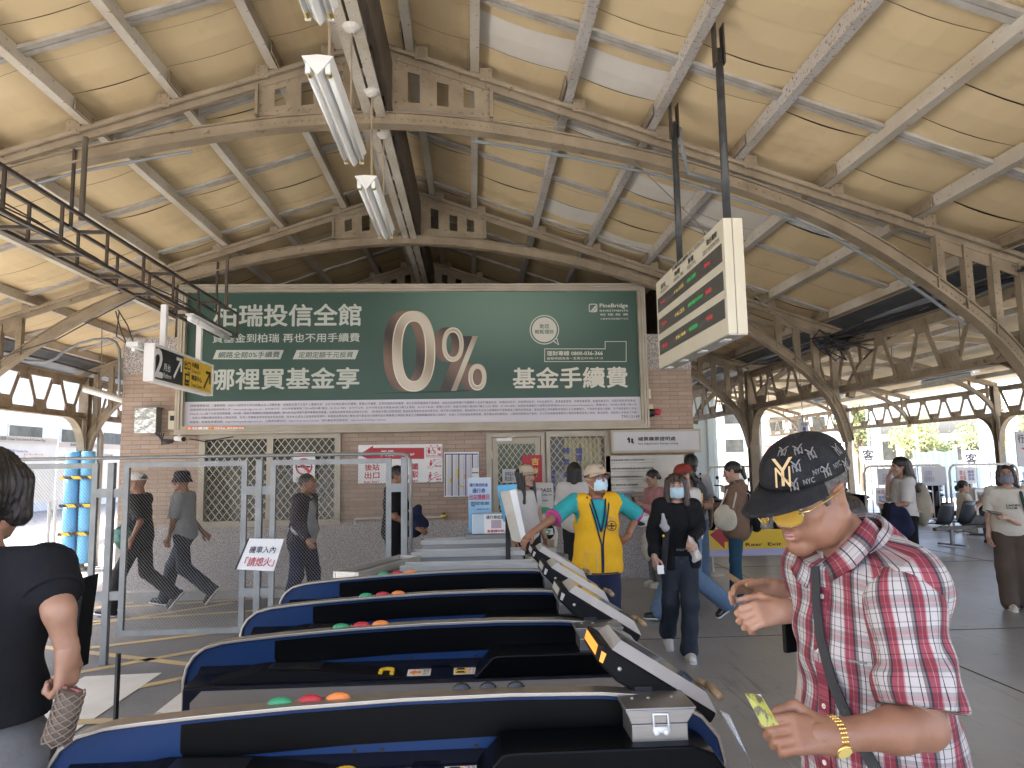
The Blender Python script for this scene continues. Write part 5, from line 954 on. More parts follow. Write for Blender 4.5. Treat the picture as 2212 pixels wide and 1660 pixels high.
# bench of black shells
be=thing('seat_row','row of black shell seats on a grey beam seen from behind','bench',(9.4,13.0,0))
bd=V((.93,.36,0)); bo=V((8.75,12.95,0))
for k in range(4):
    c=bo+bd*(.03+.62*k); u=bd; f=V((-bd.y,bd.x,0)); g=MB(); vs=[]
    nu,nv=8,8
    for i in range(nu+1):
        for j in range(nv+1):
            a=(i/nu-.5)*2; v=j/nv; wv=.24*(1-.25*max(0,v-.55)/.45*abs(1)); 
            z=.40+ (0 if v<.4 else (v-.4)/.6*.42)-(.03*abs(a)**3 if v>.9 else 0); d=.40-.42*v/.4*1.0 if v<.4 else -.02-.10*(v-.4)/.6
            p=c+u*(a*wv)+f*(d+.05*a*a)+V((0,0,z+.03*a*a)); vs.append(tuple(p))
    fs=[(i*(nv+1)+j,(i+1)*(nv+1)+j,(i+1)*(nv+1)+j+1,i*(nv+1)+j+1) for i in range(nu) for j in range(nv)]
    g.add(vs,fs); o=g.build('seat_shell','chairblack',be,smooth=True); m=o.modifiers.new('thick','SOLIDIFY'); m.thickness=.012
g=MB(); g.bar(bo+V((-.15,0,.33))-bd*.1,bo+bd*2.2+V((0,0,.33)),.08,.06); g.build('beam','steel_dark',be)
for q in (.15,1.9): g=MB(); p=bo+bd*q; f=V((-bd.y,bd.x,0)); g.bar(p+V((0,0,.05)),p+V((0,0,.3)),.06,.05); g.bar(p+f*.28+V((0,0,.035)),p-f*.28+V((0,0,.035)),.05,.03); g.build('leg','galv',be)
# recycling cabinet
t=thing('recycling_cabinet','stainless recycling cabinet with a grey header sign behind the seats','bin',(11.1,14.8,0)); g=MB(); g.bb(10.55,11.45,14.6,15.1,.03,.98); g.build('body','stainless',t,bevel=.02); g=MB(); g.bb(10.62,11.35,14.585,14.6,.76,.90); M('headgrey',(.20,.22,.24),.5); g.build('header','headgrey',t); text('lettering','資源回收\nRecycle',(11.0,14.58,.78),*XZ,.28,.1,'white',t,.01); g=MB(); g.ell((10.78,14.58,.83),(.03,.004,.045)); g.build('pictogram','white',t)
g=MB(); g.bb(10.62,11.35,14.588,14.6,.2,.74); g.build('front_poster','greypaper',t); g=MB(); g.bb(10.8,11.2,14.58,14.588,.5,.6); g.build('slot','headgrey',t)
# exit sign on a stand
t=thing('exit_sign','low yellow rear exit sign with a red arrow on a steel stand','sign',(3.9,10.5,0)); Ze=ZM(1400,1000,.1808,10.5)
a,b=Ze(1305,1490),Ze(2330,1225); g=MB(); g.bb(a.x,b.x,10.5,10.53,a.z,b.z); g.build('yellow_panel','yellow',t); g=MB(); a=Ze(1305,1580); g.bb(a.x,b.x+.4,10.5,10.53,a.z,Ze(1305,1490).z-.002); M('lavender',(.45,.43,.60),.5); g.build('lower_band','lavender',t)
g=MB(); a=Ze(2330,1490); g.bb(b.x,b.x+.4,10.5,10.53,a.z,b.z); g.build('white_panel','white',t); text('lettering','Transit',(b.x+.03,10.497,a.z+.12),*XZ,.2,.05,'ink',t)
g=MB(); g.poly(*shape(Ze,[(1320,1300),(1420,1225),(1555,1225),(1555,1390),(1508,1390),(1508,1480)],-.003)); g.build('red_arrow','red',t); txt('lettering','Rear  Exit',Ze,1780,2230,1395,1445,'ink',t,.02,d=-.003)
for x in (3.5,4.7): g=MB(); g.tube([(x,10.52,.02),(x,10.52,.5)],.022,10); g.lathe([(.16,0),(.16,.015),(.05,.03),(.02,.04)],(x,10.52,0),24); g.build('stand','alu',t)
# hanging platform number box and board at the frame edge
t=thing('platform_number','small hanging white box sign for platform one far along the canopy','sign',(9.5,20,2.4)); g=MB(); g.bb(9.4,9.66,20,20.12,2.34,2.72); g.build('box','greypaper',t); text('lettering','1',(9.5,19.99,2.37),*XZ,.06,.18,'bluetxt',t,.02); text('lettering','月台',(9.44,19.99,2.6),*XZ,.18,.08,'bluetxt',t,.01); g=MB(); g.tube([(9.53,20.06,2.72),(9.53,20.06,3.6)],.01,6); g.build('rod','cable',t)
t=thing('no_entry_board','white board with a red triangle leaning at the frame edge','sign',(10.6,13,0)); g=MB(); g.bb(10.3,10.95,13,13.02,1.45,2.12); g.build('panel','greypaper',t); text('lettering','行人勿入',(10.34,12.996,1.9),*XZ,.5,.16,'ink',t,.02); g=MB(); g.poly((10.38,12.997,1.8),(10.6,12.997,1.66),(10.62,12.997,1.85)); g.build('red_triangle','redtxt',t); g=MB(); g.tube([(10.7,13.02,.0),(10.7,13.02,1.5)],.025,8); g.build('post','pipewhite',t)
# left: bus map boards
t=thing('bus_map_board','long white city bus map board running beyond the padded column','map board',(-10,16,ZR)); g=MB(); g.bb(-10.06,-10,10.5,17.7,.95,2.30); M('mapface',(.66,.67,.66),.5,c2=(.58,.60,.60),sc=2); g.build('map_panel','mapface',t); g=MB(); g.bb(-10.08,-9.98,10.5,17.7,2.30,2.44); M('mapheader',(.48,.45,.40),.6); g.build('header','mapheader',t)
text('lettering','嘉義市景點・美食・街道圖 Chiayi City Scenic & Cuisine Map',(-9.975,14.6,2.33),(0,1,0),(0,0,1),2.6,.09,'ink',t); text('lettering','嘉義市區公車路線圖 Chiayi Bus Map',(-9.995,15.5,2.08),(0,1,0),(0,0,1),1.1,.07,'bluetxt',t)
g=MB()
for k in range(6): g.bb(-9.998,-9.99,14.9+.45*(k%3),15.2+.45*(k%3),1.95-.1*(k//3),1.965-.1*(k//3))
g.build('route_table','bluegrey',t); g=MB()
for p in ((16.5,2.05),(16.7,2.05),(16.9,2.05),(17.15,2.05),(16.5,1.9),(16.5,1.75)): g.lathe([(.02,0),(.02,.004)],(-9.998,*p),8,(1,0,0))
g.bb(-9.998,-9.993,16.5,17.15,2.045,2.052); g.bb(-9.998,-9.993,16.497,16.503,1.4,2.05); g.build('route_line','pinktxt',t)
g=MB()
for y in (10.6,14.2,17.6): g.tube([(-10.03,y,ZR),(-10.03,y,.95)],.04,8)
g.build('leg','alu',t)
t=thing('bus_map_board','second white route map board beside the brick pillar','map board',(-10.2,19.5,ZR)); g=MB(); g.bb(-10.26,-10.2,18.1,24,.95,2.25); g.build('map_panel','mapface',t); g=MB(); g.bb(-10.28,-10.18,18.1,24,2.25,2.38); g.build('header','mapheader',t); text('lettering','嘉義市地圖 Chiayi City Map',(-10.175,18.6,2.275),(0,1,0),(0,0,1),1.6,.08,'ink',t); text('lettering','嘉義好行路線圖',(-10.195,19.9,2.0),(0,1,0),(0,0,1),.9,.1,'ink',t)
g=MB(); g.tube([(-10.2+.004,y,1.95-.2*k) for k,y in ((0,18.5),(0,18.9),(.4,18.95),(.4,19.5))],.01,4); g.build('route_line','bluegrey',t)
g=MB(); g.tube([(-10.23,18.2,ZR),(-10.23,18.2,.95)],.04,8); g.build('leg','alu',t)
# buildings
def building(name,label,x,y,w,d,h,mat,rows,cols,z0=-.1,winmat='glassdark',face='-y',roof=True):
    t=thing(name,label,'building',(x,y,z0)); g=MB(); g.bb(x-w/2,x+w/2,y,y+d,z0,h); g.build('walls',mat,t)
    if roof: g=MB(); g.bb(x-w/2-.2,x+w/2+.2,y-.2,y+d+.2,h,h+.25); g.build('roof','plaster',t)
    for r in range(rows):
        for c in range(cols):
            zz=z0+(h-z0)*(r+.45)/rows; wz=(h-z0)/rows*.45
            if face=='-y': xx=x-w/2+w*(c+.5)/cols; ww=w/cols*.6; g=MB(); g.bb(xx-ww/2-.06,xx+ww/2+.06,y-.06,y+.02,zz-.06,zz+wz+.06); f=g.build('window','plaster',t); g=MB(); g.bb(xx-ww/2,xx+ww/2,y-.07,y-.05,zz,zz+wz); g.build('pane',winmat,f)
            else: yy=y+d*(c+.5)/cols; ww=d/cols*.6; g=MB(); g.bb(x+w/2-.02,x+w/2+.06,yy-ww/2-.06,yy+ww/2+.06,zz-.06,zz+wz+.06); f=g.build('window','plaster',t); g=MB(); g.bb(x+w/2+.05,x+w/2+.07,yy-ww/2,yy+ww/2,zz,zz+wz); g.build('pane',winmat,f)
    return t
building('house','white long building with a dark window band beyond the tracks',42,70,16,10,3.6,'palewall',1,7,z0=-.9); building('house','tall white building far behind the tracks',37,85,24,10,7,'palewall',2,9,z0=-.9); building('house','dull red building beyond the tracks next to a pale blue mast',30,60,3.4,8,2.9,'redwall',1,2,z0=-.9); building('house','white office block with window grid seen beside the brick building',16,52,9,8,7.5,'palewall',4,4,z0=-.9)
building('house','white shop block across the road on the left',-24,22,10,26,8,'palewall',2,7,face='+x'); building('house','white apartment block beyond the bus map boards',-19,52,14,14,11,'palewall',3,5); building('house','low pale shop straight down the road',-9,75,12,10,6,'palewall',2,4); building('house','white hoarding house at the far left edge',-30,6,8,14,7,'palewall',2,4,face='+x')
# piers, masts, screens
for x,y,w,h,l in ((8.1,25,.66,9,'pale blue concrete pier closest to the brick building corner'),(9.0,27,.7,9,'pale blue concrete pier beside the black cap'),(28.5,38,.55,7,'pale blue pier among the screens right of the platform column'),(24.3,45,.5,7,'slim pale blue pier in front of the red building'),(31.6,40,.4,7,'slim pale blue pier near the frame edge')):
    t=thing('viaduct_pier',l,'pier',(x,y,-.9)); g=MB(); g.prism([(-w/2,-.12),(-w/2+.1,-.12),(-w/2+.1,-.05),(w/2-.1,-.05),(w/2-.1,-.12),(w/2,-.12),(w/2,.35),(-w/2,.35)],(x,y,-.9),(1,0,0),(0,1,0),(0,0,h)); g.build('shaft','paleblue',t); g=MB(); g.bb(x-w/2-.15,x+w/2+.15,y-.3,y+.5,-.9,-.6); g.build('footing','palewall',t)
for i,(x0,x1) in enumerate(((25.5,28.1),(28.9,31.2),(31.6,35.5))):
    t=thing('site_screen',['blue grey fabric screen on poles under the trees','blue grey fabric screen between two pale piers','blue grey fabric screen farthest to the right'][i],'screen',((x0+x1)/2,40,-.9)); g=MB(); n=24
    pts=[(x0+(x1-x0)*k/n,40+.05*math.sin(k*1.9)) for k in range(n+1)]
    for a,b in zip(pts[:-1],pts[1:]): g.add([(a[0],a[1],-.8),(b[0],b[1],-.8),(b[0],b[1],1.9+.04*math.sin(b[0]*5)),(a[0],a[1],1.9+.04*math.sin(a[0]*5))],[(0,1,2,3)])
    g.build('fabric','screenfab',t); g=MB()
    for x in (x0,(x0+x1)/2,x1): g.tube([(x,40.08,-.9),(x,40.08,2.1)],.035,6)
    g.build('poles','alu',t)
t=thing('lattice_mast','pale blue lattice mast above the fabric screens','mast',(27.8,48,-.9)); g=MB()
for dx in (-.25,.25):
    for dy in (-.25,.25): g.bb(27.8+dx-.05,27.8+dx+.05,48+dy-.05,48+dy+.05,-.9,6)
for k in range(12): g.bar((27.55,47.75,-.9+k*.55),(28.05,47.75,-.35+k*.55),.05,.05); g.bar((28.05,47.75,-.9+k*.55),(27.55,47.75,-.35+k*.55),.05,.05)
g.build('lattice','paleblue',t)
for i,(x,y) in enumerate(((30,58),(33,60),(36,56))):
    t=thing('utility_pole',['thin utility pole by the long white building','thin utility pole with a pair of cone lamps','thin utility pole left of the trees'][i],'pole',(x,y,-.9)); g=MB(); g.tube([(x,y,-.9),(x,y,6.5)],[.12,.08],8); g.bar((x-.8,y,5.2),(x+.8,y,5.2),.08,.08); g.build('mast','alu',t)
    if i==1:
        for s in (-1,1): g=MB(); g.lathe([(.05,.4),(.45,0),(.4,0)],(x+s*.9,y,4.0),14); g.build('lamp_cone','paleblue',t)
def sgn(x,y,z,s,l):
    t=thing('track_sign',l,'sign',(x,y,-.9)); g=MB(); g.bb(x-.45,x+.45,y,y+.03,z,z+.9); g.build('plate','white',t); text('lettering',s,(x-.3,y-.01,z+.15),*XZ,.6,.6,'ink',t,.03); g=MB(); g.tube([(x,y+.05,-.9),(x,y+.05,z)],.04,6); g.build('post','alu',t)
sgn(26.0,36,1.0,'客','square white track sign with one character by the seated woman'); sgn(21.6,38,1.3,'客','square white track sign among the trees behind long hair')
# trees
def tree(x,y,h,r,label,mat,seed,n=2600,z0=-.9):
    t=thing('tree',label,'tree',(x,y,z0),group='trees beyond the tracks'); rr=np.random.default_rng(seed)
    g=MB(); g.tube([(x,y,z0),(x+.1,y,z0+h*.3),(x-.05,y,z0+h*.55)],[.22,.16,.1],8)
    for k in range(7): a=k*2.4; g.tube([(x,y,z0+h*(.28+.03*k)),(x+r*.35*math.cos(a),y+r*.35*math.sin(a),z0+h*(.5+.03*k)),(x+r*.7*math.cos(a),y+r*.7*math.sin(a),z0+h*(.62+.04*k))],[.09,.06,.02],6)
    g.build('trunk','bark',t)
    cl=[(rr.normal(0,.42,3)*np.array([r,r,h*.26])+np.array([x,y,z0+h*.68]),rr.uniform(.25,.5)*r) for _ in range(16)]
    P=np.concatenate([c+rr.normal(0,.5,(n//16,3))*s for c,s in cl]); s=rr.uniform(.09,.2,len(P))
    a=rr.normal(size=(len(P),3)); a/=np.linalg.norm(a,axis=1)[:,None]; b=np.cross(a,rr.normal(size=(len(P),3))); b/=np.linalg.norm(b,axis=1)[:,None]
    vs=np.stack([P-a*s[:,None],P-b*s[:,None]*.5,P+a*s[:,None],P+b*s[:,None]*.5],1).reshape(-1,3)
    me=bpy.data.meshes.new('crown'); me.from_pydata(vs.tolist(),[],[(4*i,4*i+1,4*i+2,4*i+3) for i in range(len(P))]); o=link_mesh(me,'crown',t,[mat]); return t
tree(38.5,60,6.0,2.6,'broad yellow green tree above the left fabric screen','leaf_light',1); tree(41,62,4.8,1.8,'smaller yellow green tree touching the broad one','leaf',2); tree(38.6,50,6.4,1.9,'rounded yellow green tree between the column and the lattice mast','leaf_light',3); tree(46,58,5.2,2.0,'light green tree right of the big pale pier','leaf_light',4); tree(51,60,5,2,'light green tree near the frame edge','leaf',5); tree(29,52,7.5,1.6,'thin tree rising behind the canopy girder','leaf_light',6)
def palm(x,y,h,label,seed):
    t=thing('palm_tree',label,'tree',(x,y,-.9),group='palms beyond the tracks'); g=MB(); g.tube([(x,y,-.9),(x+.05,y,h*.5),(x,y,h)],[.2,.15,.12],8); g.build('trunk','bark',t); g=MB(); rr=random.Random(seed)
    for k in range(14):
        a=2*pi*k/14+rr.uniform(-.2,.2); p=V((x,y,h)); pts=[p+V((math.cos(a)*q,math.sin(a)*q,.5*q-.42*q*q)) for q in np.linspace(0,1.8,7)]
        for q in range(6):
            d=(pts[q+1]-pts[q]); s=d.cross(V((0,0,1))).normalized()*(.22-.03*q); g.add([pts[q]-s,pts[q+1]-s*.8-V((0,0,.08)),pts[q+1],pts[q]],[(0,1,2,3)]); g.add([pts[q],pts[q+1],pts[q+1]+s*.8-V((0,0,.08)),pts[q]+s],[(0,1,2,3)])
    g.build('fronds','leaf',t)
palm(33.2,62,4.8,'palm with pale trunk in front of the long white building',1); palm(35.4,64,5.4,'taller palm right beside the other palm',2)
# ==== people: bodies are grown as one smooth surface from a distance field
f32=np.float32
def smin(a,b,k):
    h=np.maximum(k-np.abs(a-b),0)/k; return np.minimum(a,b)-h*h*k*.25
def prim(P,p):
    if p[0]=='rc':
        _,a,b,r1,r2=p[:5]; a=np.asarray(a,f32); b=np.asarray(b,f32); ba=b-a; t=np.clip(((P-a)@ba)/max(float(ba@ba),1e-9),0,1); return np.linalg.norm(P-a-t[...,None]*ba,axis=-1)-(r1+(r2-r1)*t)
    _,c,r,Rm=p[:4]; q=(P-np.asarray(c,f32))@np.asarray(Rm,f32); r=np.asarray(r,f32); k0=np.linalg.norm(q/r,axis=-1); k1=np.linalg.norm(q/(r*r),axis=-1); return k0*(k0-1)/np.maximum(k1,1e-6)
def pbox(p,m):
    if p[0]=='rc': a,b=np.array(p[1]),np.array(p[2]); r=max(p[3],p[4])+m; return np.minimum(a,b)-r,np.maximum(a,b)+r
    c=np.array(p[1]); r=max(p[2])+m; return c-r,c+r
def nets(prims,vox,k=.03,subs=(),cuts=(),disp=None,clip=None):
    bs=[pbox(p,k*.5+2*vox) for p in prims]; lo=np.min([b[0] for b in bs],0); hi=np.max([b[1] for b in bs],0)
    if clip: lo=np.maximum(lo,clip[0]); hi=np.minimum(hi,clip[1])
    n=np.maximum(np.ceil((hi-lo)/vox).astype(int)+1,4); ax=[(lo[i]+vox*np.arange(n[i])).astype(f32) for i in range(3)]
    D=np.full(tuple(n),1.0,f32)
    for p in prims:
        kk=p[5] if p[0]=='rc' and len(p)>5 else (p[4] if p[0]=='el' and len(p)>4 else k)
        b=pbox(p,max(kk,.02)+3*vox); i0=np.clip(np.floor((b[0]-lo)/vox).astype(int),0,n); i1=np.clip(np.ceil((b[1]-lo)/vox).astype(int)+1,0,n)
        if np.any(i1-i0<1): continue
        sl=tuple(slice(i0[j],i1[j]) for j in range(3)); G=np.stack(np.meshgrid(*[ax[j][sl[j]] for j in range(3)],indexing='ij'),-1); D[sl]=smin(D[sl],prim(G,p),kk)
    G=None
    if subs or cuts or disp:
        G=np.stack(np.meshgrid(*ax,indexing='ij'),-1)
        for p,kk in subs: D=-smin(-D,prim(G,p),kk)
        if disp: D=D+disp(G).astype(f32)
        for pt,nn in cuts: D=np.maximum(D,((G-np.asarray(pt,f32))@np.asarray(nn,f32)))
    D[0]=D[-1]=1;D[:,0]=D[:,-1]=1;D[:,:,0]=D[:,:,-1]=1
    ins=D<0; A=np.zeros(tuple(n-1)+(3,),f32); cnt=np.zeros(tuple(n-1),f32)
    corner=[(i,j,l) for i in(0,1) for j in(0,1) for l in(0,1)]
    sl=lambda c: tuple(slice(c[d],n[d]-1+c[d]) for d in range(3))
    for c0 in corner:
        for d in range(3):
            if c0[d]: continue
            c1=list(c0); c1[d]=1; a,b=D[sl(c0)],D[sl(c1)]; x=(a<0)!=(b<0)
            t=np.where(x,a/np.where(np.abs(a-b)<1e-9,1,a-b),0)
            for e in range(3): A[...,e]+=np.where(x,c0[e]+(t if e==d else 0),0)
            cnt+=x
    act=cnt>0; idx=np.full(act.shape,-1,np.int64); idx[act]=np.arange(act.sum()); co=np.argwhere(act)+A[act]/cnt[act][:,None]; vs=co*vox+lo
    F=[]
    for d in range(3):
        s0=[slice(1,n[e]-1) for e in range(3)]; s0[d]=slice(0,n[d]-1); s1=list(s0); s1[d]=slice(1,n[d]); a,b=ins[tuple(s0)],ins[tuple(s1)]; x=np.argwhere(a!=b); 
        if not len(x): continue
        fl=a[tuple(x.T)]; base=x.copy(); e1,e2=(d+1)%3,(d+2)%3
        for e in(e1,e2): base[:,e]+=1
        def cell(o1,o2): c=base.copy(); c[:,e1]-=o1; c[:,e2]-=o2; return idx[tuple(c.T)]
        q=np.stack([cell(1,1),cell(0,1),cell(0,0),cell(1,0)],1); q[~fl]=q[~fl][:,::-1]; F.append(q)
    return vs,np.concatenate(F) if F else np.zeros((0,4),int)
def netobj(name,parts,mat,parent,mi=None):
    vs=[];fs=[];o=0
    for v,f in parts: vs.append(v); fs.append(f+o); o+=len(v)
    v=np.concatenate(vs); f=np.concatenate(fs); me=bpy.data.meshes.new(name); me.from_pydata(v.tolist(),[],f.tolist())
    if mi is not None: me.polygons.foreach_set('material_index',mi(v[f].mean(1)).astype(np.int32))
    return link_mesh(me,name,parent,mat,True)
def wr(a,fr=28,sd=0):
    def d(G): x,y,z=G[...,0],G[...,1],G[...,2]; return a*(np.sin(fr*z+9*x+sd+2*np.sin(11*y+7*z))*.6+np.sin(fr*.6*(x+y)+13*z+sd*2)*.4)
    return d
def nrm(v): v=np.array(v,float); return v/np.linalg.norm(v)
def skinmat(nm,c): M(nm,c,.48,c2=tuple(x*y for x,y in zip(c,(.88,.78,.72))),sc=18,lo=.35,hi=.75,c3=tuple(x*y for x,y in zip(c,(.8,.66,.6))),s3=6,lo3=.5,hi3=.8,bump=.04,bs=180); b=MATS[nm].node_tree.nodes['Principled BSDF']; b.inputs['Subsurface Weight'].default_value=.12; b.inputs['Subsurface Radius'].default_value=(.012,.005,.003); b.inputs['Subsurface Scale'].default_value=.6
skinmat('skin',(.40,.225,.145)); skinmat('skin_tan',(.27,.135,.078)); skinmat('skin_pale',(.46,.29,.21)); M('lips',(.42,.16,.13),.45); M('lips_dull',(.36,.18,.14),.5)
M('hair',(.012,.010,.009),.42,c2=(.028,.022,.018),sc=60,st=(1,1,.12),bump=.35,bs=90); M('hair_brown',(.030,.018,.013),.42,c2=(.055,.034,.024),sc=60,st=(1,1,.12),bump=.35,bs=90); M('eyewhite',(.6,.58,.55),.2); M('iris',(.01,.008,.007),.15)
def cloth(nm,c,k=.72,b=.6,bs=11,**kw): M(nm,c,.85,c2=tuple(x*k for x in c),sc=5,lo=.35,hi=.75,bump=b,bs=bs,spec=.2,**kw)
cloth('c_black',(.012,.012,.014)); cloth('c_charcoal',(.03,.03,.032)); cloth('c_navy',(.020,.026,.060)); cloth('c_jeans',(.13,.20,.30),.7,c3=(.25,.32,.42),s3=5,lo3=.55,hi3=.75); cloth('c_darkjeans',(.035,.042,.055),.6,c3=(.10,.11,.12),s3=4,lo3=.58,hi3=.75); cloth('c_teal_jeans',(.025,.07,.11)); cloth('c_white',(.62,.60,.58),.88); cloth('c_cream',(.60,.56,.48),.88); cloth('c_grey',(.30,.31,.32)); cloth('c_lightgrey',(.42,.41,.42)); cloth('c_pink',(.55,.27,.28)); cloth('c_brown',(.20,.125,.085)); cloth('c_darkbrown',(.10,.075,.058)); cloth('c_plum',(.035,.03,.042)); cloth('c_vest',(.72,.40,.02),.85); cloth('c_teal',(.04,.36,.38)); cloth('c_magenta',(.42,.06,.22)); cloth('c_redcap',(.24,.045,.03)); cloth('c_beige',(.50,.42,.32)); cloth('c_olive',(.06,.085,.07)); cloth('c_greypants',(.16,.155,.15)); cloth('c_palepink',(.60,.48,.42)); cloth('c_tote',(.55,.50,.40)); cloth('c_bagbeige',(.40,.36,.29)); M('mask_blue',(.45,.63,.72),.7,c2=(.40,.57,.66),sc=6,bump=.2,bs=30); M('mask_grey',(.20,.20,.25),.7); M('glassframe',(.25,.02,.02),.3); M('metalframe',(.06,.05,.05),.3); M('glasspane',(.5,.5,.5),.05,alpha=.15); M('shoe_black',(.012,.012,.012),.4); M('shoe_white',(.60,.59,.56),.5); M('shoe_cream',(.58,.52,.42),.6); M('sole',(.65,.64,.61),.6); M('phone',(.02,.02,.025),.15,coat=.5); M('phonered',(.25,.05,.08),.4); M('gold_metal',(.70,.48,.16),.25,.95)
def frame(az,pitch=0,roll=0):
    a=R(az); F=np.array([math.sin(a),-math.cos(a),0.]); L=np.array([-F[1],F[0],0.]); U=np.array([0,0,1.]); p=R(pitch); F2=F*math.cos(p)+U*math.sin(p); U2=np.cross(F2,L); 
    if roll: q=R(roll); L2=L*math.cos(q)+U2*math.sin(q); U2=np.cross(F2,L2); return F2,L2,U2
    return F2,L,U2
def hand_prims(w,d,n,side,curl=.5,s=1,thumb=.6,spread=.1,curls=None):
    """w wrist, d hand direction, n back-of-hand normal; side = direction of the thumb"""
    d=nrm(d); n=nrm(np.array(n)-d*np.dot(n,d)); t=nrm(np.array(side)-d*np.dot(side,d)-n*np.dot(side,n)); w=np.array(w,float); O=[]
    for k,o in enumerate((.024,.008,-.008,-.024)):
        O.append(('rc',w+t*o*.55*s-d*.005*s,w+d*.075*s+t*o*s,.016*s,.0125*s,.012))
    O.append(('rc',w-d*.03*s,w+d*.015*s,.024*s,.022*s,.02))
    ln=(.078,.088,.082,.064)
    for k,o in enumerate((.026,.0088,-.0088,-.025)):
        p=w+d*.078*s+t*o*s; c=(curls[k] if curls else curl+.12*k*.5); dirv=d+t*spread*(o/.026); 
        for q,(fr,r0,r1) in enumerate(((.42,.0095,.0088),(.32,.0088,.008),(.26,.008,.0065))):
            c_=c*(q+.6); v=nrm(dirv*math.cos(c_)-n*math.sin(c_)); e=p+v*ln[k]*fr*s; O.append(('rc',p,e,r0*s,r1*s,.004)); p=e
    p=w+d*.018*s+t*.024*s; v=nrm(d*.75+t*.75-n*.3); e=p+v*.042*s; O.append(('rc',p,e,.0145*s,.0115*s,.008)); v2=nrm(d*1.0+t*(.75-thumb)-n*thumb*.6); e2=e+v2*.032*s; O.append(('rc',e,e2,.011*s,.0095*s,.004)); O.append(('rc',e2,e2+v2*.022*s,.0095*s,.007*s,.004))
    return O
def head_prims(c,F,L,U,s=1,neck=None,male=False):
    p=lambda f,l,u: c+(F*f+L*l+U*u)*s; Rm=np.stack([F,L,U],1); e=lambda f,l,u,r,k=.02: ('el',p(f,l,u),np.array(r)*s,Rm,k)
    O=[e(-.012,0,.028,(.096,.075,.088)),e(.026,0,-.03,(.066,.061,.084),.03)]
    for q in(-1,1): O+=[('rc',p(.0,q*.048,-.06),p(.068,q*.012,-.103),.026*s,.019*s,.025),e(.060,q*.040,-.024,(.024,.024,.022),.02),('rc',p(.085,q*.012,.024),p(.070,q*.05,.020),.009*s,.008*s,.016),e(-.012,q*.0765,-.006,(.019,.007,.031),.006),('rc',p(.004,q*.079,.014),p(-.022,q*.083,.022),.005*s,.005*s,.004),('rc',p(-.022,q*.083,.022),p(-.022,q*.079,-.028),.005*s,.005*s,.004)]
    O+=[('rc',p(.088,0,.016),p(.108,0,-.024),.009*s,.0115*s,.012),e(.108,0,-.030,(.0125,.0125,.0105),.008)]+[e(.099,q*.0125,-.034,(.011,.0085,.0085),.006) for q in(-1,1)]
    O+=[('rc',p(.087,-.017,-.060),p(.087,.017,-.060),.0075*s,.0075*s,.008),('rc',p(.093,-.008,-.058),p(.093,.008,-.058),.007*s,.007*s,.006),('rc',p(.089,-.013,-.071),p(.089,.013,-.071),.0085*s,.0085*s,.008),e(.078,0,-.098,(.018,.02,.017),.015)]
    subs=[(('el',p(.100,q*.032,.002),np.array((.015,.016,.011))*s,Rm),.012) for q in(-1,1)]+[(('rc',p(.0995,-.02,-.0655),p(.0995,.02,-.0655),.0018*s,.0018*s),.004)]+[(('el',p(-.004,q*.085,-.004),np.array((.010,.006,.016))*s,Rm),.006) for q in(-1,1)]
    if neck is not None: O.append(('rc',p(-.02,0,-.05),neck,.055*s if male else .048*s,.06*s if male else .052*s,.03))
    return O,subs
def feature(name,parent,mat,prims,vox=.003,k=.004,subs=(),cuts=()): return netobj(name,[nets(prims,vox,k,subs,cuts)],mat,parent)
def eyes(t,c,F,L,U,s=1,look=(0,0),lip='lips',brows=True,lips=True,hm='hair'):
    p=lambda f,l,u: c+(F*f+L*l+U*u)*s; g=MB(); h=MB()
    Rm=Matrix(np.stack([F,L,U],1).tolist())
    for q in(-1,1): g.ell(p(.0845,q*.032,.002),(.0085*s,.0135*s,.0058*s),12,8,Rm); h.ell(p(.0912,q*.032+look[0],.0022+look[1]),(.0025*s,.0058*s,.0054*s),12,6,Rm)
    g.build('eyes','eyewhite',t,smooth=True); h.build('irises','iris',t,smooth=True)
    g=MB()
    for q in(-1,1): g.tube([p(.0905,q*.018,.0075),p(.0935,q*.030,.0105),p(.085,q*.047,.0045)],[.0012*s,.0018*s,.001*s],5)
    g.build('lash_lines','iris',t)
    if brows:
        g=MB()
        for q in(-1,1): g.tube([p(.094,q*.014,.025),p(.0925,q*.033,.0295),p(.078,q*.053,.024)],[.003*s,.0035*s,.0015*s],6)
        g.build('eyebrows',hm,t)
    if lips:
        g=MB(); g.tube([p(.090,-.019,-.0635),p(.0985,-.008,-.0598),p(.100,0,-.0612),p(.0985,.008,-.0598),p(.090,.019,-.0635)],[.0015*s,.0045*s,.0045*s,.0045*s,.0015*s],8); g.tube([p(.090,-.018,-.0655),p(.0975,-.008,-.0705),p(.0985,0,-.0712),p(.0975,.008,-.0705),p(.090,.018,-.0655)],[.0015*s,.005*s,.0055*s,.005*s,.0015*s],8); g.build('lips',lip,t,smooth=True)
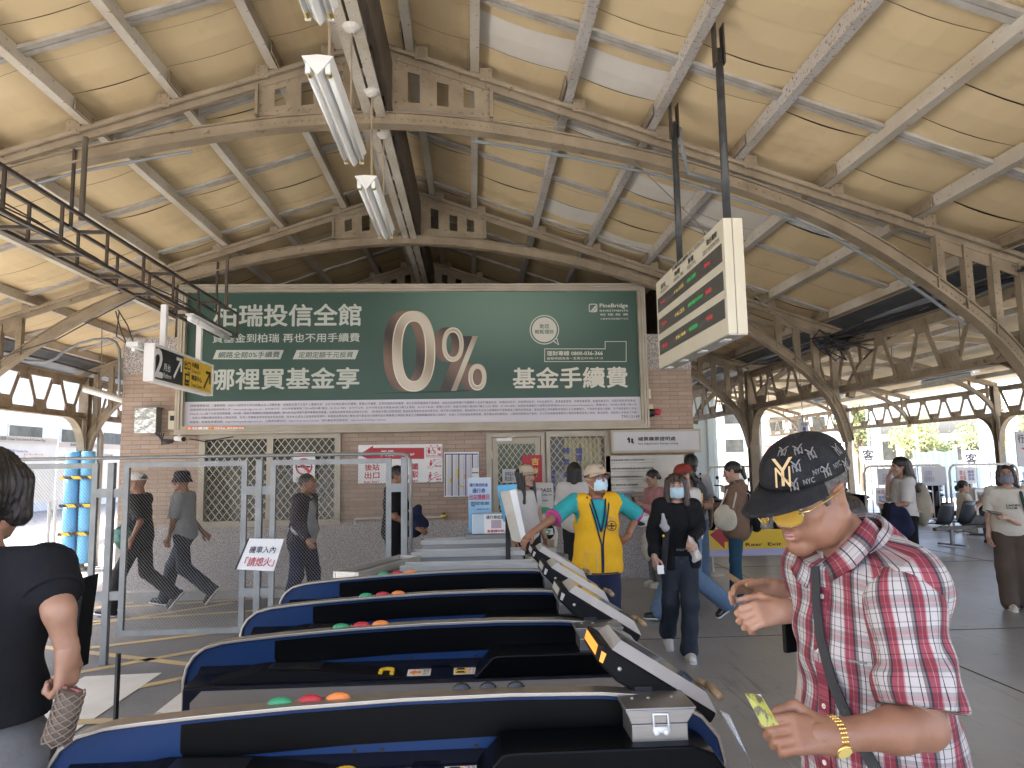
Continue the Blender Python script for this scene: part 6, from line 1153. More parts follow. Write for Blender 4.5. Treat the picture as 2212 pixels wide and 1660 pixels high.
def cap(t,c,F,L,U,mat,s=1,brim=True,brimmat=None,back=False,visor=.075,k=1.0,VU=.038,VD=.16):
    """baseball cap: panelled crown, sweatband edge, curved visor"""
    p=lambda f,l,u: c+(F*f+L*l+U*u)*s; n,m=28,9; vs=[]
    for i in range(m+1):
        a=pi/2*i/m
        for j in range(n):
            b=2*pi*j/n; rf=.112 if math.cos(b)>0 else .108; sq=(1+.03*math.cos(6*b))if i else 1
            vs.append(p(-.010+rf*math.cos(a)**.75*math.cos(b),.088*math.cos(a)**.75*math.sin(b),.036+.092*math.sin(a)*k))
    fs=[(i*n+j,i*n+(j+1)%n,(i+1)*n+(j+1)%n,(i+1)*n+j) for i in range(m) for j in range(n)]
    g=MB(); g.add(vs,fs); g.ell(p(-.01,0,.036+.093*k),(.008*s,.008*s,.005*s)); cr=g.build('cap',mat,t,smooth=True); so_=cr.modifiers.new('thick','SOLIDIFY'); so_.thickness=.003
    if brim:
        q=-1 if back else 1; g=MB(); vs=[]; nu,nv=14,6
        for i in range(nu+1):
            a=(i/nu-.5)*2
            for j in range(nv+1):
                r=j/nv; th=a*1.12; ln=visor*math.cos(a*pi/2)**.6*r; vs.append(p(q*(-.008+.112*math.cos(th)+ln),.089*math.sin(th)*(1+.05*r),VU-.030*a*a*r-VD*ln))
        g.add(vs,[(i*(nv+1)+j,(i+1)*(nv+1)+j,(i+1)*(nv+1)+j+1,i*(nv+1)+j+1) for i in range(nu) for j in range(nv)]); b=g.build('cap_visor',brimmat or mat,t,smooth=True); so_=b.modifiers.new('thick','SOLIDIFY'); so_.thickness=.004
    return cr
def mask(t,c,F,L,U,mat,s=1):
    p=lambda f,l,u: c+(F*f+L*l+U*u)*s; g=MB(); vs=[]; nu,nv=14,8
    for i in range(nu+1):
        a=(i/nu-.5)*2
        for j in range(nv+1):
            v=j/nv; bul=.112+.010*math.sin(pi*v)-.012*(v>.8)*0
            th=a*1.0; wv=1-.12*abs(v-.5); fold=.0018*math.sin(v*pi*5); f=(bul+fold)*math.cos(th*.95)-.004-.018*v*v; l=.078*math.sin(th*.95)*wv
            vs.append(p(f,l,-.006-.100*v-.012*abs(a)*(.5-v)))
    g.add(vs,[(i*(nv+1)+j,(i+1)*(nv+1)+j,(i+1)*(nv+1)+j+1,i*(nv+1)+j+1) for i in range(nu) for j in range(nv)]); o=g.build('face_mask',mat,t,smooth=True); m=o.modifiers.new('thick','SOLIDIFY'); m.thickness=.0015
    g=MB()
    for q in(-1,1):
        g.tube([p(.052,q*.066,-.012),p(.02,q*.078,-.004),p(-.02,q*.086,.012)],.0012*s,4); g.tube([p(.046,q*.063,-.085),p(.02,q*.078,-.05),p(-.022,q*.086,-.02)],.0012*s,4)
    g.build('ear_loops','white',o)
def glasses(t,c,F,L,U,mat,s=1,r=(.021,.017),pane='glasspane'):
    p=lambda f,l,u: c+(F*f+L*l+U*u)*s; g=MB(); h=MB()
    for q in(-1,1):
        P=[p(.113-.010*(abs(math.cos(a)*r[0]+.034)-.034)/.02,q*(.034+r[0]*math.cos(a)),-.002+r[1]*math.sin(a)) for a in np.linspace(0,2*pi,18)]; g.tube(P,.0016*s,5); h.add(P[:-1],[tuple(range(17))]); g.tube([p(.104,q*.055,.004),p(.09,q*.072,.006),p(-.01,q*.081,.008)],.0016*s,5)
    g.tube([p(.115,-.013,.002),p(.117,0,.004),p(.115,.013,.002)],.0016*s,5); o=g.build('glasses',mat,t); h.build('lenses',pane,o); return o
class Fig:
    def __init__(S_,label,x,y,az,H,z0=0,lean=0,name='person',dy=0,cat='person'):
        S_.t=thing(name,label,cat,(x,y,z0)); S_.b=np.array([x,y,z0],float); S_.F,S_.L,S_.U=frame(az); S_.s=H/1.70; S_.lean=lean; S_.az=az; S_.H=H
        S_.hip=[S_.p(0,q*.085,.90) for q in(-1,1)]; S_.sh=[S_.p(0,q*.165,1.385) for q in(-1,1)]; S_.kn=[S_.p(.03,q*.09,.49) for q in(-1,1)]; S_.an=[S_.p(0,q*.09,.085) for q in(-1,1)]; S_.toe=[S_.F.copy(),S_.F.copy()]
        S_.el=[S_.p(-.02,q*.22,1.11) for q in(-1,1)]; S_.wr=[S_.p(.06,q*.22,.88) for q in(-1,1)]; S_.hd=[None,None]; S_.hc=S_.p(.03,0,1.575); S_.Rm=np.stack([S_.F,S_.L,S_.U],1)
    def p(S_,f,l,u): s=S_.s; return S_.b+(S_.F*(f+S_.lean*max(0,u-.9))+S_.L*l+S_.U*u)*s
    def E(S_,f,l,u,r,k=.05): return ('el',S_.p(f,l,u),np.array(r)*S_.s,S_.Rm,k)
    def leg(S_,i,kn,an,toe=None):
        q=(-1,1)[i]; S_.kn[i]=S_.p(kn[0],q*.09+ (kn[2] if len(kn)>2 else 0),kn[1]); S_.an[i]=S_.p(an[0],q*.09+(an[2] if len(an)>2 else 0),an[1])
        if toe is not None: a=R(toe); S_.toe[i]=S_.F*math.cos(a)+S_.U*math.sin(a)
    def torso(S_,g=0,fat=0): 
        s=S_.s; return [S_.E(0,0,1.23,(.108+g+fat*.5,.155+g+fat*.5,.20)),S_.E(.012,0,1.03,(.105+g+fat,.140+g+fat,.17)),S_.E(-.012,0,.91,(.112+g,.158+g,.13)),('rc',S_.p(0,-.13,1.375),S_.p(0,.13,1.375),(.058+g)*s,(.058+g)*s,.06)]
    def body(S_,skin,vox=.012,head=(0,0),hv=.0045,male=True,hands=(True,True),headroll=0,hscale=1,fat=0,curl=.5,face=True,look=(0,0),lips=True,brows=True,hoff=(0,0,0),hm='hair',thumb=None):
        s=S_.s; O=S_.torso(-.012,fat); nk=S_.p(-.015,0,1.42); S_.HF,S_.HL,S_.HU=frame(S_.az+head[0],head[1],headroll); S_.hs=s*1.0*hscale; S_.hc=S_.hc+S_.F*hoff[0]+S_.L*hoff[1]+S_.U*hoff[2]
        for i in(0,1):
            O+=[('rc',S_.sh[i],S_.el[i],.046*s,.036*s,.04),('rc',S_.el[i],S_.wr[i],.037*s,.025*s,.02),('rc',S_.hip[i],S_.kn[i],.075*s,.052*s,.04),('rc',S_.kn[i],S_.an[i],.05*s,.035*s,.03),('rc',S_.an[i]-S_.U*.03*s,S_.an[i]+S_.toe[i]*.12*s-S_.U*.055*s,.028*s,.018*s,.02)]
        hp,sub=head_prims(S_.hc,S_.HF,S_.HL,S_.HU,S_.hs,nk,male); O.append(('rc',S_.hc-S_.HU*.06*s-S_.HF*.015*s,nk,.05*s,.058*s,.03))
        parts=[nets(O,vox,.04),nets(hp,hv,.02,sub)]
        for i in(0,1):
            if hands[i]:
                d,n,sd=S_.hd[i] if S_.hd[i] is not None else (S_.wr[i]-S_.el[i],S_.L*(-1,1)[i],S_.F); c=curl[i] if isinstance(curl,(list,tuple)) else curl
                parts.append(nets(hand_prims(S_.wr[i],d,n,sd,c,s*1.0,thumb if thumb is not None else .6),.0042,.006))
        o=netobj('body',parts,skin,S_.t)
        if face: eyes(S_.t,S_.hc,S_.HF,S_.HL,S_.HU,S_.hs,look,lips=lips,brows=brows,hm=hm)
        return o
    def top(S_,mat,sleeve=.72,hem=.84,g=.014,k=.05,loose=0,vox=.012,fat=0,name='shirt',cuts=(),wrk=.004,slr=.062,neckcut=True,flare=0):
        s=S_.s; O=S_.torso(g,fat)+[S_.E(0,0,1.0,(.115+g+loose+fat,.155+g+loose+fat,.2))]+([S_.E(0,0,.86,(.125+g+flare,.17+g+flare,.15))] if flare else [])
        C=[(S_.p(0,0,hem),(-S_.U)),*cuts]
        if neckcut: C.append((S_.p(0,0,1.435),nrm(S_.U*.9+S_.F*.25)))
        A=nets(O+[('rc',S_.sh[i],S_.sh[i]*.6+S_.el[i]*.4,slr*s,slr*.95*s,.05) for i in(0,1)],vox,k,cuts=C,disp=wr(wrk,26,S_.b[0]))
        parts=[A]
        for i in(0,1):
            a,e,w=S_.sh[i],S_.el[i],S_.wr[i]
            if sleeve<=1: m=a+(e-a)*sleeve; parts.append(nets([('rc',a,m+(e-a)*.15,slr*s,(slr+.004)*s)],vox*.8,.03,cuts=[(m,nrm(e-a))],disp=wr(wrk,34,i)))
            else: m=e+(w-e)*(sleeve-1); parts.append(nets([('rc',a,e,slr*s,slr*.9*s),('rc',e,w,slr*.9*s,slr*.72*s)],vox*.8,.03,cuts=[(m,nrm(w-e))],disp=wr(wrk*1.3,38,i)))
        return netobj(name,parts,mat,S_.t)
    def pants(S_,mat,hipr=.098,kneer=.075,ankr=.068,waist=.98,low=.05,vox=.012,name='trousers',wrk=.004,upto=1.0):
        s=S_.s; O=[S_.E(-.012,0,.91,(.118,.165,.13)),S_.E(0,0,.98,(.112,.15,.1))]
        parts=[]
        for i in(0,1): O+=[('rc',S_.hip[i],S_.kn[i],hipr*s,kneer*s,.045),('rc',S_.kn[i],S_.an[i]*upto+S_.kn[i]*(1-upto),kneer*s,ankr*s,.03)]
        return netobj(name,[nets(O,vox,.04,cuts=[(S_.p(0,0,waist),S_.U)]+[],disp=wr(wrk,22,S_.b[1]))],mat,S_.t)
    def shoes(S_,mat,sole='sole',which=(0,1),s_=1):
        s=S_.s*s_
        for i in which:
            F=S_.toe[i]; L=S_.L; U=nrm(np.cross(F,L)); a=S_.an[i]-U*.045*s; Rm=np.stack([F,L,U],1)
            o=netobj('shoe',[nets([('rc',a-F*.045*s,a+F*.02*s,.046*s,.046*s),('rc',a+F*.02*s+U*.006*s,a+F*.145*s-U*.008*s,.048*s,.036*s),('rc',a,S_.an[i]+U*.03*s,.044*s,.046*s)],.008,.03,cuts=[(a-U*.028*s,-U)])],mat,S_.t)
            if sole: netobj('sole',[nets([('rc',a-F*.05*s-U*.03*s,a+F*.05*s-U*.03*s,.046*s,.046*s),('rc',a+F*.05*s-U*.03*s,a+F*.15*s-U*.03*s,.046*s,.038*s)],.008,.02,cuts=[(a-U*.024*s,U),(a-U*.041*s,-U)])],sole,o)
    def hairdo(S_,mat,prims=(),cut=None,bulk=1.0,vox=.006,fr=.0,front=True,name='hair',fringe=False):
        c,F,L,U,s=S_.hc,S_.HF,S_.HL,S_.HU,S_.hs; p=lambda f,l,u:c+(F*f+L*l+U*u)*s; Rm=np.stack([F,L,U],1)
        O=[('el',p(-.022,0,.036),np.array((.103,.084,.094))*s*bulk,Rm,.02)]
        for q in prims: O.append(('rc',p(*q[0]),p(*q[1]),q[2]*s,q[3]*s,.02))
        sub=[(('el',p(.115,0,-.045),np.array((.085,.062 if not fringe else .05,.115 if not fringe else .095))*s,Rm),.015)] if front else []
        sub+=[(('el',p(.0,q*.085,-.02),np.array((.022,.02,.03))*s,Rm),.01) for q in(-1,1)] if not fringe and front else []
        def d(G): q=(G-c); l=q@L; f=q@F; a=np.arctan2(l,f); return (.0022*np.sin(a*42+(q@U)*25)+.0014*np.sin(a*90+3)).astype(f32)
        return netobj(name,[nets(O,vox,.02,sub,[(p(0,0,cut),-U)] if cut is not None else (),d)],mat,S_.t)
# ==== the people
def W(x,y,Y): return np.array(at(x,y,Y))
def FX(px,Y,py=1100): return at(px,py,Y).x
def surf(prims,F_,l,u,k=.05,sgn=1,n=160):
    fs=np.linspace(.32*sgn,-.05*sgn,n); P=np.array([F_.p(f,l,u) for f in fs],f32); d=np.full(n,1.,f32)
    for q in prims: d=smin(d,prim(P,q),k)
    i=int(np.argmax(d<0)); return P[i].astype(float)
def ribbon3(pts,nrms,w,name,mat,parent,th=.003):
    g=MB(); vs=[]
    pts=[np.array(p) for p in pts]
    for i,p in enumerate(pts):
        t=nrm(pts[min(i+1,len(pts)-1)]-pts[max(i-1,0)]); n=nrm(nrms[i]); b=nrm(np.cross(t,n))*w/2; vs+=[p-b,p+b,p+b+n*th,p-b+n*th]
    m=len(pts); g.add(vs,[(4*i+k,4*i+4+k,4*i+4+(k+1)%4,4*i+(k+1)%4) for i in range(m-1) for k in range(4)]+[(0,1,2,3),(4*m-1,4*m-2,4*m-3,4*m-4)]); return g.build(name,mat,parent,smooth=False)
def slab(c,d,n,l,w,th): # oriented box: length along d, thickness along n
    d=nrm(d); n=nrm(np.array(n)-d*np.dot(n,d)); b=np.cross(n,d); return lambda g: g.add([c+d*a*l/2+b*q*w/2+n*e*th/2 for a in(-1,1) for q in(-1,1) for e in(-1,1)],[(0,1,3,2),(4,6,7,5),(0,4,5,1),(2,3,7,6),(0,2,6,4),(1,5,7,3)])
def item(name,label,cat,mat,fn,loc,bevel=0,part='body'):
    t=thing(name,label,cat,tuple(loc)); g=MB(); fn(g); g.build(part,mat,t,bevel=bevel); return t
def backpack(label,f,mat,w=.15,h=.22,d=.09,off=-.20,u=1.17,pocket=None,stripe=None):
    c=f.p(off,0,u); s=f.s; Rm=f.Rm; t=thing('backpack',label,'backpack',tuple(c-f.U*h*s))
    netobj('pack',[nets([('el',c-f.U*.04*s,np.array((d,w,h))*s,Rm),('el',c+f.U*.07*s,np.array((d*.8,w*.85,h*.7))*s,Rm)],.009,.06,disp=wr(.003,30))],mat,t)
    netobj('front_pocket',[nets([('el',c-f.F*d*.75*s-f.U*.07*s,np.array((d*.55,w*.78,h*.55))*s,Rm)],.009,.03,disp=wr(.002,40))],pocket or mat,t)
    if stripe:
        g=MB(); 
        for q in(-.5,.5): g.tube([c-f.F*(d*1.12)*s+f.L*q*w*s+f.U*a*s for a in(.06,-.02,-.1)],.012*s,6)
        g.build('trim',stripe,t)
    for q in(-1,1):
        g=MB(); g.tube([c+f.F*.05*s+f.L*q*.09*s+f.U*.17*s,f.p(.02,q*.11,1.455),f.p(.135,q*.12,1.32),f.p(.13,q*.13,1.15),f.p(.0,q*.165,1.03),c+f.L*q*.1*s-f.U*.14*s],.014*s,6); g.build('strap',mat if not stripe else 'c_black',t)
    return t
# -- staff member in the yellow vest
f=Fig('staff member in a yellow vest and blue face mask with one hand on the hip',FX(1288,5.8),5.8,4,1.67); v=f
f.el=[W(1192,1122,5.62),W(1377,1114,5.95)]; f.wr=[W(1149,1152,5.55),W(1352,1163,5.84)]; f.sh=[f.p(0,-.185,1.40),f.p(0,.185,1.40)]
f.hd=[(f.wr[0]-f.el[0]+np.array((0,0,-.05)),(0,-.3,1),f.F),(np.array((-.75,.25,-.5)),(.3,-.8,.2),f.U)]
f.body('skin_tan',head=(16,10),face=True,lips=False,curl=.5)
f.top('c_teal',sleeve=.92,hem=.88,g=.02,slr=.068,name='t_shirt',fat=.01)
cl=netobj('neck_band',[nets([('rc',f.p(.0+.055*math.cos(a),.068*math.sin(a),1.43-.022*math.cos(a)),f.p(.055*math.cos(a+.5),.068*math.sin(a+.5),1.43-.022*math.cos(a+.5)),.014,.014) for a in np.arange(0,2*pi,.5)],.006,.01)],'c_magenta',f.t)
for i in(0,1):
    m=f.sh[i]+(f.el[i]-f.sh[i])*.92; d=nrm(f.el[i]-f.sh[i]); g=MB(); g.lathe([(.064,-.015),(.070,-.015),(.071,.012),(.064,.012)],m,20,tuple(d)); g.build('cuff','c_magenta',f.t,smooth=True)
VP=f.torso(.037,.012)+[f.E(0,0,1.0,(.150,.192,.2)),f.E(.0,0,.86,(.155,.205,.13))]
netobj('vest',[nets(VP,.008,.05,subs=[(('rc',f.p(.165,0,1.50),f.p(.178,0,1.10),.125,.03),.01),(('rc',f.p(0,-.225,1.30),f.p(0,-.30,1.32),.09,.13),.02),(('rc',f.p(0,.225,1.30),f.p(0,.30,1.32),.09,.13),.02),(('rc',f.p(0,0,1.45),f.p(0,0,1.6),.075,.08),.02)],cuts=[(f.p(0,0,.82),-f.U)],disp=wr(.005,24))],'c_vest',f.t)
def vs_(l,u,o=.004): return surf(VP,f,l,u)+f.F*o
for q in(-1,1): ribbon3([vs_(q*l,u) for l,u in((.095,1.44),(.075,1.36),(.05,1.26),(.022,1.14),(.006,1.06),(.006,.92),(.004,.84))],[f.F]*7,.012,'vest_trim','c_navy',f.t)
ribbon3([vs_(l,.832) for l in np.linspace(-.14,.14,9)],[f.F]*9,.010,'vest_trim','c_navy',f.t)
ribbon3([vs_(l,u) for l,u in((-.045,.86),(-.045,1.0),(-.135,1.0),(-.135,.86))],[f.F]*4,.004,'pocket_seam','c_beige',f.t)
c=vs_(.088,1.205,.008); U_=np.array((0,0,1.)); X_=f.L
g=MB()
for a in np.linspace(0,2*pi,25)[:-1]: g.bar(c+.038*(X_*math.cos(a)+U_*math.sin(a)),c+.038*(X_*math.cos(a+.27)+U_*math.sin(a+.27)),.005,.002,tuple(f.F))
for (a,b),(e,d) in (((-.034,.004),(.034,.004)),((-.03,-.004),(.03,-.004)),((0,.02),(0,-.028)),((-.018,-.024),(.018,-.024)),((-.012,.018),(.012,.018))): g.bar(c+X_*a+U_*b,c+X_*e+U_*d,.0055,.002,tuple(f.F))
g.build('railway_emblem','c_navy',f.t)
cc=c+U_*.054-X_*.035; text('emblem_lettering','臺灣鐵路',tuple(cc),tuple(X_),(0,0,1),.07,.014,'c_beige',f.t,.01)
for q in(-1,1): ribbon3([surf(f.torso(.024,.01),f,q*.06,1.42)+f.F*.006,surf(f.torso(.024,.01),f,q*.035,1.30)+f.F*.012,surf(f.torso(.024,.01),f,q*.0,1.16)+f.F*.014],[f.F]*3,.012,'lanyard','c_navy',f.t)
f.pants('c_navy',hipr=.105,kneer=.082,ankr=.072,waist=.97); f.shoes('shoe_black',None)
f.hairdo('hair',cut=.03); cr=cap(f.t,f.hc,f.HF,f.HL,f.HU,'c_beige'); mask(f.t,f.hc,f.HF,f.HL,f.HU,'mask_blue'); glasses(f.t,f.hc,f.HF,f.HL,f.HU,'glassframe')
q=lambda b,a: f.hc+f.HF*(-.010+.113*math.cos(a)**.75*math.cos(b))+f.HL*.089*math.cos(a)**.75*math.sin(b)+f.HU*(.036+.092*math.sin(a))
def capmark(t,fg,s,b,a,size,mat,s2=None,bold=.01,asp=1.0,off=.002):
    P=lambda b_,a_: fg.hc+(fg.HF*(-.010+.1135*math.cos(a_)**.75*math.cos(b_))+fg.HL*.0895*math.cos(a_)**.75*math.sin(b_)+fg.HU*(.036+.093*math.sin(a_)))
    o=P(b,a); u=nrm(P(b+.01,a)-o); vv=nrm(P(b,a+.01)-o); n=np.cross(u,vv); o=o+n*off-u*size*asp/2-vv*size/2
    text('cap_lettering',s,tuple(o),tuple(u),tuple(vv),size*asp,size,mat,t,bold)
    if s2: text('cap_lettering',s2,tuple(o+n*.0006),tuple(u),tuple(vv),size*asp,size*1.0,mat,t,bold)
capmark(f.t,f,'60',0,.45,.022,'c_brown',asp=1.4)
# -- masked girl in black
f=Fig('young woman in black with a blue face mask walking toward the gates',FX(1462,6.3),6.3,-6,1.575)
f.leg(1,(.14,.50,-.03),(.12,.085,-.05)); f.leg(0,(.0,.49),(-.26,.16),-35)
f.el=[W(1412,1152,6.25),W(1508,1140,6.3)]; f.wr=[W(1414,1205,6.1),W(1492,1168,6.02)]; f.hd=[(np.array((.08,-.25,-1)),(-.7,-.6,0),f.F),(np.array((-.3,-.8,-.3)),(0,-.5,.8),f.L)]
f.body('skin_pale',head=(-8,2),male=False,lips=False,curl=.75)
f.top('c_black',sleeve=.3,hem=.93,g=.008,name='t_shirt')
f.top('c_charcoal',sleeve=1.82,hem=.80,g=.03,slr=.062,name='jacket',vox=.011,flare=.01,wrk=.007,neckcut=True) if 0 else None
JP=f.torso(.030)+[f.E(0,0,.98,(.14,.185,.2)),f.E(0,0,.86,(.145,.20,.13))]+[('rc',f.sh[i],f.sh[i]*.6+f.el[i]*.4,.066,.062,.05) for i in(0,1)]
jp=[nets(JP,.009,.05,subs=[(('rc',f.p(.2,.015,1.47),f.p(.2,.01,.72),.115,.105),.01),(('rc',f.p(.02,0,1.44),f.p(.02,0,1.6),.08,.1),.02)],cuts=[(f.p(0,0,.80),-f.U)],disp=wr(.006,26))]
for i in(0,1): m=f.wr[i]-nrm(f.wr[i]-f.el[i])*.02; jp.append(nets([('rc',f.sh[i],f.el[i],.068,.066),('rc',f.el[i],m,.066,.05)],.009,.03,cuts=[(m,nrm(f.wr[i]-f.el[i]))],disp=wr(.006,34,i)))
netobj('jacket',jp,'c_black',f.t)
txp=f.p(.150,-.06,1.0); text('shirt_print','EVERYDAY\nSTUDIO',tuple(f.p(.148,-.045,.985)),tuple(f.L),(0,0,1),.09,.018,'c_lightgrey',f.t)
f.pants('c_darkjeans',hipr=.100,kneer=.078,ankr=.080,waist=.99,wrk=.007); f.shoes('shoe_white')
f.hairdo('hair_brown',prims=[((-.05,-.06,.05),(-.03,-.10,-.22),.05,.04),((-.05,.06,.05),(-.03,.10,-.24),.05,.045),((-.08,0,.02),(-.09,0,-.24),.07,.06),((.03,-.075,.06),(.02,-.088,-.15),.026,.026),((.03,.075,.06),(.03,.088,-.17),.026,.028),((.07,-.045,.085),(.098,-.03,.04),.02,.012),((.07,.045,.085),(.098,.03,.04),.02,.012),((.085,0,.095),(.105,0,.045),.02,.01)],front=True,fringe=True)
mask(f.t,f.hc,f.HF,f.HL,f.HU,'mask_blue',.97)
item('ticket','small white ticket held by the young woman in black','ticket','white',slab(W(1427,1231,6.0),(0,-.2,-1),(0,-1,.1),.07,.055,.002),W(1427,1231,6.0))
c=W(1500,1190,5.98); t=thing('plastic_bag','crinkled clear plastic bag of snacks carried by the young woman in black','bag',tuple(c)); M('clearbag',(.75,.74,.72),.12,alpha=.42,c2=(.9,.9,.9),sc=30); netobj('bag_film',[nets([('rc',W(1488,1158,5.98),W(1498,1185,5.98),.012,.035),('rc',W(1498,1185,5.98),W(1506,1203,5.98),.04,.036),('rc',W(1506,1203,5.98),W(1500,1211,5.98),.03,.024)],.006,.02,disp=wr(.006,70))],'clearbag',t); M('snack',(.62,.48,.30),.6); netobj('snack',[nets([('rc',W(1499,1180,5.98),W(1507,1206,5.98),.02,.024)],.007)],'snack',t)
t=thing('bag_charm','grey soft charm with a yellow star hung on the front of the black jacket','charm',tuple(W(1434,1130,6.05))); netobj('charm_body',[nets([('rc',W(1432,1112,6.08),W(1434,1128,6.06),.013,.02),('rc',W(1434,1128,6.06),W(1437,1142,6.05),.022,.03),('rc',W(1428,1136,6.05),W(1442,1140,6.05),.015,.017)],.005,.02)],'c_lightgrey',t); g=MB(); g.ell(W(1433,1158,6.03),(.011,.006,.011)); g.build('star','yellow',t)
t=thing('umbrella_sleeve','long folded black umbrella hanging at the side of the young woman in black','umbrella',tuple(W(1436,1190,6.08))); g=MB(); g.tube([W(1440,1140,6.1),W(1436,1190,6.08),W(1434,1240,6.07)],[.026,.03,.018],10); g.tube([W(1440,1140,6.1),W(1441,1122,6.1)],.009,6); g.build('canopy','c_charcoal',t)
# -- passenger in pink with a phone
f=Fig('passenger in a pink jacket looking at a phone beside the rules board',FX(1415,9.7),9.7,-75,1.56)
f.el=[f.p(.06,-.2,1.1),f.p(.10,.2,1.12)]; f.wr=[f.p(.26,-.1,1.17),f.p(.28,.08,1.2)]; f.hd=[(f.F+f.L*.4,-f.L,f.U),(f.F-f.L*.4,f.L,f.U)]
f.body('skin_pale',head=(0,-18),male=False,vox=.014); f.top('c_pink',sleeve=1.8,hem=.82,g=.022,name='jacket'); f.pants('c_greypants'); f.shoes('shoe_cream'); f.hairdo('hair',prims=[((-.09,0,.02),(-.12,0,-.03),.035,.03)]); glasses(f.t,f.hc,f.HF,f.HL,f.HU,'metalframe')
item('phone','dark phone held up by the passenger in pink','phone','phone',slab(f.p(.34,0,1.24),f.U+f.F*.4,-f.F,.15,.07,.009),f.p(.34,0,1.2),.003,'case')
t=thing('helmet','white helmet hanging from the arm of the passenger in pink','helmet',tuple(W(1388,1130,9.4))); netobj('shell',[nets([('el',W(1388,1124,9.4),(.12,.12,.10),np.eye(3))],.01,cuts=[(W(1388,1138,9.4),(0.3,0,-1))])],'white',t); g=MB(); g.ell(W(1385,1131,9.3),(.06,.02,.03)); g.build('visor','black',t)
t=thing('cloth_bag','pale yellow cloth bag hanging below the white helmet','bag',tuple(W(1396,1190,9.4))); netobj('sack',[nets([('el',W(1397,1180,9.45),(.07,.06,.2),np.eye(3))],.012,disp=wr(.006,40))],'c_tote',t)
# -- red cap with ponytail, mid stride
f=Fig('striding passenger in a red cap with a ponytail and wide blue jeans',FX(1483,7.7),7.7,-72,1.64)
f.leg(0,(.16,.50),(.36,.10),6); f.leg(1,(.02,.49),(-.40,.16),-30); f.el=[f.p(-.05,-.2,1.1),f.p(.0,.2,1.1)]; f.wr=[f.p(.06,-.22,.9),f.p(.2,.16,1.0)]
f.body('skin_pale',head=(0,-4),male=False); f.top('c_white',sleeve=.8,hem=.86,g=.024,name='shirt'); f.pants('c_jeans',hipr=.105,kneer=.098,ankr=.10); f.shoes('shoe_black'); f.hairdo('hair',prims=[((-.10,0,.02),(-.145,.03,-.06),.04,.038),((-.145,.03,-.06),(-.14,.03,-.16),.036,.02)],cut=None); cap(f.t,f.hc,f.HF,f.HL,f.HU,'c_redcap',1.03)
# -- tall passenger with backpack
f=Fig('tall dark haired passenger seen from behind wearing a grey and yellow backpack',FX(1497,9.2),9.2,168,1.76); f.body('skin_pale',male=True,face=False,vox=.014); f.top('c_lightgrey',sleeve=.8,hem=.86,g=.02); f.pants('c_jeans',hipr=.1,kneer=.085,ankr=.08); f.shoes('shoe_white'); f.hairdo('hair',prims=[((-.07,0,.0),(-.06,0,-.06),.07,.06)],front=True,bulk=1.04)
M('packgrey',(.06,.065,.07),.7,c2=(.09,.095,.1),sc=8,bump=.3,bs=20); backpack('grey backpack with yellow trim on the tall passenger',f,'packgrey',w=.16,h=.25,d=.11,off=-.23,stripe='yellow')
# -- woman in brown jacket
f=Fig('woman in a brown hooded jacket with a scrunchie ponytail looking at her phone',FX(1590,8.6),8.6,-118,1.66)
f.leg(0,(.05,.49),(.08,.085)); f.el=[f.p(.02,-.21,1.12),f.p(.04,.22,1.13)]; f.wr=[f.p(.26,-.14,1.12),f.p(.27,.12,1.15)]; f.hd=[(f.F,-f.L,f.U),(f.F-f.L*.3,f.L,f.U)]
f.body('skin_pale',head=(4,-16),male=False); f.top('c_brown',sleeve=1.85,hem=.70,g=.035,slr=.07,name='jacket',flare=.02,loose=.02,wrk=.006); netobj('hood',[nets([('rc',f.p(-.06,-.09,1.42),f.p(-.10,0,1.37),.045,.05),('rc',f.p(-.06,.09,1.42),f.p(-.10,0,1.37),.045,.05),('rc',f.p(.03,-.1,1.42),f.p(-.06,-.09,1.42),.03,.045),('rc',f.p(.03,.1,1.42),f.p(-.06,.09,1.42),.03,.045)],.009,.04,disp=wr(.004,40))],'c_brown',f.t)
f.pants('c_teal_jeans',hipr=.095,kneer=.07,ankr=.062); f.shoes('shoe_cream'); f.hairdo('hair',prims=[((-.09,0,.03),(-.12,0,.0),.045,.035),((-.125,0,-.005),(-.13,0,-.12),.035,.022)])
g=MB(); 
for a in np.arange(0,2*pi,.7): g.ell(f.hc-f.HF*.118+f.HL*.028*math.cos(a)+f.HU*(.012+.028*math.sin(a)),(.017,.017,.017),8,6)
g.build('scrunchie','c_cream',f.t,smooth=True)
item('phone','dark red phone in the hands of the woman in the brown jacket','phone','phonered',slab(f.p(.33,.0,1.17),f.F+f.U*.5,f.U,.15,.075,.01),f.p(.33,0,1.17),.003,'case')
t=thing('tote_bag','cream shoulder bag tucked under the arm of the woman in the brown jacket','bag',tuple(f.p(.05,.27,1.0))); netobj('sack',[nets([('el',f.p(.10,.27,1.03),(.13,.05,.15),f.Rm),('el',f.p(.08,.27,.97),(.12,.06,.09),f.Rm)],.009,.05,disp=wr(.006,34))],'c_tote',t); g=MB(); g.tube([f.p(.16,.25,1.14),f.p(.06,.22,1.36),f.p(-.02,.17,1.45),f.p(-.04,.24,1.3),f.p(.0,.27,1.14)],.011,6); g.build('strap','c_tote',t)
t=thing('backpack','black backpack with hanging straps behind the woman in the brown jacket','backpack',tuple(f.p(-.2,-.16,1.0))); netobj('pack',[nets([('el',f.p(-.22,-.10,1.05),(.10,.15,.22),f.Rm)],.01,disp=wr(.006,30))],'c_black',t); netobj('side_cloth',[nets([('rc',f.p(-.27,-.02,1.15),f.p(-.3,-.06,.92),.04,.05)],.01,disp=wr(.008,50))],'c_bagbeige',t)
g=MB(); g.tube([f.p(-.16,.06,1.3),f.p(-.2,.1,1.05),f.p(-.16,.08,.85)],.012,6); g.build('strap','c_black',t)
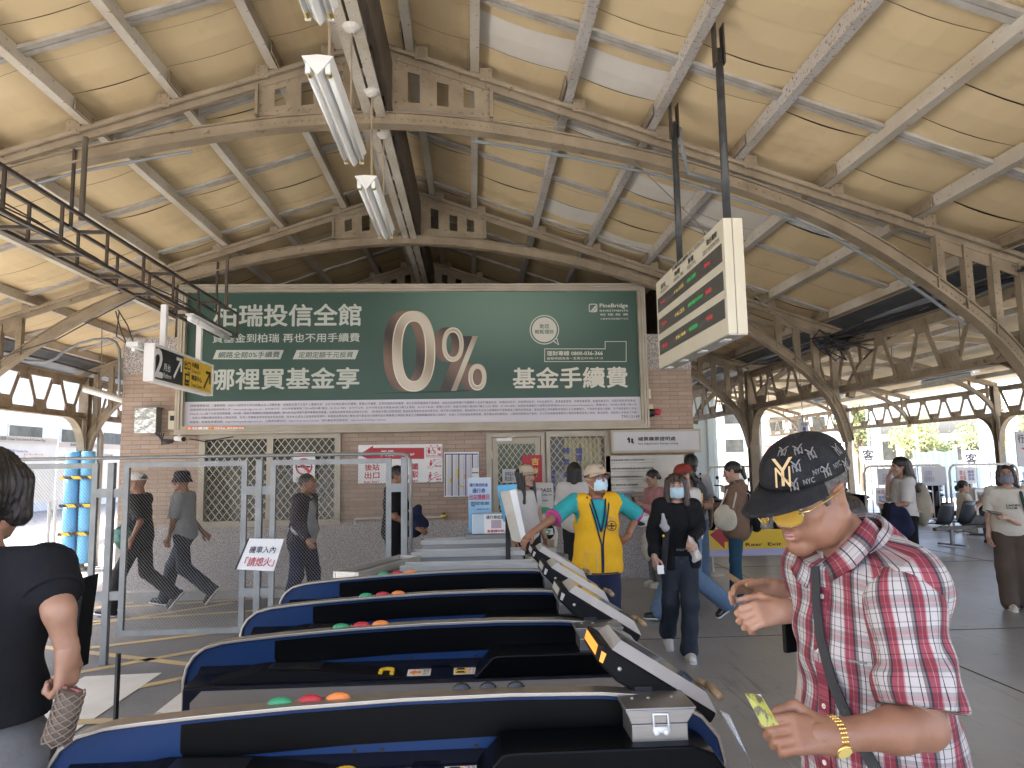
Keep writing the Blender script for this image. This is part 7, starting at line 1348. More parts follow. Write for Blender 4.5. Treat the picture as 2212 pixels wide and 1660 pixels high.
# -- woman with long wavy hair
f=Fig('woman with long wavy black hair, white tee and black skirt trousers standing side on',FX(1955,9.1),9.1,-98,1.68)
f.el=[f.p(.12,-.19,1.14),f.p(.07,.2,1.10)]; f.wr=[f.p(.16,-.06,1.42),f.p(.24,.10,1.06)]; f.hd=[(f.U*.9-f.F*.3,-f.L*.4+f.F,f.L),(f.F-f.L*.5,f.L,f.U)]
f.body('skin_pale',head=(0,-6),male=False); f.top('c_white',sleeve=.95,hem=.92,g=.022,slr=.064); f.pants('c_black',hipr=.11,kneer=.115,ankr=.12,waist=1.02,upto=.95); f.shoes('shoe_black')
hp=[((-.05,-.05,.05),(-.05,-.09,-.24),.055,.05),((-.05,.05,.05),(-.05,.09,-.24),.055,.05),((-.08,0,.02),(-.11,0,-.27),.075,.07)]
for k in range(9): a=k*.7; hp+=[((-.07+.03*math.cos(a*3),.085*math.cos(a),-.05-.02*k),(-.11+.03*math.sin(a*2),.10*math.cos(a+.4),-.17-.02*k),.028,.03)]
f.hairdo('hair',prims=hp,bulk=1.05); backpack('beige backpack with a pale pink card pocket on the wavy haired woman',f,'c_bagbeige',w=.15,h=.27,d=.10,off=-.21,u=1.10); 
g=MB(); slab(f.p(-.27,.13,1.02),f.U,f.L+f.F*.3,.10,.07,.004)(g); tt_=thing('pocket_card','pale pink card in the side pocket of the beige backpack','card',tuple(f.p(-.24,.145,1.02))); g.build('card','c_palepink',tt_)
t=thing('folded_coat','black and navy coat folded over the arm of the wavy haired woman','coat',tuple(f.p(.2,.1,.9))); netobj('coat_cloth',[nets([('rc',f.p(.20,.12,1.05),f.p(.24,.12,.82),.06,.09),('rc',f.p(.10,.15,1.0),f.p(.08,.17,.78),.06,.10),('rc',f.p(.16,.14,.95),f.p(.17,.14,.72),.06,.06)],.011,.06,disp=wr(.009,34))],'c_navy',t); netobj('dark_sleeve',[nets([('rc',f.p(.27,.11,1.06),f.p(.27,.12,.84),.05,.06)],.011,disp=wr(.008,40))],'c_black',t)
# -- seated woman
sx=bo+bd*.6; f=Fig('seated woman with a low bun holding up her phone on the black shell seats',sx.x+.15,sx.y+.25,30,1.6,z0=-.40); f.F,f.L,f.U=frame(75); f.Rm=np.stack([f.F,f.L,f.U],1); f.az=75; f.sh=[f.p(0,q*.165,1.385) for q in(-1,1)]; f.hip=[f.p(0,q*.085,.90) for q in(-1,1)]; f.hc=f.p(.03,0,1.575)
f.kn=[f.p(.42,q*.09,.92) for q in(-1,1)]; f.an=[f.p(.44,q*.09,.50) for q in(-1,1)]; f.toe=[f.F.copy(),f.F.copy()]; f.el=[f.p(.12,-.19,1.12),f.p(.16,.19,1.14)]; f.wr=[f.p(.33,-.05,1.24),f.p(.36,.10,1.28)]; f.hd=[(f.F+f.U*.6,-f.L,f.U),(f.F*.5+f.U,f.L,f.U)]
f.body('skin_pale',head=(0,-8),male=False); f.top('c_cream',sleeve=.9,hem=.88,g=.022); f.pants('c_greypants',hipr=.1,kneer=.08,ankr=.07); f.shoes('shoe_black'); f.hairdo('hair',prims=[((-.09,0,-.01),(-.13,0,-.04),.045,.04),((-.13,0,-.04),(-.12,0,-.09),.035,.03)])
item('phone','phone raised in the hand of the seated woman','phone','phone',slab(f.p(.43,.08,1.40),f.U,f.F,.15,.075,.01),f.p(.43,.08,1.40),.003,'case')
c=bo+bd*1.25; t=thing('handbag','black handbag standing on the shell seats next to the seated woman','bag',(c.x,c.y+.15,.45)); netobj('sack',[nets([('el',np.array((c.x+.1,c.y+.15,.6)),(.15,.09,.18),np.eye(3))],.012,disp=wr(.006,30))],'c_plum',t)
# -- woman in mask at the right
f=Fig('woman with a grey mask, glasses, cream tee and brown trousers',FX(2178,7.75),7.75,-22,1.575)
f.leg(0,(.02,.49),(.08,.085)); f.el=[W(2150,1165,7.7),W(2235,1150,7.75)]; f.wr=[W(2148,1183,7.55),W(2172,1118,7.5)]; f.el[0]=f.p(-.03,-.2,1.1); f.wr[0]=f.p(.02,-.24,.84); f.hd=[(np.array((-.05,-.1,-1)),-f.L,f.F),(np.array((-.8,-.4,.15)),(.2,-.8,.3),f.U)]
f.body('skin_pale',head=(-14,10),male=False,lips=False,curl=.8); f.top('c_cream',sleeve=.88,hem=.86,g=.028,slr=.068,loose=.015); f.pants('c_darkbrown',hipr=.108,kneer=.105,ankr=.10,waist=.99); f.shoes('shoe_cream'); f.hairdo('hair_brown',prims=[((-.04,-.06,.04),(-.01,-.082,-.10),.045,.032),((-.04,.06,.04),(-.01,.082,-.10),.045,.032),((-.08,0,.02),(-.07,0,-.10),.06,.05),((.04,-.06,.095),(.05,-.078,-.02),.025,.016),((.04,.06,.095),(.05,.078,-.02),.025,.016)]); mask(f.t,f.hc,f.HF,f.HL,f.HU,'mask_grey'); glasses(f.t,f.hc,f.HF,f.HL,f.HU,'metalframe',r=(.024,.021))
text('shirt_print','LADIES\nCLUB',tuple(f.p(.150,-.06,1.18)),tuple(f.L),(0,0,1),.13,.05,'c_charcoal',f.t,.03)
g=MB(); g.tube([f.p(-.08,.10,1.38),f.p(.0,.115,1.448),f.p(.105,.115,1.36),f.p(.135,.125,1.22),f.p(.08,.17,1.1)],.017,6); t=thing('bag_strap','dark green bag strap over the shoulder of the woman in the grey mask','strap',tuple(f.p(.1,.12,1.3))); g.build('band','c_olive',t)
item('phone','phone held level in front of the woman in the grey mask','phone','phone',slab(W(2148,1108,7.45),(-1,-.2,.15),(0,-.5,1),.15,.075,.01),W(2150,1108,7.45),.003,'case')
# -- walkers behind the fence
def walker(label,px,Y,az,H,top,pants,skin,back,**k):
    f=Fig(label,FX(px,Y),Y,az,H,z0=ZR,lean=.05); f.leg(1-back,(.18,.50),(.27,.09),8); f.leg(back,(-.05,.49),(-.40,.22),-50); return f
f=walker('man in a white cap and dark tee walking behind the mesh fence',305,9.3,-92,1.74,0,0,0,0); f.el=[f.p(.1,-.22,1.1),f.p(-.12,.23,1.12)]; f.wr=[f.p(.28,-.2,1.0),f.p(-.02,.24,.92)]
f.body('skin_tan',male=True,vox=.014); f.top('c_charcoal',sleeve=.9,hem=.80,g=.026,slr=.07); f.pants('c_charcoal',hipr=.1,kneer=.08,ankr=.075); f.shoes('shoe_black'); f.hairdo('hair',cut=.05); cap(f.t,f.hc,f.HF,f.HL,f.HU,'c_white',1.04)
t=thing('waist_bag','shiny dark green bag at the waist of the man in the white cap','bag',tuple(f.p(.06,.2,.9))); M('greenfoil',(.05,.13,.11),.25,.4,bump=.5,bs=14); netobj('sack',[nets([('el',f.p(.10,.2,.95),(.12,.06,.16),f.Rm)],.012,disp=wr(.01,40))],'greenfoil',t)
f=walker('man in a dark bucket hat and grey tee stepping away behind the mesh fence',400,9.75,-94,1.74,0,0,0,1); f.el=[f.p(.02,-.22,1.1),f.p(.03,.22,1.1)]; f.wr=[f.p(-.16,-.2,.90),f.p(.10,.20,.88)]; f.hd=[(f.p(-.3,-.2,.8)-f.wr[0],-f.L,f.F),None]
f.body('skin_tan',male=True,vox=.014); f.top('c_grey',sleeve=.95,hem=.84,g=.028,slr=.072); f.pants('c_darkjeans',hipr=.1,kneer=.085,ankr=.08); f.shoes('shoe_black'); f.hairdo('hair',cut=.03)
g=MB(); P=f.hc+f.HU*.045-f.HF*.01; g.lathe([(.135,-.05),(.112,.0),(.104,.015),(.102,.06),(.09,.088),(.05,.1),(0,.102)],tuple(P),26,tuple(f.HU)); g.build('bucket_hat','c_plum',f.t,smooth=True)
f=walker('stocky man in a pale tee and open plum jacket walking behind the mesh fence',655,9.0,72,1.70,0,0,0,0); f.leg(0,(-.02,.49),(-.15,.10)); f.leg(1,(.1,.5),(.14,.09)); f.el=[f.p(.08,-.26,1.1),f.p(-.1,.25,1.12)]; f.wr=[f.p(.24,-.3,.93),f.p(-.1,.27,.88)]
f.body('skin_tan',male=True,head=(6,0),vox=.014,fat=.03); f.top('c_lightgrey',sleeve=.3,hem=.80,g=.012,fat=.035,name='t_shirt')
JP=f.torso(.032,.03)+[f.E(-.02,0,.9,(.16,.20,.25))]; jp=[nets(JP,.011,.05,subs=[(('rc',f.p(.24,-.02,1.5),f.p(.26,-.02,.6),.15,.17),.01),(('rc',f.p(.02,0,1.44),f.p(.02,0,1.6),.08,.1),.02)],cuts=[(f.p(0,0,.70),-f.U)],disp=wr(.006,26))]+[nets([('rc',f.sh[i],f.el[i],.078,.07),('rc',f.el[i],f.wr[i],.07,.055)],.011,.03,cuts=[(f.wr[i],nrm(f.wr[i]-f.el[i]))],disp=wr(.006,34,i)) for i in(0,1)]
netobj('jacket',jp,'c_plum',f.t); f.pants('c_navy',hipr=.11,kneer=.085,ankr=.075); f.shoes('shoe_black'); f.hairdo('hair',bulk=.96)
f=Fig('person in a black tee behind the fence end post clutching a dark bag',FX(853,8.5),8.5,80,1.70); f.el=[f.p(.06,-.22,1.1),f.p(.08,.2,1.1)]; f.wr=[f.p(.30,-.16,.98),f.p(.28,.06,1.0)]; f.hd=[(f.F-f.U*.5,-f.L*.5+f.U*.5,f.L),None]
f.body('skin_tan',male=True,head=(-8,0),vox=.014,hoff=(.02,0,-.02)); f.top('c_black',sleeve=.85,hem=.78,g=.026,slr=.07); f.pants('c_black'); f.shoes('shoe_black'); f.hairdo('hair',bulk=.98); glasses(f.t,f.hc,f.HF,f.HL,f.HU,'metalframe')
t=thing('dark_bag','crumpled navy black bag clutched beside the fence end post','bag',tuple(f.p(.28,-.05,1.0))); netobj('sack',[nets([('el',f.p(.24,-.06,1.0),(.17,.13,.14),f.Rm),('rc',f.p(.2,-.04,1.05),f.p(.30,-.05,1.2),.08,.03)],.011,.06,disp=wr(.012,30))],'c_navy',t)
# -- woman in the beige cap
f=Fig('woman in a beige cap with long straight black hair and a white top',FX(1135,8.0),8.0,32,1.66)
f.el=[f.p(.0,-.19,1.1),f.p(.0,.19,1.1)]; f.body('skin_pale',head=(4,2),male=False); f.top('c_white',sleeve=.35,hem=.84,g=.012,slr=.055); f.pants('c_charcoal',hipr=.1,kneer=.09,ankr=.085); f.shoes('shoe_white')
f.hairdo('hair',prims=[((-.05,-.055,.04),(.0,-.07,-.34),.055,.035),((-.05,.055,.04),(-.01,.08,-.34),.055,.035),((.025,-.068,.05),(.03,-.078,-.30),.02,.03),((.03,.068,.05),(.03,.082,-.30),.02,.032),((-.09,0,.02),(-.07,0,-.28),.06,.06)],fringe=True); cap(f.t,f.hc,f.HF,f.HL,f.HU,'c_beige',1.04,visor=.07)
# -- person at the ticket window
f=Fig('dark haired customer in a white shirt facing the ticket window',FX(1243,9.2),9.2,165,1.68); f.body('skin_pale',face=False,vox=.014,hands=(False,False)); f.top('c_white',sleeve=.9,hem=.80,g=.03,slr=.072); f.pants('c_charcoal'); f.shoes('shoe_black'); f.hairdo('hair',prims=[((-.06,-.05,.03),(-.05,-.06,-.13),.05,.04),((-.06,.05,.03),(-.05,.06,-.13),.05,.04),((-.08,0,.02),(-.08,0,-.13),.06,.05)],bulk=1.03,front=True)
# -- woman at the left edge, seen from behind
f=Fig('woman with short black hair and a black tee seen from behind at the left edge',FX(-54,2.05,1300),2.05,186,1.76,z0=ZR*0)
f.sh=[f.p(0,-.17,1.375),f.p(0,.17,1.375)]; f.el=[W(128,1320,2.0),f.p(0,.25,1.1)]; f.wr=[W(146,1412,2.02),f.p(.05,.25,.88)]; f.hd=[(np.array((-.02,.05,-1)),(.95,-.2,0),f.F),None]
f.body('skin',male=False,face=False,vox=.009,hands=(True,False),curl=1.1); f.top('c_black',sleeve=.62,hem=1.01,g=.024,slr=.072,vox=.008,loose=.012,wrk=.005); f.pants('c_greypants',hipr=.118,kneer=.10,ankr=.095,waist=1.09,vox=.009)
f.shoes('shoe_black'); f.hairdo('hair',prims=[((-.08,0,.03),(-.065,0,-.055),.075,.06),((-.01,-.06,.03),(.0,-.075,-.05),.055,.035),((-.01,.06,.03),(.0,.075,-.05),.055,.035)],bulk=1.08,vox=.005,fringe=True)
text('shirt_print','NEO',tuple(f.p(-.165,-.02,1.17)),tuple(-f.L),(0,0,1),.05,.02,'c_lightgrey',f.t,.01)
a_,b_=W(156,1492,1.98),W(122,1604,1.98); ax_=nrm(b_-a_); t=thing('bottle_bag','woven brown bottle bag hanging from the hand of the woman at the left edge','bag',tuple(b_)); g=MB(); ln=float(np.linalg.norm(b_-a_)); g.lathe([(.026,0),(.031,.02),(.030,ln*.4),(.034,ln*.92),(.026,ln)],tuple(a_),20,tuple(ax_)); M('bagbrown',(.17,.12,.085),.7,c2=(.10,.07,.05),sc=20); g.build('sleeve','bagbrown',t,smooth=True); g=MB(); o1=nrm(np.cross(ax_,(0,1,0))); o2=np.cross(ax_,o1)
for s_ in(-1,1):
    for k in range(7):
        P=[a_+ax_*(ln*q/14)+(o1*math.cos(2*pi*k/7+s_*q*.42)+o2*math.sin(2*pi*k/7+s_*q*.42))*(.0325+.003*q/14) for q in range(15)]; g.tube(P,.0019,5)
M('cord',(.22,.17,.125),.7); g.build('net_cord','cord',t); g=MB(); h_=f.wr[0]-np.array((0,0,.095)); g.tube([a_+o1*.02,h_+np.array((.012,-.02,.01)),h_+np.array((-.01,.015,.015)),a_-o1*.02],.006,6); g.tube([h_+np.array((.02,-.015,.0)),h_+np.array((.04,-.02,-.05)),h_+np.array((.035,-.02,-.09)),h_+np.array((.022,-.02,-.05)),h_+np.array((.015,-.015,.0))],.0035,5); M('cordred',(.35,.12,.12),.6); g.build('handle','cordred',t)
t=thing('black_case','black flat case standing beyond the woman at the left edge','case',tuple(W(160,1340,3.4))); q=[W(158,1255,3.4),W(184,1247,3.4),W(172,1330,3.4),W(160,1450,3.4),W(150,1450,3.4)]; g=MB(); g.add(q+[p+np.array((0,.12,0)) for p in q],[tuple(range(5)),tuple(range(9,4,-1))]+[(k,(k+1)%5,5+(k+1)%5,5+k) for k in range(5)]); g.build('shell','gatematt',t); g=MB(); q=W(170,1610,3.1); g.tube([q+np.array((0,.3,.28)),np.array((q[0],q[1]+.3,ZR))],.012,6); g.build('stand_rod','black',t)
# ==== the man in the plaid shirt close to the camera
def plaidmat(name,ax,ay,per=.058,off=(0,0)):
    mt,t,b=newmat(name); g=N(t,'ShaderNodeNewGeometry'); fa=N(t,'ShaderNodeAttribute',attribute_name='weave')
    ns=N(t,'ShaderNodeTexNoise',i_Scale=5.,i_Detail=1.); t.links.new(g.outputs['Position'],ns.inputs[0]); sc_=N(t,'ShaderNodeVectorMath',operation='SCALE'); t.links.new(ns.outputs[1],sc_.inputs[0]); sc_.inputs[3].default_value=.012
    ad=N(t,'ShaderNodeVectorMath',operation='ADD'); t.links.new(fa.outputs['Vector'],ad.inputs[0]); t.links.new(sc_.outputs[0],ad.inputs[1])
    def band(axis,o,stops):
        d=N(t,'ShaderNodeVectorMath',operation='DOT_PRODUCT'); t.links.new(ad.outputs[0],d.inputs[0]); d.inputs[1].default_value=tuple(axis)
        m=N(t,'ShaderNodeMath',operation='MULTIPLY_ADD'); t.links.new(d.outputs['Value'],m.inputs[0]); m.inputs[1].default_value=1/per; m.inputs[2].default_value=o
        f=N(t,'ShaderNodeMath',operation='FRACT'); t.links.new(m.outputs[0],f.inputs[0]); r=N(t,'ShaderNodeValToRGB'); r.color_ramp.interpolation='CONSTANT'; t.links.new(f.outputs[0],r.inputs[0]); el=r.color_ramp.elements
        while len(el)<len(stops): el.new(.5)
        for e,(p,c) in zip(el,stops): e.position=p; e.color=(*c,1)
        return r.outputs[0]
    w=(.50,.47,.45); k=(.025,.023,.032); rd=(.23,.03,.045); rl=(.38,.17,.175); gy=(.14,.115,.115)
    A=band(ax,off[0],[(0,w),(.15,k),(.18,w),(.29,rl),(.33,rd),(.47,rl),(.49,rd),(.63,k),(.69,gy),(.78,w),(.88,k),(.91,w)])
    B=band(ay,off[1],[(0,w),(.12,k),(.15,w),(.28,gy),(.40,rd),(.53,rl),(.57,gy),(.70,w),(.82,k),(.85,w)])
    m=N(t,'ShaderNodeMix',data_type='RGBA',blend_type='MULTIPLY',i_0=.78); t.links.new(A,m.inputs[6]); t.links.new(B,m.inputs[7]); mm=N(t,'ShaderNodeGamma',i_1=.72); t.links.new(m.outputs[2],mm.inputs[0]); t.links.new(mm.outputs[0],b.inputs['Base Color']); b.inputs['Roughness'].default_value=.85; b.inputs['Specular IOR Level'].default_value=.2
    n2=N(t,'ShaderNodeTexNoise',i_Scale=9.,i_Detail=3.); t.links.new(g.outputs['Position'],n2.inputs[0]); bp=N(t,'ShaderNodeBump',i_Strength=.35,i_Distance=.03); t.links.new(n2.outputs[0],bp.inputs['Height']); t.links.new(bp.outputs[0],b.inputs['Normal'])
MY=1.6
f=Fig('man in a red plaid shirt and a black cap holding a card',FX(1892,MY,1450),MY,-74,1.77,lean=.06); mt_=f.t
f.hc=W(1742,1068,MY); sL=W(1950,1300,1.44); eL=W(1998,1572,1.38); wL=W(1788,1590,1.34); hL=W(1697,1583,1.31)
f.sh=[f.p(-.05,-.155,1.375),sL]; f.el=[f.p(-.14,-.2,1.12),eL]; f.wr=[f.p(-.1,-.17,.9),wL]; f.hd=[None,None]
s=f.s; HF,HL,HU=frame(-62,-20,-2); f.HF,f.HL,f.HU=HF,HL,HU; hs=.95; f.hs=hs; hc=f.hc; nk=f.p(-.01,.0,1.42)
hp,hsub=head_prims(hc,HF,HL,HU,hs,nk,True)
p=lambda a,b,c: hc+(HF*a+HL*b+HU*c)*hs
hp+=[('rc',p(.062,.036,-.060),p(.03,.050,-.070),.020,.022,.02),('rc',p(.0,.06,-.05),p(.03,.045,-.085),.028,.022,.025)]
body=f.torso(-.012)+[('rc',f.hip[i],f.kn[i],.075*s,.052*s,.04) for i in(0,1)]+[('rc',f.kn[i],f.an[i],.05*s,.035*s,.03) for i in(0,1)]+[('rc',f.an[i]-f.U*.03,f.an[i]+f.F*.12-f.U*.055,.028,.018,.02) for i in(0,1)]+[('rc',f.sh[i],f.el[i],.047*s,.04*s,.04) for i in(0,1)]+[('rc',f.el[0],f.wr[0],.038,.026,.02),('rc',hc-HU*.06-HF*.015,nk,.053,.062,.03)]
ud=nrm(wL-eL)
arm=[('rc',eL*.5+sL*.5,eL,.040,.036,.02),('rc',eL,eL+(wL-eL)*.3,.036,.0375,.03),('rc',eL+(wL-eL)*.3,wL,.0375,.026,.03),('rc',wL,wL+nrm(hL-wL)*.03,.027,.026,.02)]
hand=hand_prims(wL,hL-wL,(-.05,-.80,.55),(-.2,-.35,1),.9,1.0,1.0,curls=(1.0,1.22,1.3,1.35),spread=.04)
netobj('body',[nets(body,.012,.04),nets(hp,.0032,.018,hsub),nets(arm,.006,.03),nets(hand+[('rc',wL-ud*.05,wL,.029,.0265,.02)],.0026,.005),nets(hand_prims(f.wr[0],f.wr[0]-f.el[0],-f.L,f.U,.6),.0045,.006)],'skin_tan',mt_)
eyes(mt_,hc,HF,HL,HU,hs,lip='lips_dull')
M('hairgrey',(.05,.045,.04),.6,c2=(.12,.11,.10),sc=90); f.hairdo('hairgrey',cut=None,bulk=.945,front=True,vox=.0045,prims=[((.035,q*.066,.03),(.022,q*.069,-.012),.010,.006) for q in(-1,1)]); 
# cap with embroidery
M('capblack',(.010,.010,.011),.75,c2=(.018,.018,.018),sc=30,bump=.3,bs=220,spec=.25); cap(mt_,hc+HU*.010-HF*.004,HF,HL,HU,'capblack',1.03,visor=.090,k=.93,VD=.22)
M('embgold',(.52,.36,.16),.5); M('embgrey',(.16,.15,.14),.5)
f.hs=1.03
def mono(b,a,size,mat,bold=.02,asp=.85,off=.0035):
    fg=f
    def P(b_,a_): return hc+HU*.010-HF*.004+(HF*(-.010+.112*math.cos(a_)**.75*math.cos(b_))+HL*.088*math.cos(a_)**.75*math.sin(b_)+HU*(.036+.0895*math.sin(a_)))*1.03
    o=P(b,a); u=nrm(P(b+.01,a)-o); vv=nrm(P(b,a+.01)-o); n=nrm(np.cross(u,vv)); 
    for sx,hx,oy,dx in (('N',.74,-.02,.0),('Y',1.0,.02,.0)):
        text('cap_emblem',sx,tuple(o+n*off-u*size*asp*hx/2-vv*size*(.5-oy)),tuple(u),tuple(vv),size*asp*hx,size*(.70 if sx=='N' else .98),mat,mt_,bold)
    return P
mono(.30,.46,.062,'embgold',-.008,asp=.72)
for b,a in ((.62,.55),(.50,.15),(1.22,.25),(.75,.95),(1.75,.55),(1.05,.75),(.25,.98),(1.75,.15)): mono(b,a,.026,'embgrey',-.004,asp=.9)
for b,a in ((.82,.28),(1.05,.42),(1.52,.38)): capmark(mt_,f,'NYC',b,a,.011,'embgrey',asp=2.2,bold=.02,off=.0095)
# cap eyelets and seam stitching, glasses with amber lenses
f.hs=hs; M('amber',(.55,.33,.02),.08,alpha=.62); M('goldframe',(.62,.50,.18),.25,.9)
gl=glasses(mt_,hc+HF*.004,HF,HL,HU,'goldframe',1.03,r=(.027,.021),pane='amber')
# shirt: torso, sleeve and collar
SP_=f.torso(.016,.0)+[f.E(-.01,0,1.02,(.128,.165,.22)),f.E(-.012,0,.88,(.138,.185,.13))]
rx=nrm(np.array((.92,.39,0)))
plaidmat('plaid',(1,0,0),(0,1,0),off=(.12,.3)); dS=nrm(eL-sL); pe=nrm(np.cross(dS,(0,-1,.15))); M('x_',(0,0,0))
mS=sL+(eL-sL)*.86; dA=nrm(eL-sL)
SP_+=[('rc',f.p(.0,.05,1.395),sL*.75+f.p(0,.05,1.395)*.25,.072,.068,.07),('rc',f.p(.0,-.05,1.395),f.sh[0],.072,.07,.07)]
def dw(G):
    x,y,z=G[...,0],G[...,1],G[...,2]; return .0035*np.sin(30*z+26*x+3*np.sin(13*z+9*y))*np.clip((1.5-z)*4,0,1)+.0025*np.sin(50*x-34*z+11*y)
def slv(G):
    q=G-sL; t=q@dA; r=np.linalg.norm(q-t[...,None]*dA,axis=-1); return (t>-.01)&(r<.093)&((G@np.array((-.35,1,.1)))<(sL@np.array((-.35,1,.1)))+.06)
sleeve=[('rc',sL*.8+f.p(0,.05,1.395)*.2,sL,.058,.066,.05),('rc',sL+dA*.0,sL+dA*.16,.068,.068),('rc',sL+dA*.16,mS+dA*.05,.068,.075)]
fw=nrm(np.array((-.97,-.1,-.1)))
def crease(G): q=G-sL; t=q@dA; return .0045*np.sin(t*55+6*np.sin(q[...,0]*30))*np.clip(t*9,0,1)
def weave(o,fn):
    me=o.data; co=np.empty(len(me.vertices)*3); me.vertices.foreach_get('co',co); co=co.reshape(-1,3)+np.array(OFF[mt_.name]); at_=me.attributes.new('weave','FLOAT_VECTOR','POINT'); uv=np.zeros_like(co); uv[:,0],uv[:,1]=fn(co); at_.data.foreach_set('vector',uv.ravel())
cT=f.p(0,0,1.1); e1_=nrm(np.cross(dA,(0,1,0))); e2_=np.cross(dA,e1_)
def tw(co): q=co-cT; return np.arctan2(q@f.L,q@f.F)*.14,q[:,2]+.04*(q@f.L)
def sw(co): q=co-sL; return np.arctan2(q@e2_,q@e1_)*.075,q@dA
weave(netobj('shirt',[nets(SP_,.0065,.06,cuts=[(f.p(0,0,.80),-f.U),(f.p(.0,0,1.452),nrm(f.U*.86+f.F*.5))],disp=dw)],'plaid',mt_),tw)
weave(netobj('shirt_sleeve',[nets(sleeve,.0055,.05,cuts=[(mS,nrm(dA+np.array((-.12,0,.1))))],disp=crease)],'plaid',mt_),sw)
# right sleeve hidden side
netobj('shirt_sleeve',[nets([('rc',f.sh[0],f.el[0],.075,.078)],.011,.03,cuts=[(f.sh[0]+(f.el[0]-f.sh[0])*.8,nrm(f.el[0]-f.sh[0]))])],'plaid',mt_)
nc=nk+np.array((-.008,0,.024)); CF=nrm(f.F*.88+f.L*.12-f.U*.5); CU=nrm(np.cross(CF,f.L)); CL=np.cross(CU,CF)
g=MB(); vs=[]; n=40
for k in range(n+1):
    a=R(24)+2*pi*k/n*(312/360); d=CF*math.cos(a)*.080+CL*math.sin(a)*.080; fr=max(0,math.cos(a))
    top=nc+d*.86+CU*(.028-.012*fr); fold=nc+d*.97+CU*(.034-.012*fr); low=nc+d*(1.28+.26*fr)+CU*(-.034-.055*fr**2)
    vs+=[tuple(top-CU*.03),tuple(top),tuple(fold),tuple(low)]
g.add(vs,[(4*k+j,4*k+4+j,4*k+5+j,4*k+1+j) for k in range(n) for j in range(3)])
co=g.build('shirt_collar','plaid',mt_,smooth=True); weave(co,lambda q: (np.tile([0,.03,.045,.095],n+1),np.repeat(np.arange(n+1)*.011,4))); so_=co.modifiers.new('thick','SOLIDIFY'); so_.thickness=.0035
def hit(px,py,prims,off=.008):
    d=np.array(at(px,py,1.))-np.array(CP); ys=np.linspace(1.2,1.75,260); P=(np.array(CP)+d*ys[:,None]).astype(f32); D=np.full(len(ys),1.,f32)
    for q in prims: D=smin(D,prim(P,q),.05)
    i=int(np.argmax(D<0)) if (D<0).any() else int(np.argmin(D)); y=ys[i]-off; return np.array(CP)+d*y
def leaf(pts,offs):
    T=[hit(x,y,SP_+hp[-1:],o) for (x,y),o in zip(pts,offs)]; n=len(pts)//2; g=MB(); m=6; vs=[]
    A=T[:n]; B=T[n:]
    for a_,b_ in zip(A,B):
        for j in range(m+1): q=a_+(b_-a_)*j/m; q=q+np.array((0,-1,0.3))*.006*math.sin(pi*j/m); vs.append(q)
    g.add(vs,[(i*(m+1)+j,(i+1)*(m+1)+j,(i+1)*(m+1)+j+1,i*(m+1)+j+1) for i in range(n-1) for j in range(m)])
    o=g.build('collar_leaf','plaid',mt_,smooth=True); mm=o.modifiers.new('thick','SOLIDIFY'); mm.thickness=.003; weave(o,lambda q:(np.repeat(np.arange(n)*.03,m+1),np.tile(np.arange(m+1)*.011,n)))
leaf([(1872,1118),(1840,1160),(1808,1192),(1778,1216),(1898,1150),(1880,1190),(1845,1228),(1796,1256)],[.012,.010,.010,.012,.012,.012,.012,.012])
leaf([(1722,1200),(1736,1214),(1752,1228),(1708,1226),(1722,1252),(1742,1272)],[.01]*6)
fr_=lambda l,u,o=.003: surf(SP_,f,l,u)+f.F*o
pl_=[(0,u) for u in np.linspace(1.36,.86,14)]; pk_=ribbon3([fr_(l,u) for l,u in pl_],[f.F]*14,.030,'placket','plaid',mt_,.002); weave(pk_,lambda q:(q[:,2]*0+.3,q[:,2]))
M('button',(.60,.55,.48),.3)
for u in (1.34,1.23,1.12,1.01): g=MB(); q=fr_(0,u,.005); g.lathe([(.0055,0),(.0055,.002),(.002,.0012)],tuple(q),14,tuple(f.F)); g.build('button','button',mt_)
ribbon3([fr_(l,u,.003) for l,u in ((.05,1.225),(.075,1.228),(.10,1.228))],[f.F+f.L*.5]*3,.004,'pocket_seam','embgrey',mt_)
# strap of a cross-body bag
M('strapblack',(.02,.021,.023),.6,bump=.2,bs=300); t=thing('shoulder_strap','black webbing strap running across the plaid shirt','strap',tuple(fr_(.05,1.1)))
sp_=[(-.02,1.40),(-.01,1.34),(.005,1.26),(.03,1.18),(.065,1.10),(.11,1.02),(.15,.95)]
sq_=[fr_(l,u,.012) for l,u in sp_]; sq_=[sq_[0]]+[(a_+b_*2+c_)/4 for a_,b_,c_ in zip(sq_[:-2],sq_[1:-1],sq_[2:])]+[sq_[-1]]
ribbon3(sq_,[nrm(f.F+f.L*l*4) for l,u in sp_],.026,'webbing','strapblack',t,.003)
# trousers, shoes, card and watch
f.pants('c_navy',hipr=.1,kneer=.078,ankr=.07,vox=.013); f.shoes('shoe_black')
t=thing('card','yellow green printed card between the fingers of the man in plaid','card',tuple(W(1640,1525,1.26))); q=[W(1609,1498,1.25),W(1643,1500,1.29),W(1682,1566,1.275),W(1648,1572,1.245)]; g=MB(); g.add(q+[x+np.array((0,.0012,0)) for x in q],[(0,1,2,3),(7,6,5,4)]+[(k,(k+1)%4,4+(k+1)%4,4+k) for k in range(4)]); M('cardprint',(.42,.42,.08),.25,c2=(.12,.10,.05),sc=48,lo=.45,hi=.55,c3=(.6,.58,.5),s3=34,lo3=.62,hi3=.64); g.build('sheet','cardprint',t)
wd=nrm(wL-eL); wc=wL-wd*.012; t=thing('wristwatch','gold watch with link bracelet on the wrist of the man in plaid','watch',tuple(wc)); e1=nrm(np.cross(wd,(0,0,1))); e2=np.cross(wd,e1); g=MB()
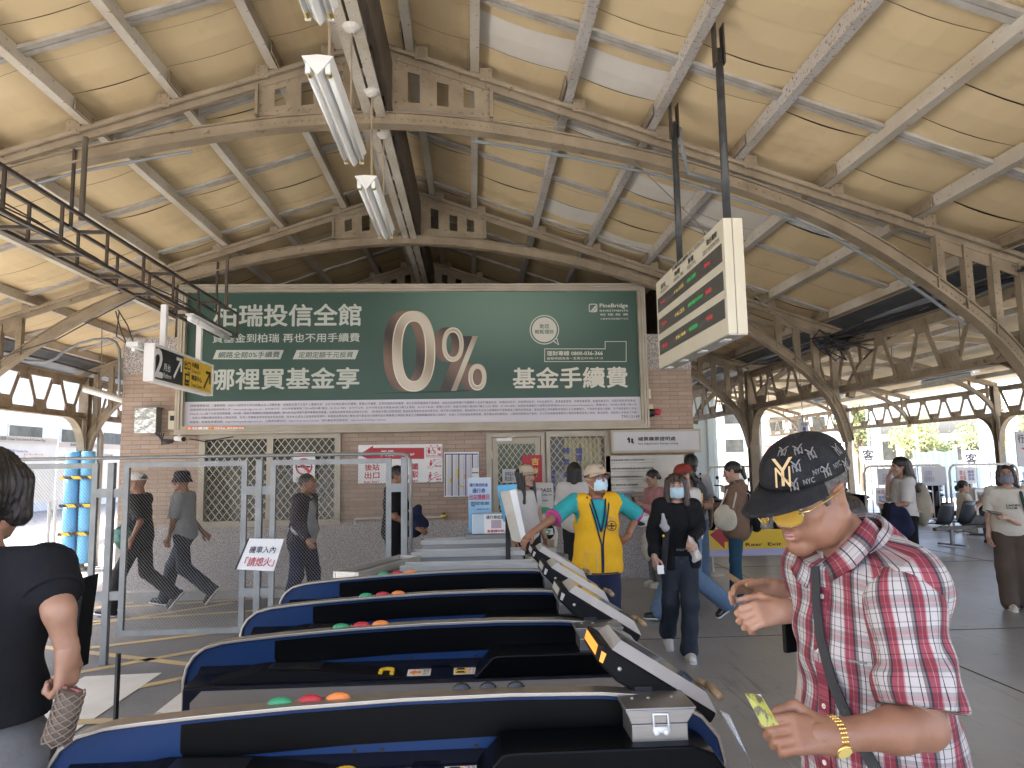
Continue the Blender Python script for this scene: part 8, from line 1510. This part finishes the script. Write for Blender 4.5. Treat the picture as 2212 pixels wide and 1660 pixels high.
for k in range(28):
    a=2*pi*k/28; q=wc+(e1*math.cos(a)*.0315+e2*math.sin(a)*.0325)
    for o in(-.005,0,.005): g.ell(tuple(q+wd*o),(.0034,.0034,.0034),6,4)
g.build('bracelet','gold_metal',t,smooth=True); a=R(118); out=e1*math.cos(a)+e2*math.sin(a); out=nrm(np.array((.15,-.8,-.55))); out=nrm(out-wd*np.dot(out,wd)); g=MB(); g.lathe([(.0155,0),(.0165,.003),(.0155,.006),(.0135,.0068)],tuple(wc+out*.030),24,tuple(out)); g.build('case','gold_metal',t,smooth=True); g=MB(); g.lathe([(.0132,0),(.0132,.0008)],tuple(wc+out*.0368),24,tuple(out)); M('dial',(.62,.48,.14),.2); g.build('dial','dial',t)
# ==== passenger hidden behind him
f=Fig('passenger in a pale shirt mostly hidden behind the man in plaid, reaching with a ticket',FX(1808,1.98),1.98,-88,1.60)
f.el=[W(1762,1292,2.1),W(1795,1350,1.80)]; f.wr=[W(1662,1269,2.06),W(1700,1320,1.72)]; f.hd=[(np.array((-1,0,.08)),(0,.6,.8),(0,-.7,.7)),(np.array((-1,-.1,-.05)),(0,-.75,.65),(0,.3,1))]
f.body('skin',male=False,vox=.009,curl=[.5,.85],head=(0,-10)); f.top('c_palepink',sleeve=1.05,hem=.92,g=.02,slr=.06,vox=.009); f.pants('c_black',hipr=.105,kneer=.08,ankr=.075); f.shoes('shoe_black'); f.hairdo('hair')
item('ticket','creased paper ticket held by the passenger behind the man in plaid','ticket','tape',lambda g: g.add([W(1566,1243,2.02),W(1576,1238,2.06),W(1632,1275,2.06),W(1618,1285,2.02)],[(0,1,2,3)]),W(1590,1262,2.04))
c=f.wr[1]+np.array((.022,0,0)); t=thing('smart_watch','square dark smart watch on the wrist reaching past the plaid shirt','watch',tuple(c)); g=MB(); g.box(c[0],c[1]-.028,c[2]+.004,.034,.01,.040); g.build('case','phone',t,bevel=.006); g=MB(); g.lathe([(.029,-.01),(.031,-.01),(.031,.01),(.029,.01)],tuple(c),20,(1,0,.0)); g.build('band','offwhite',t,smooth=True)
item('phone_pouch','black phone pouch hanging at the front of the passenger behind the man in plaid','pouch','gatematt',slab(W(1705,1372,1.82),(0,0,1),(.3,-1,0),.085,.036,.014),W(1705,1372,1.82),.004)
end_lettering()
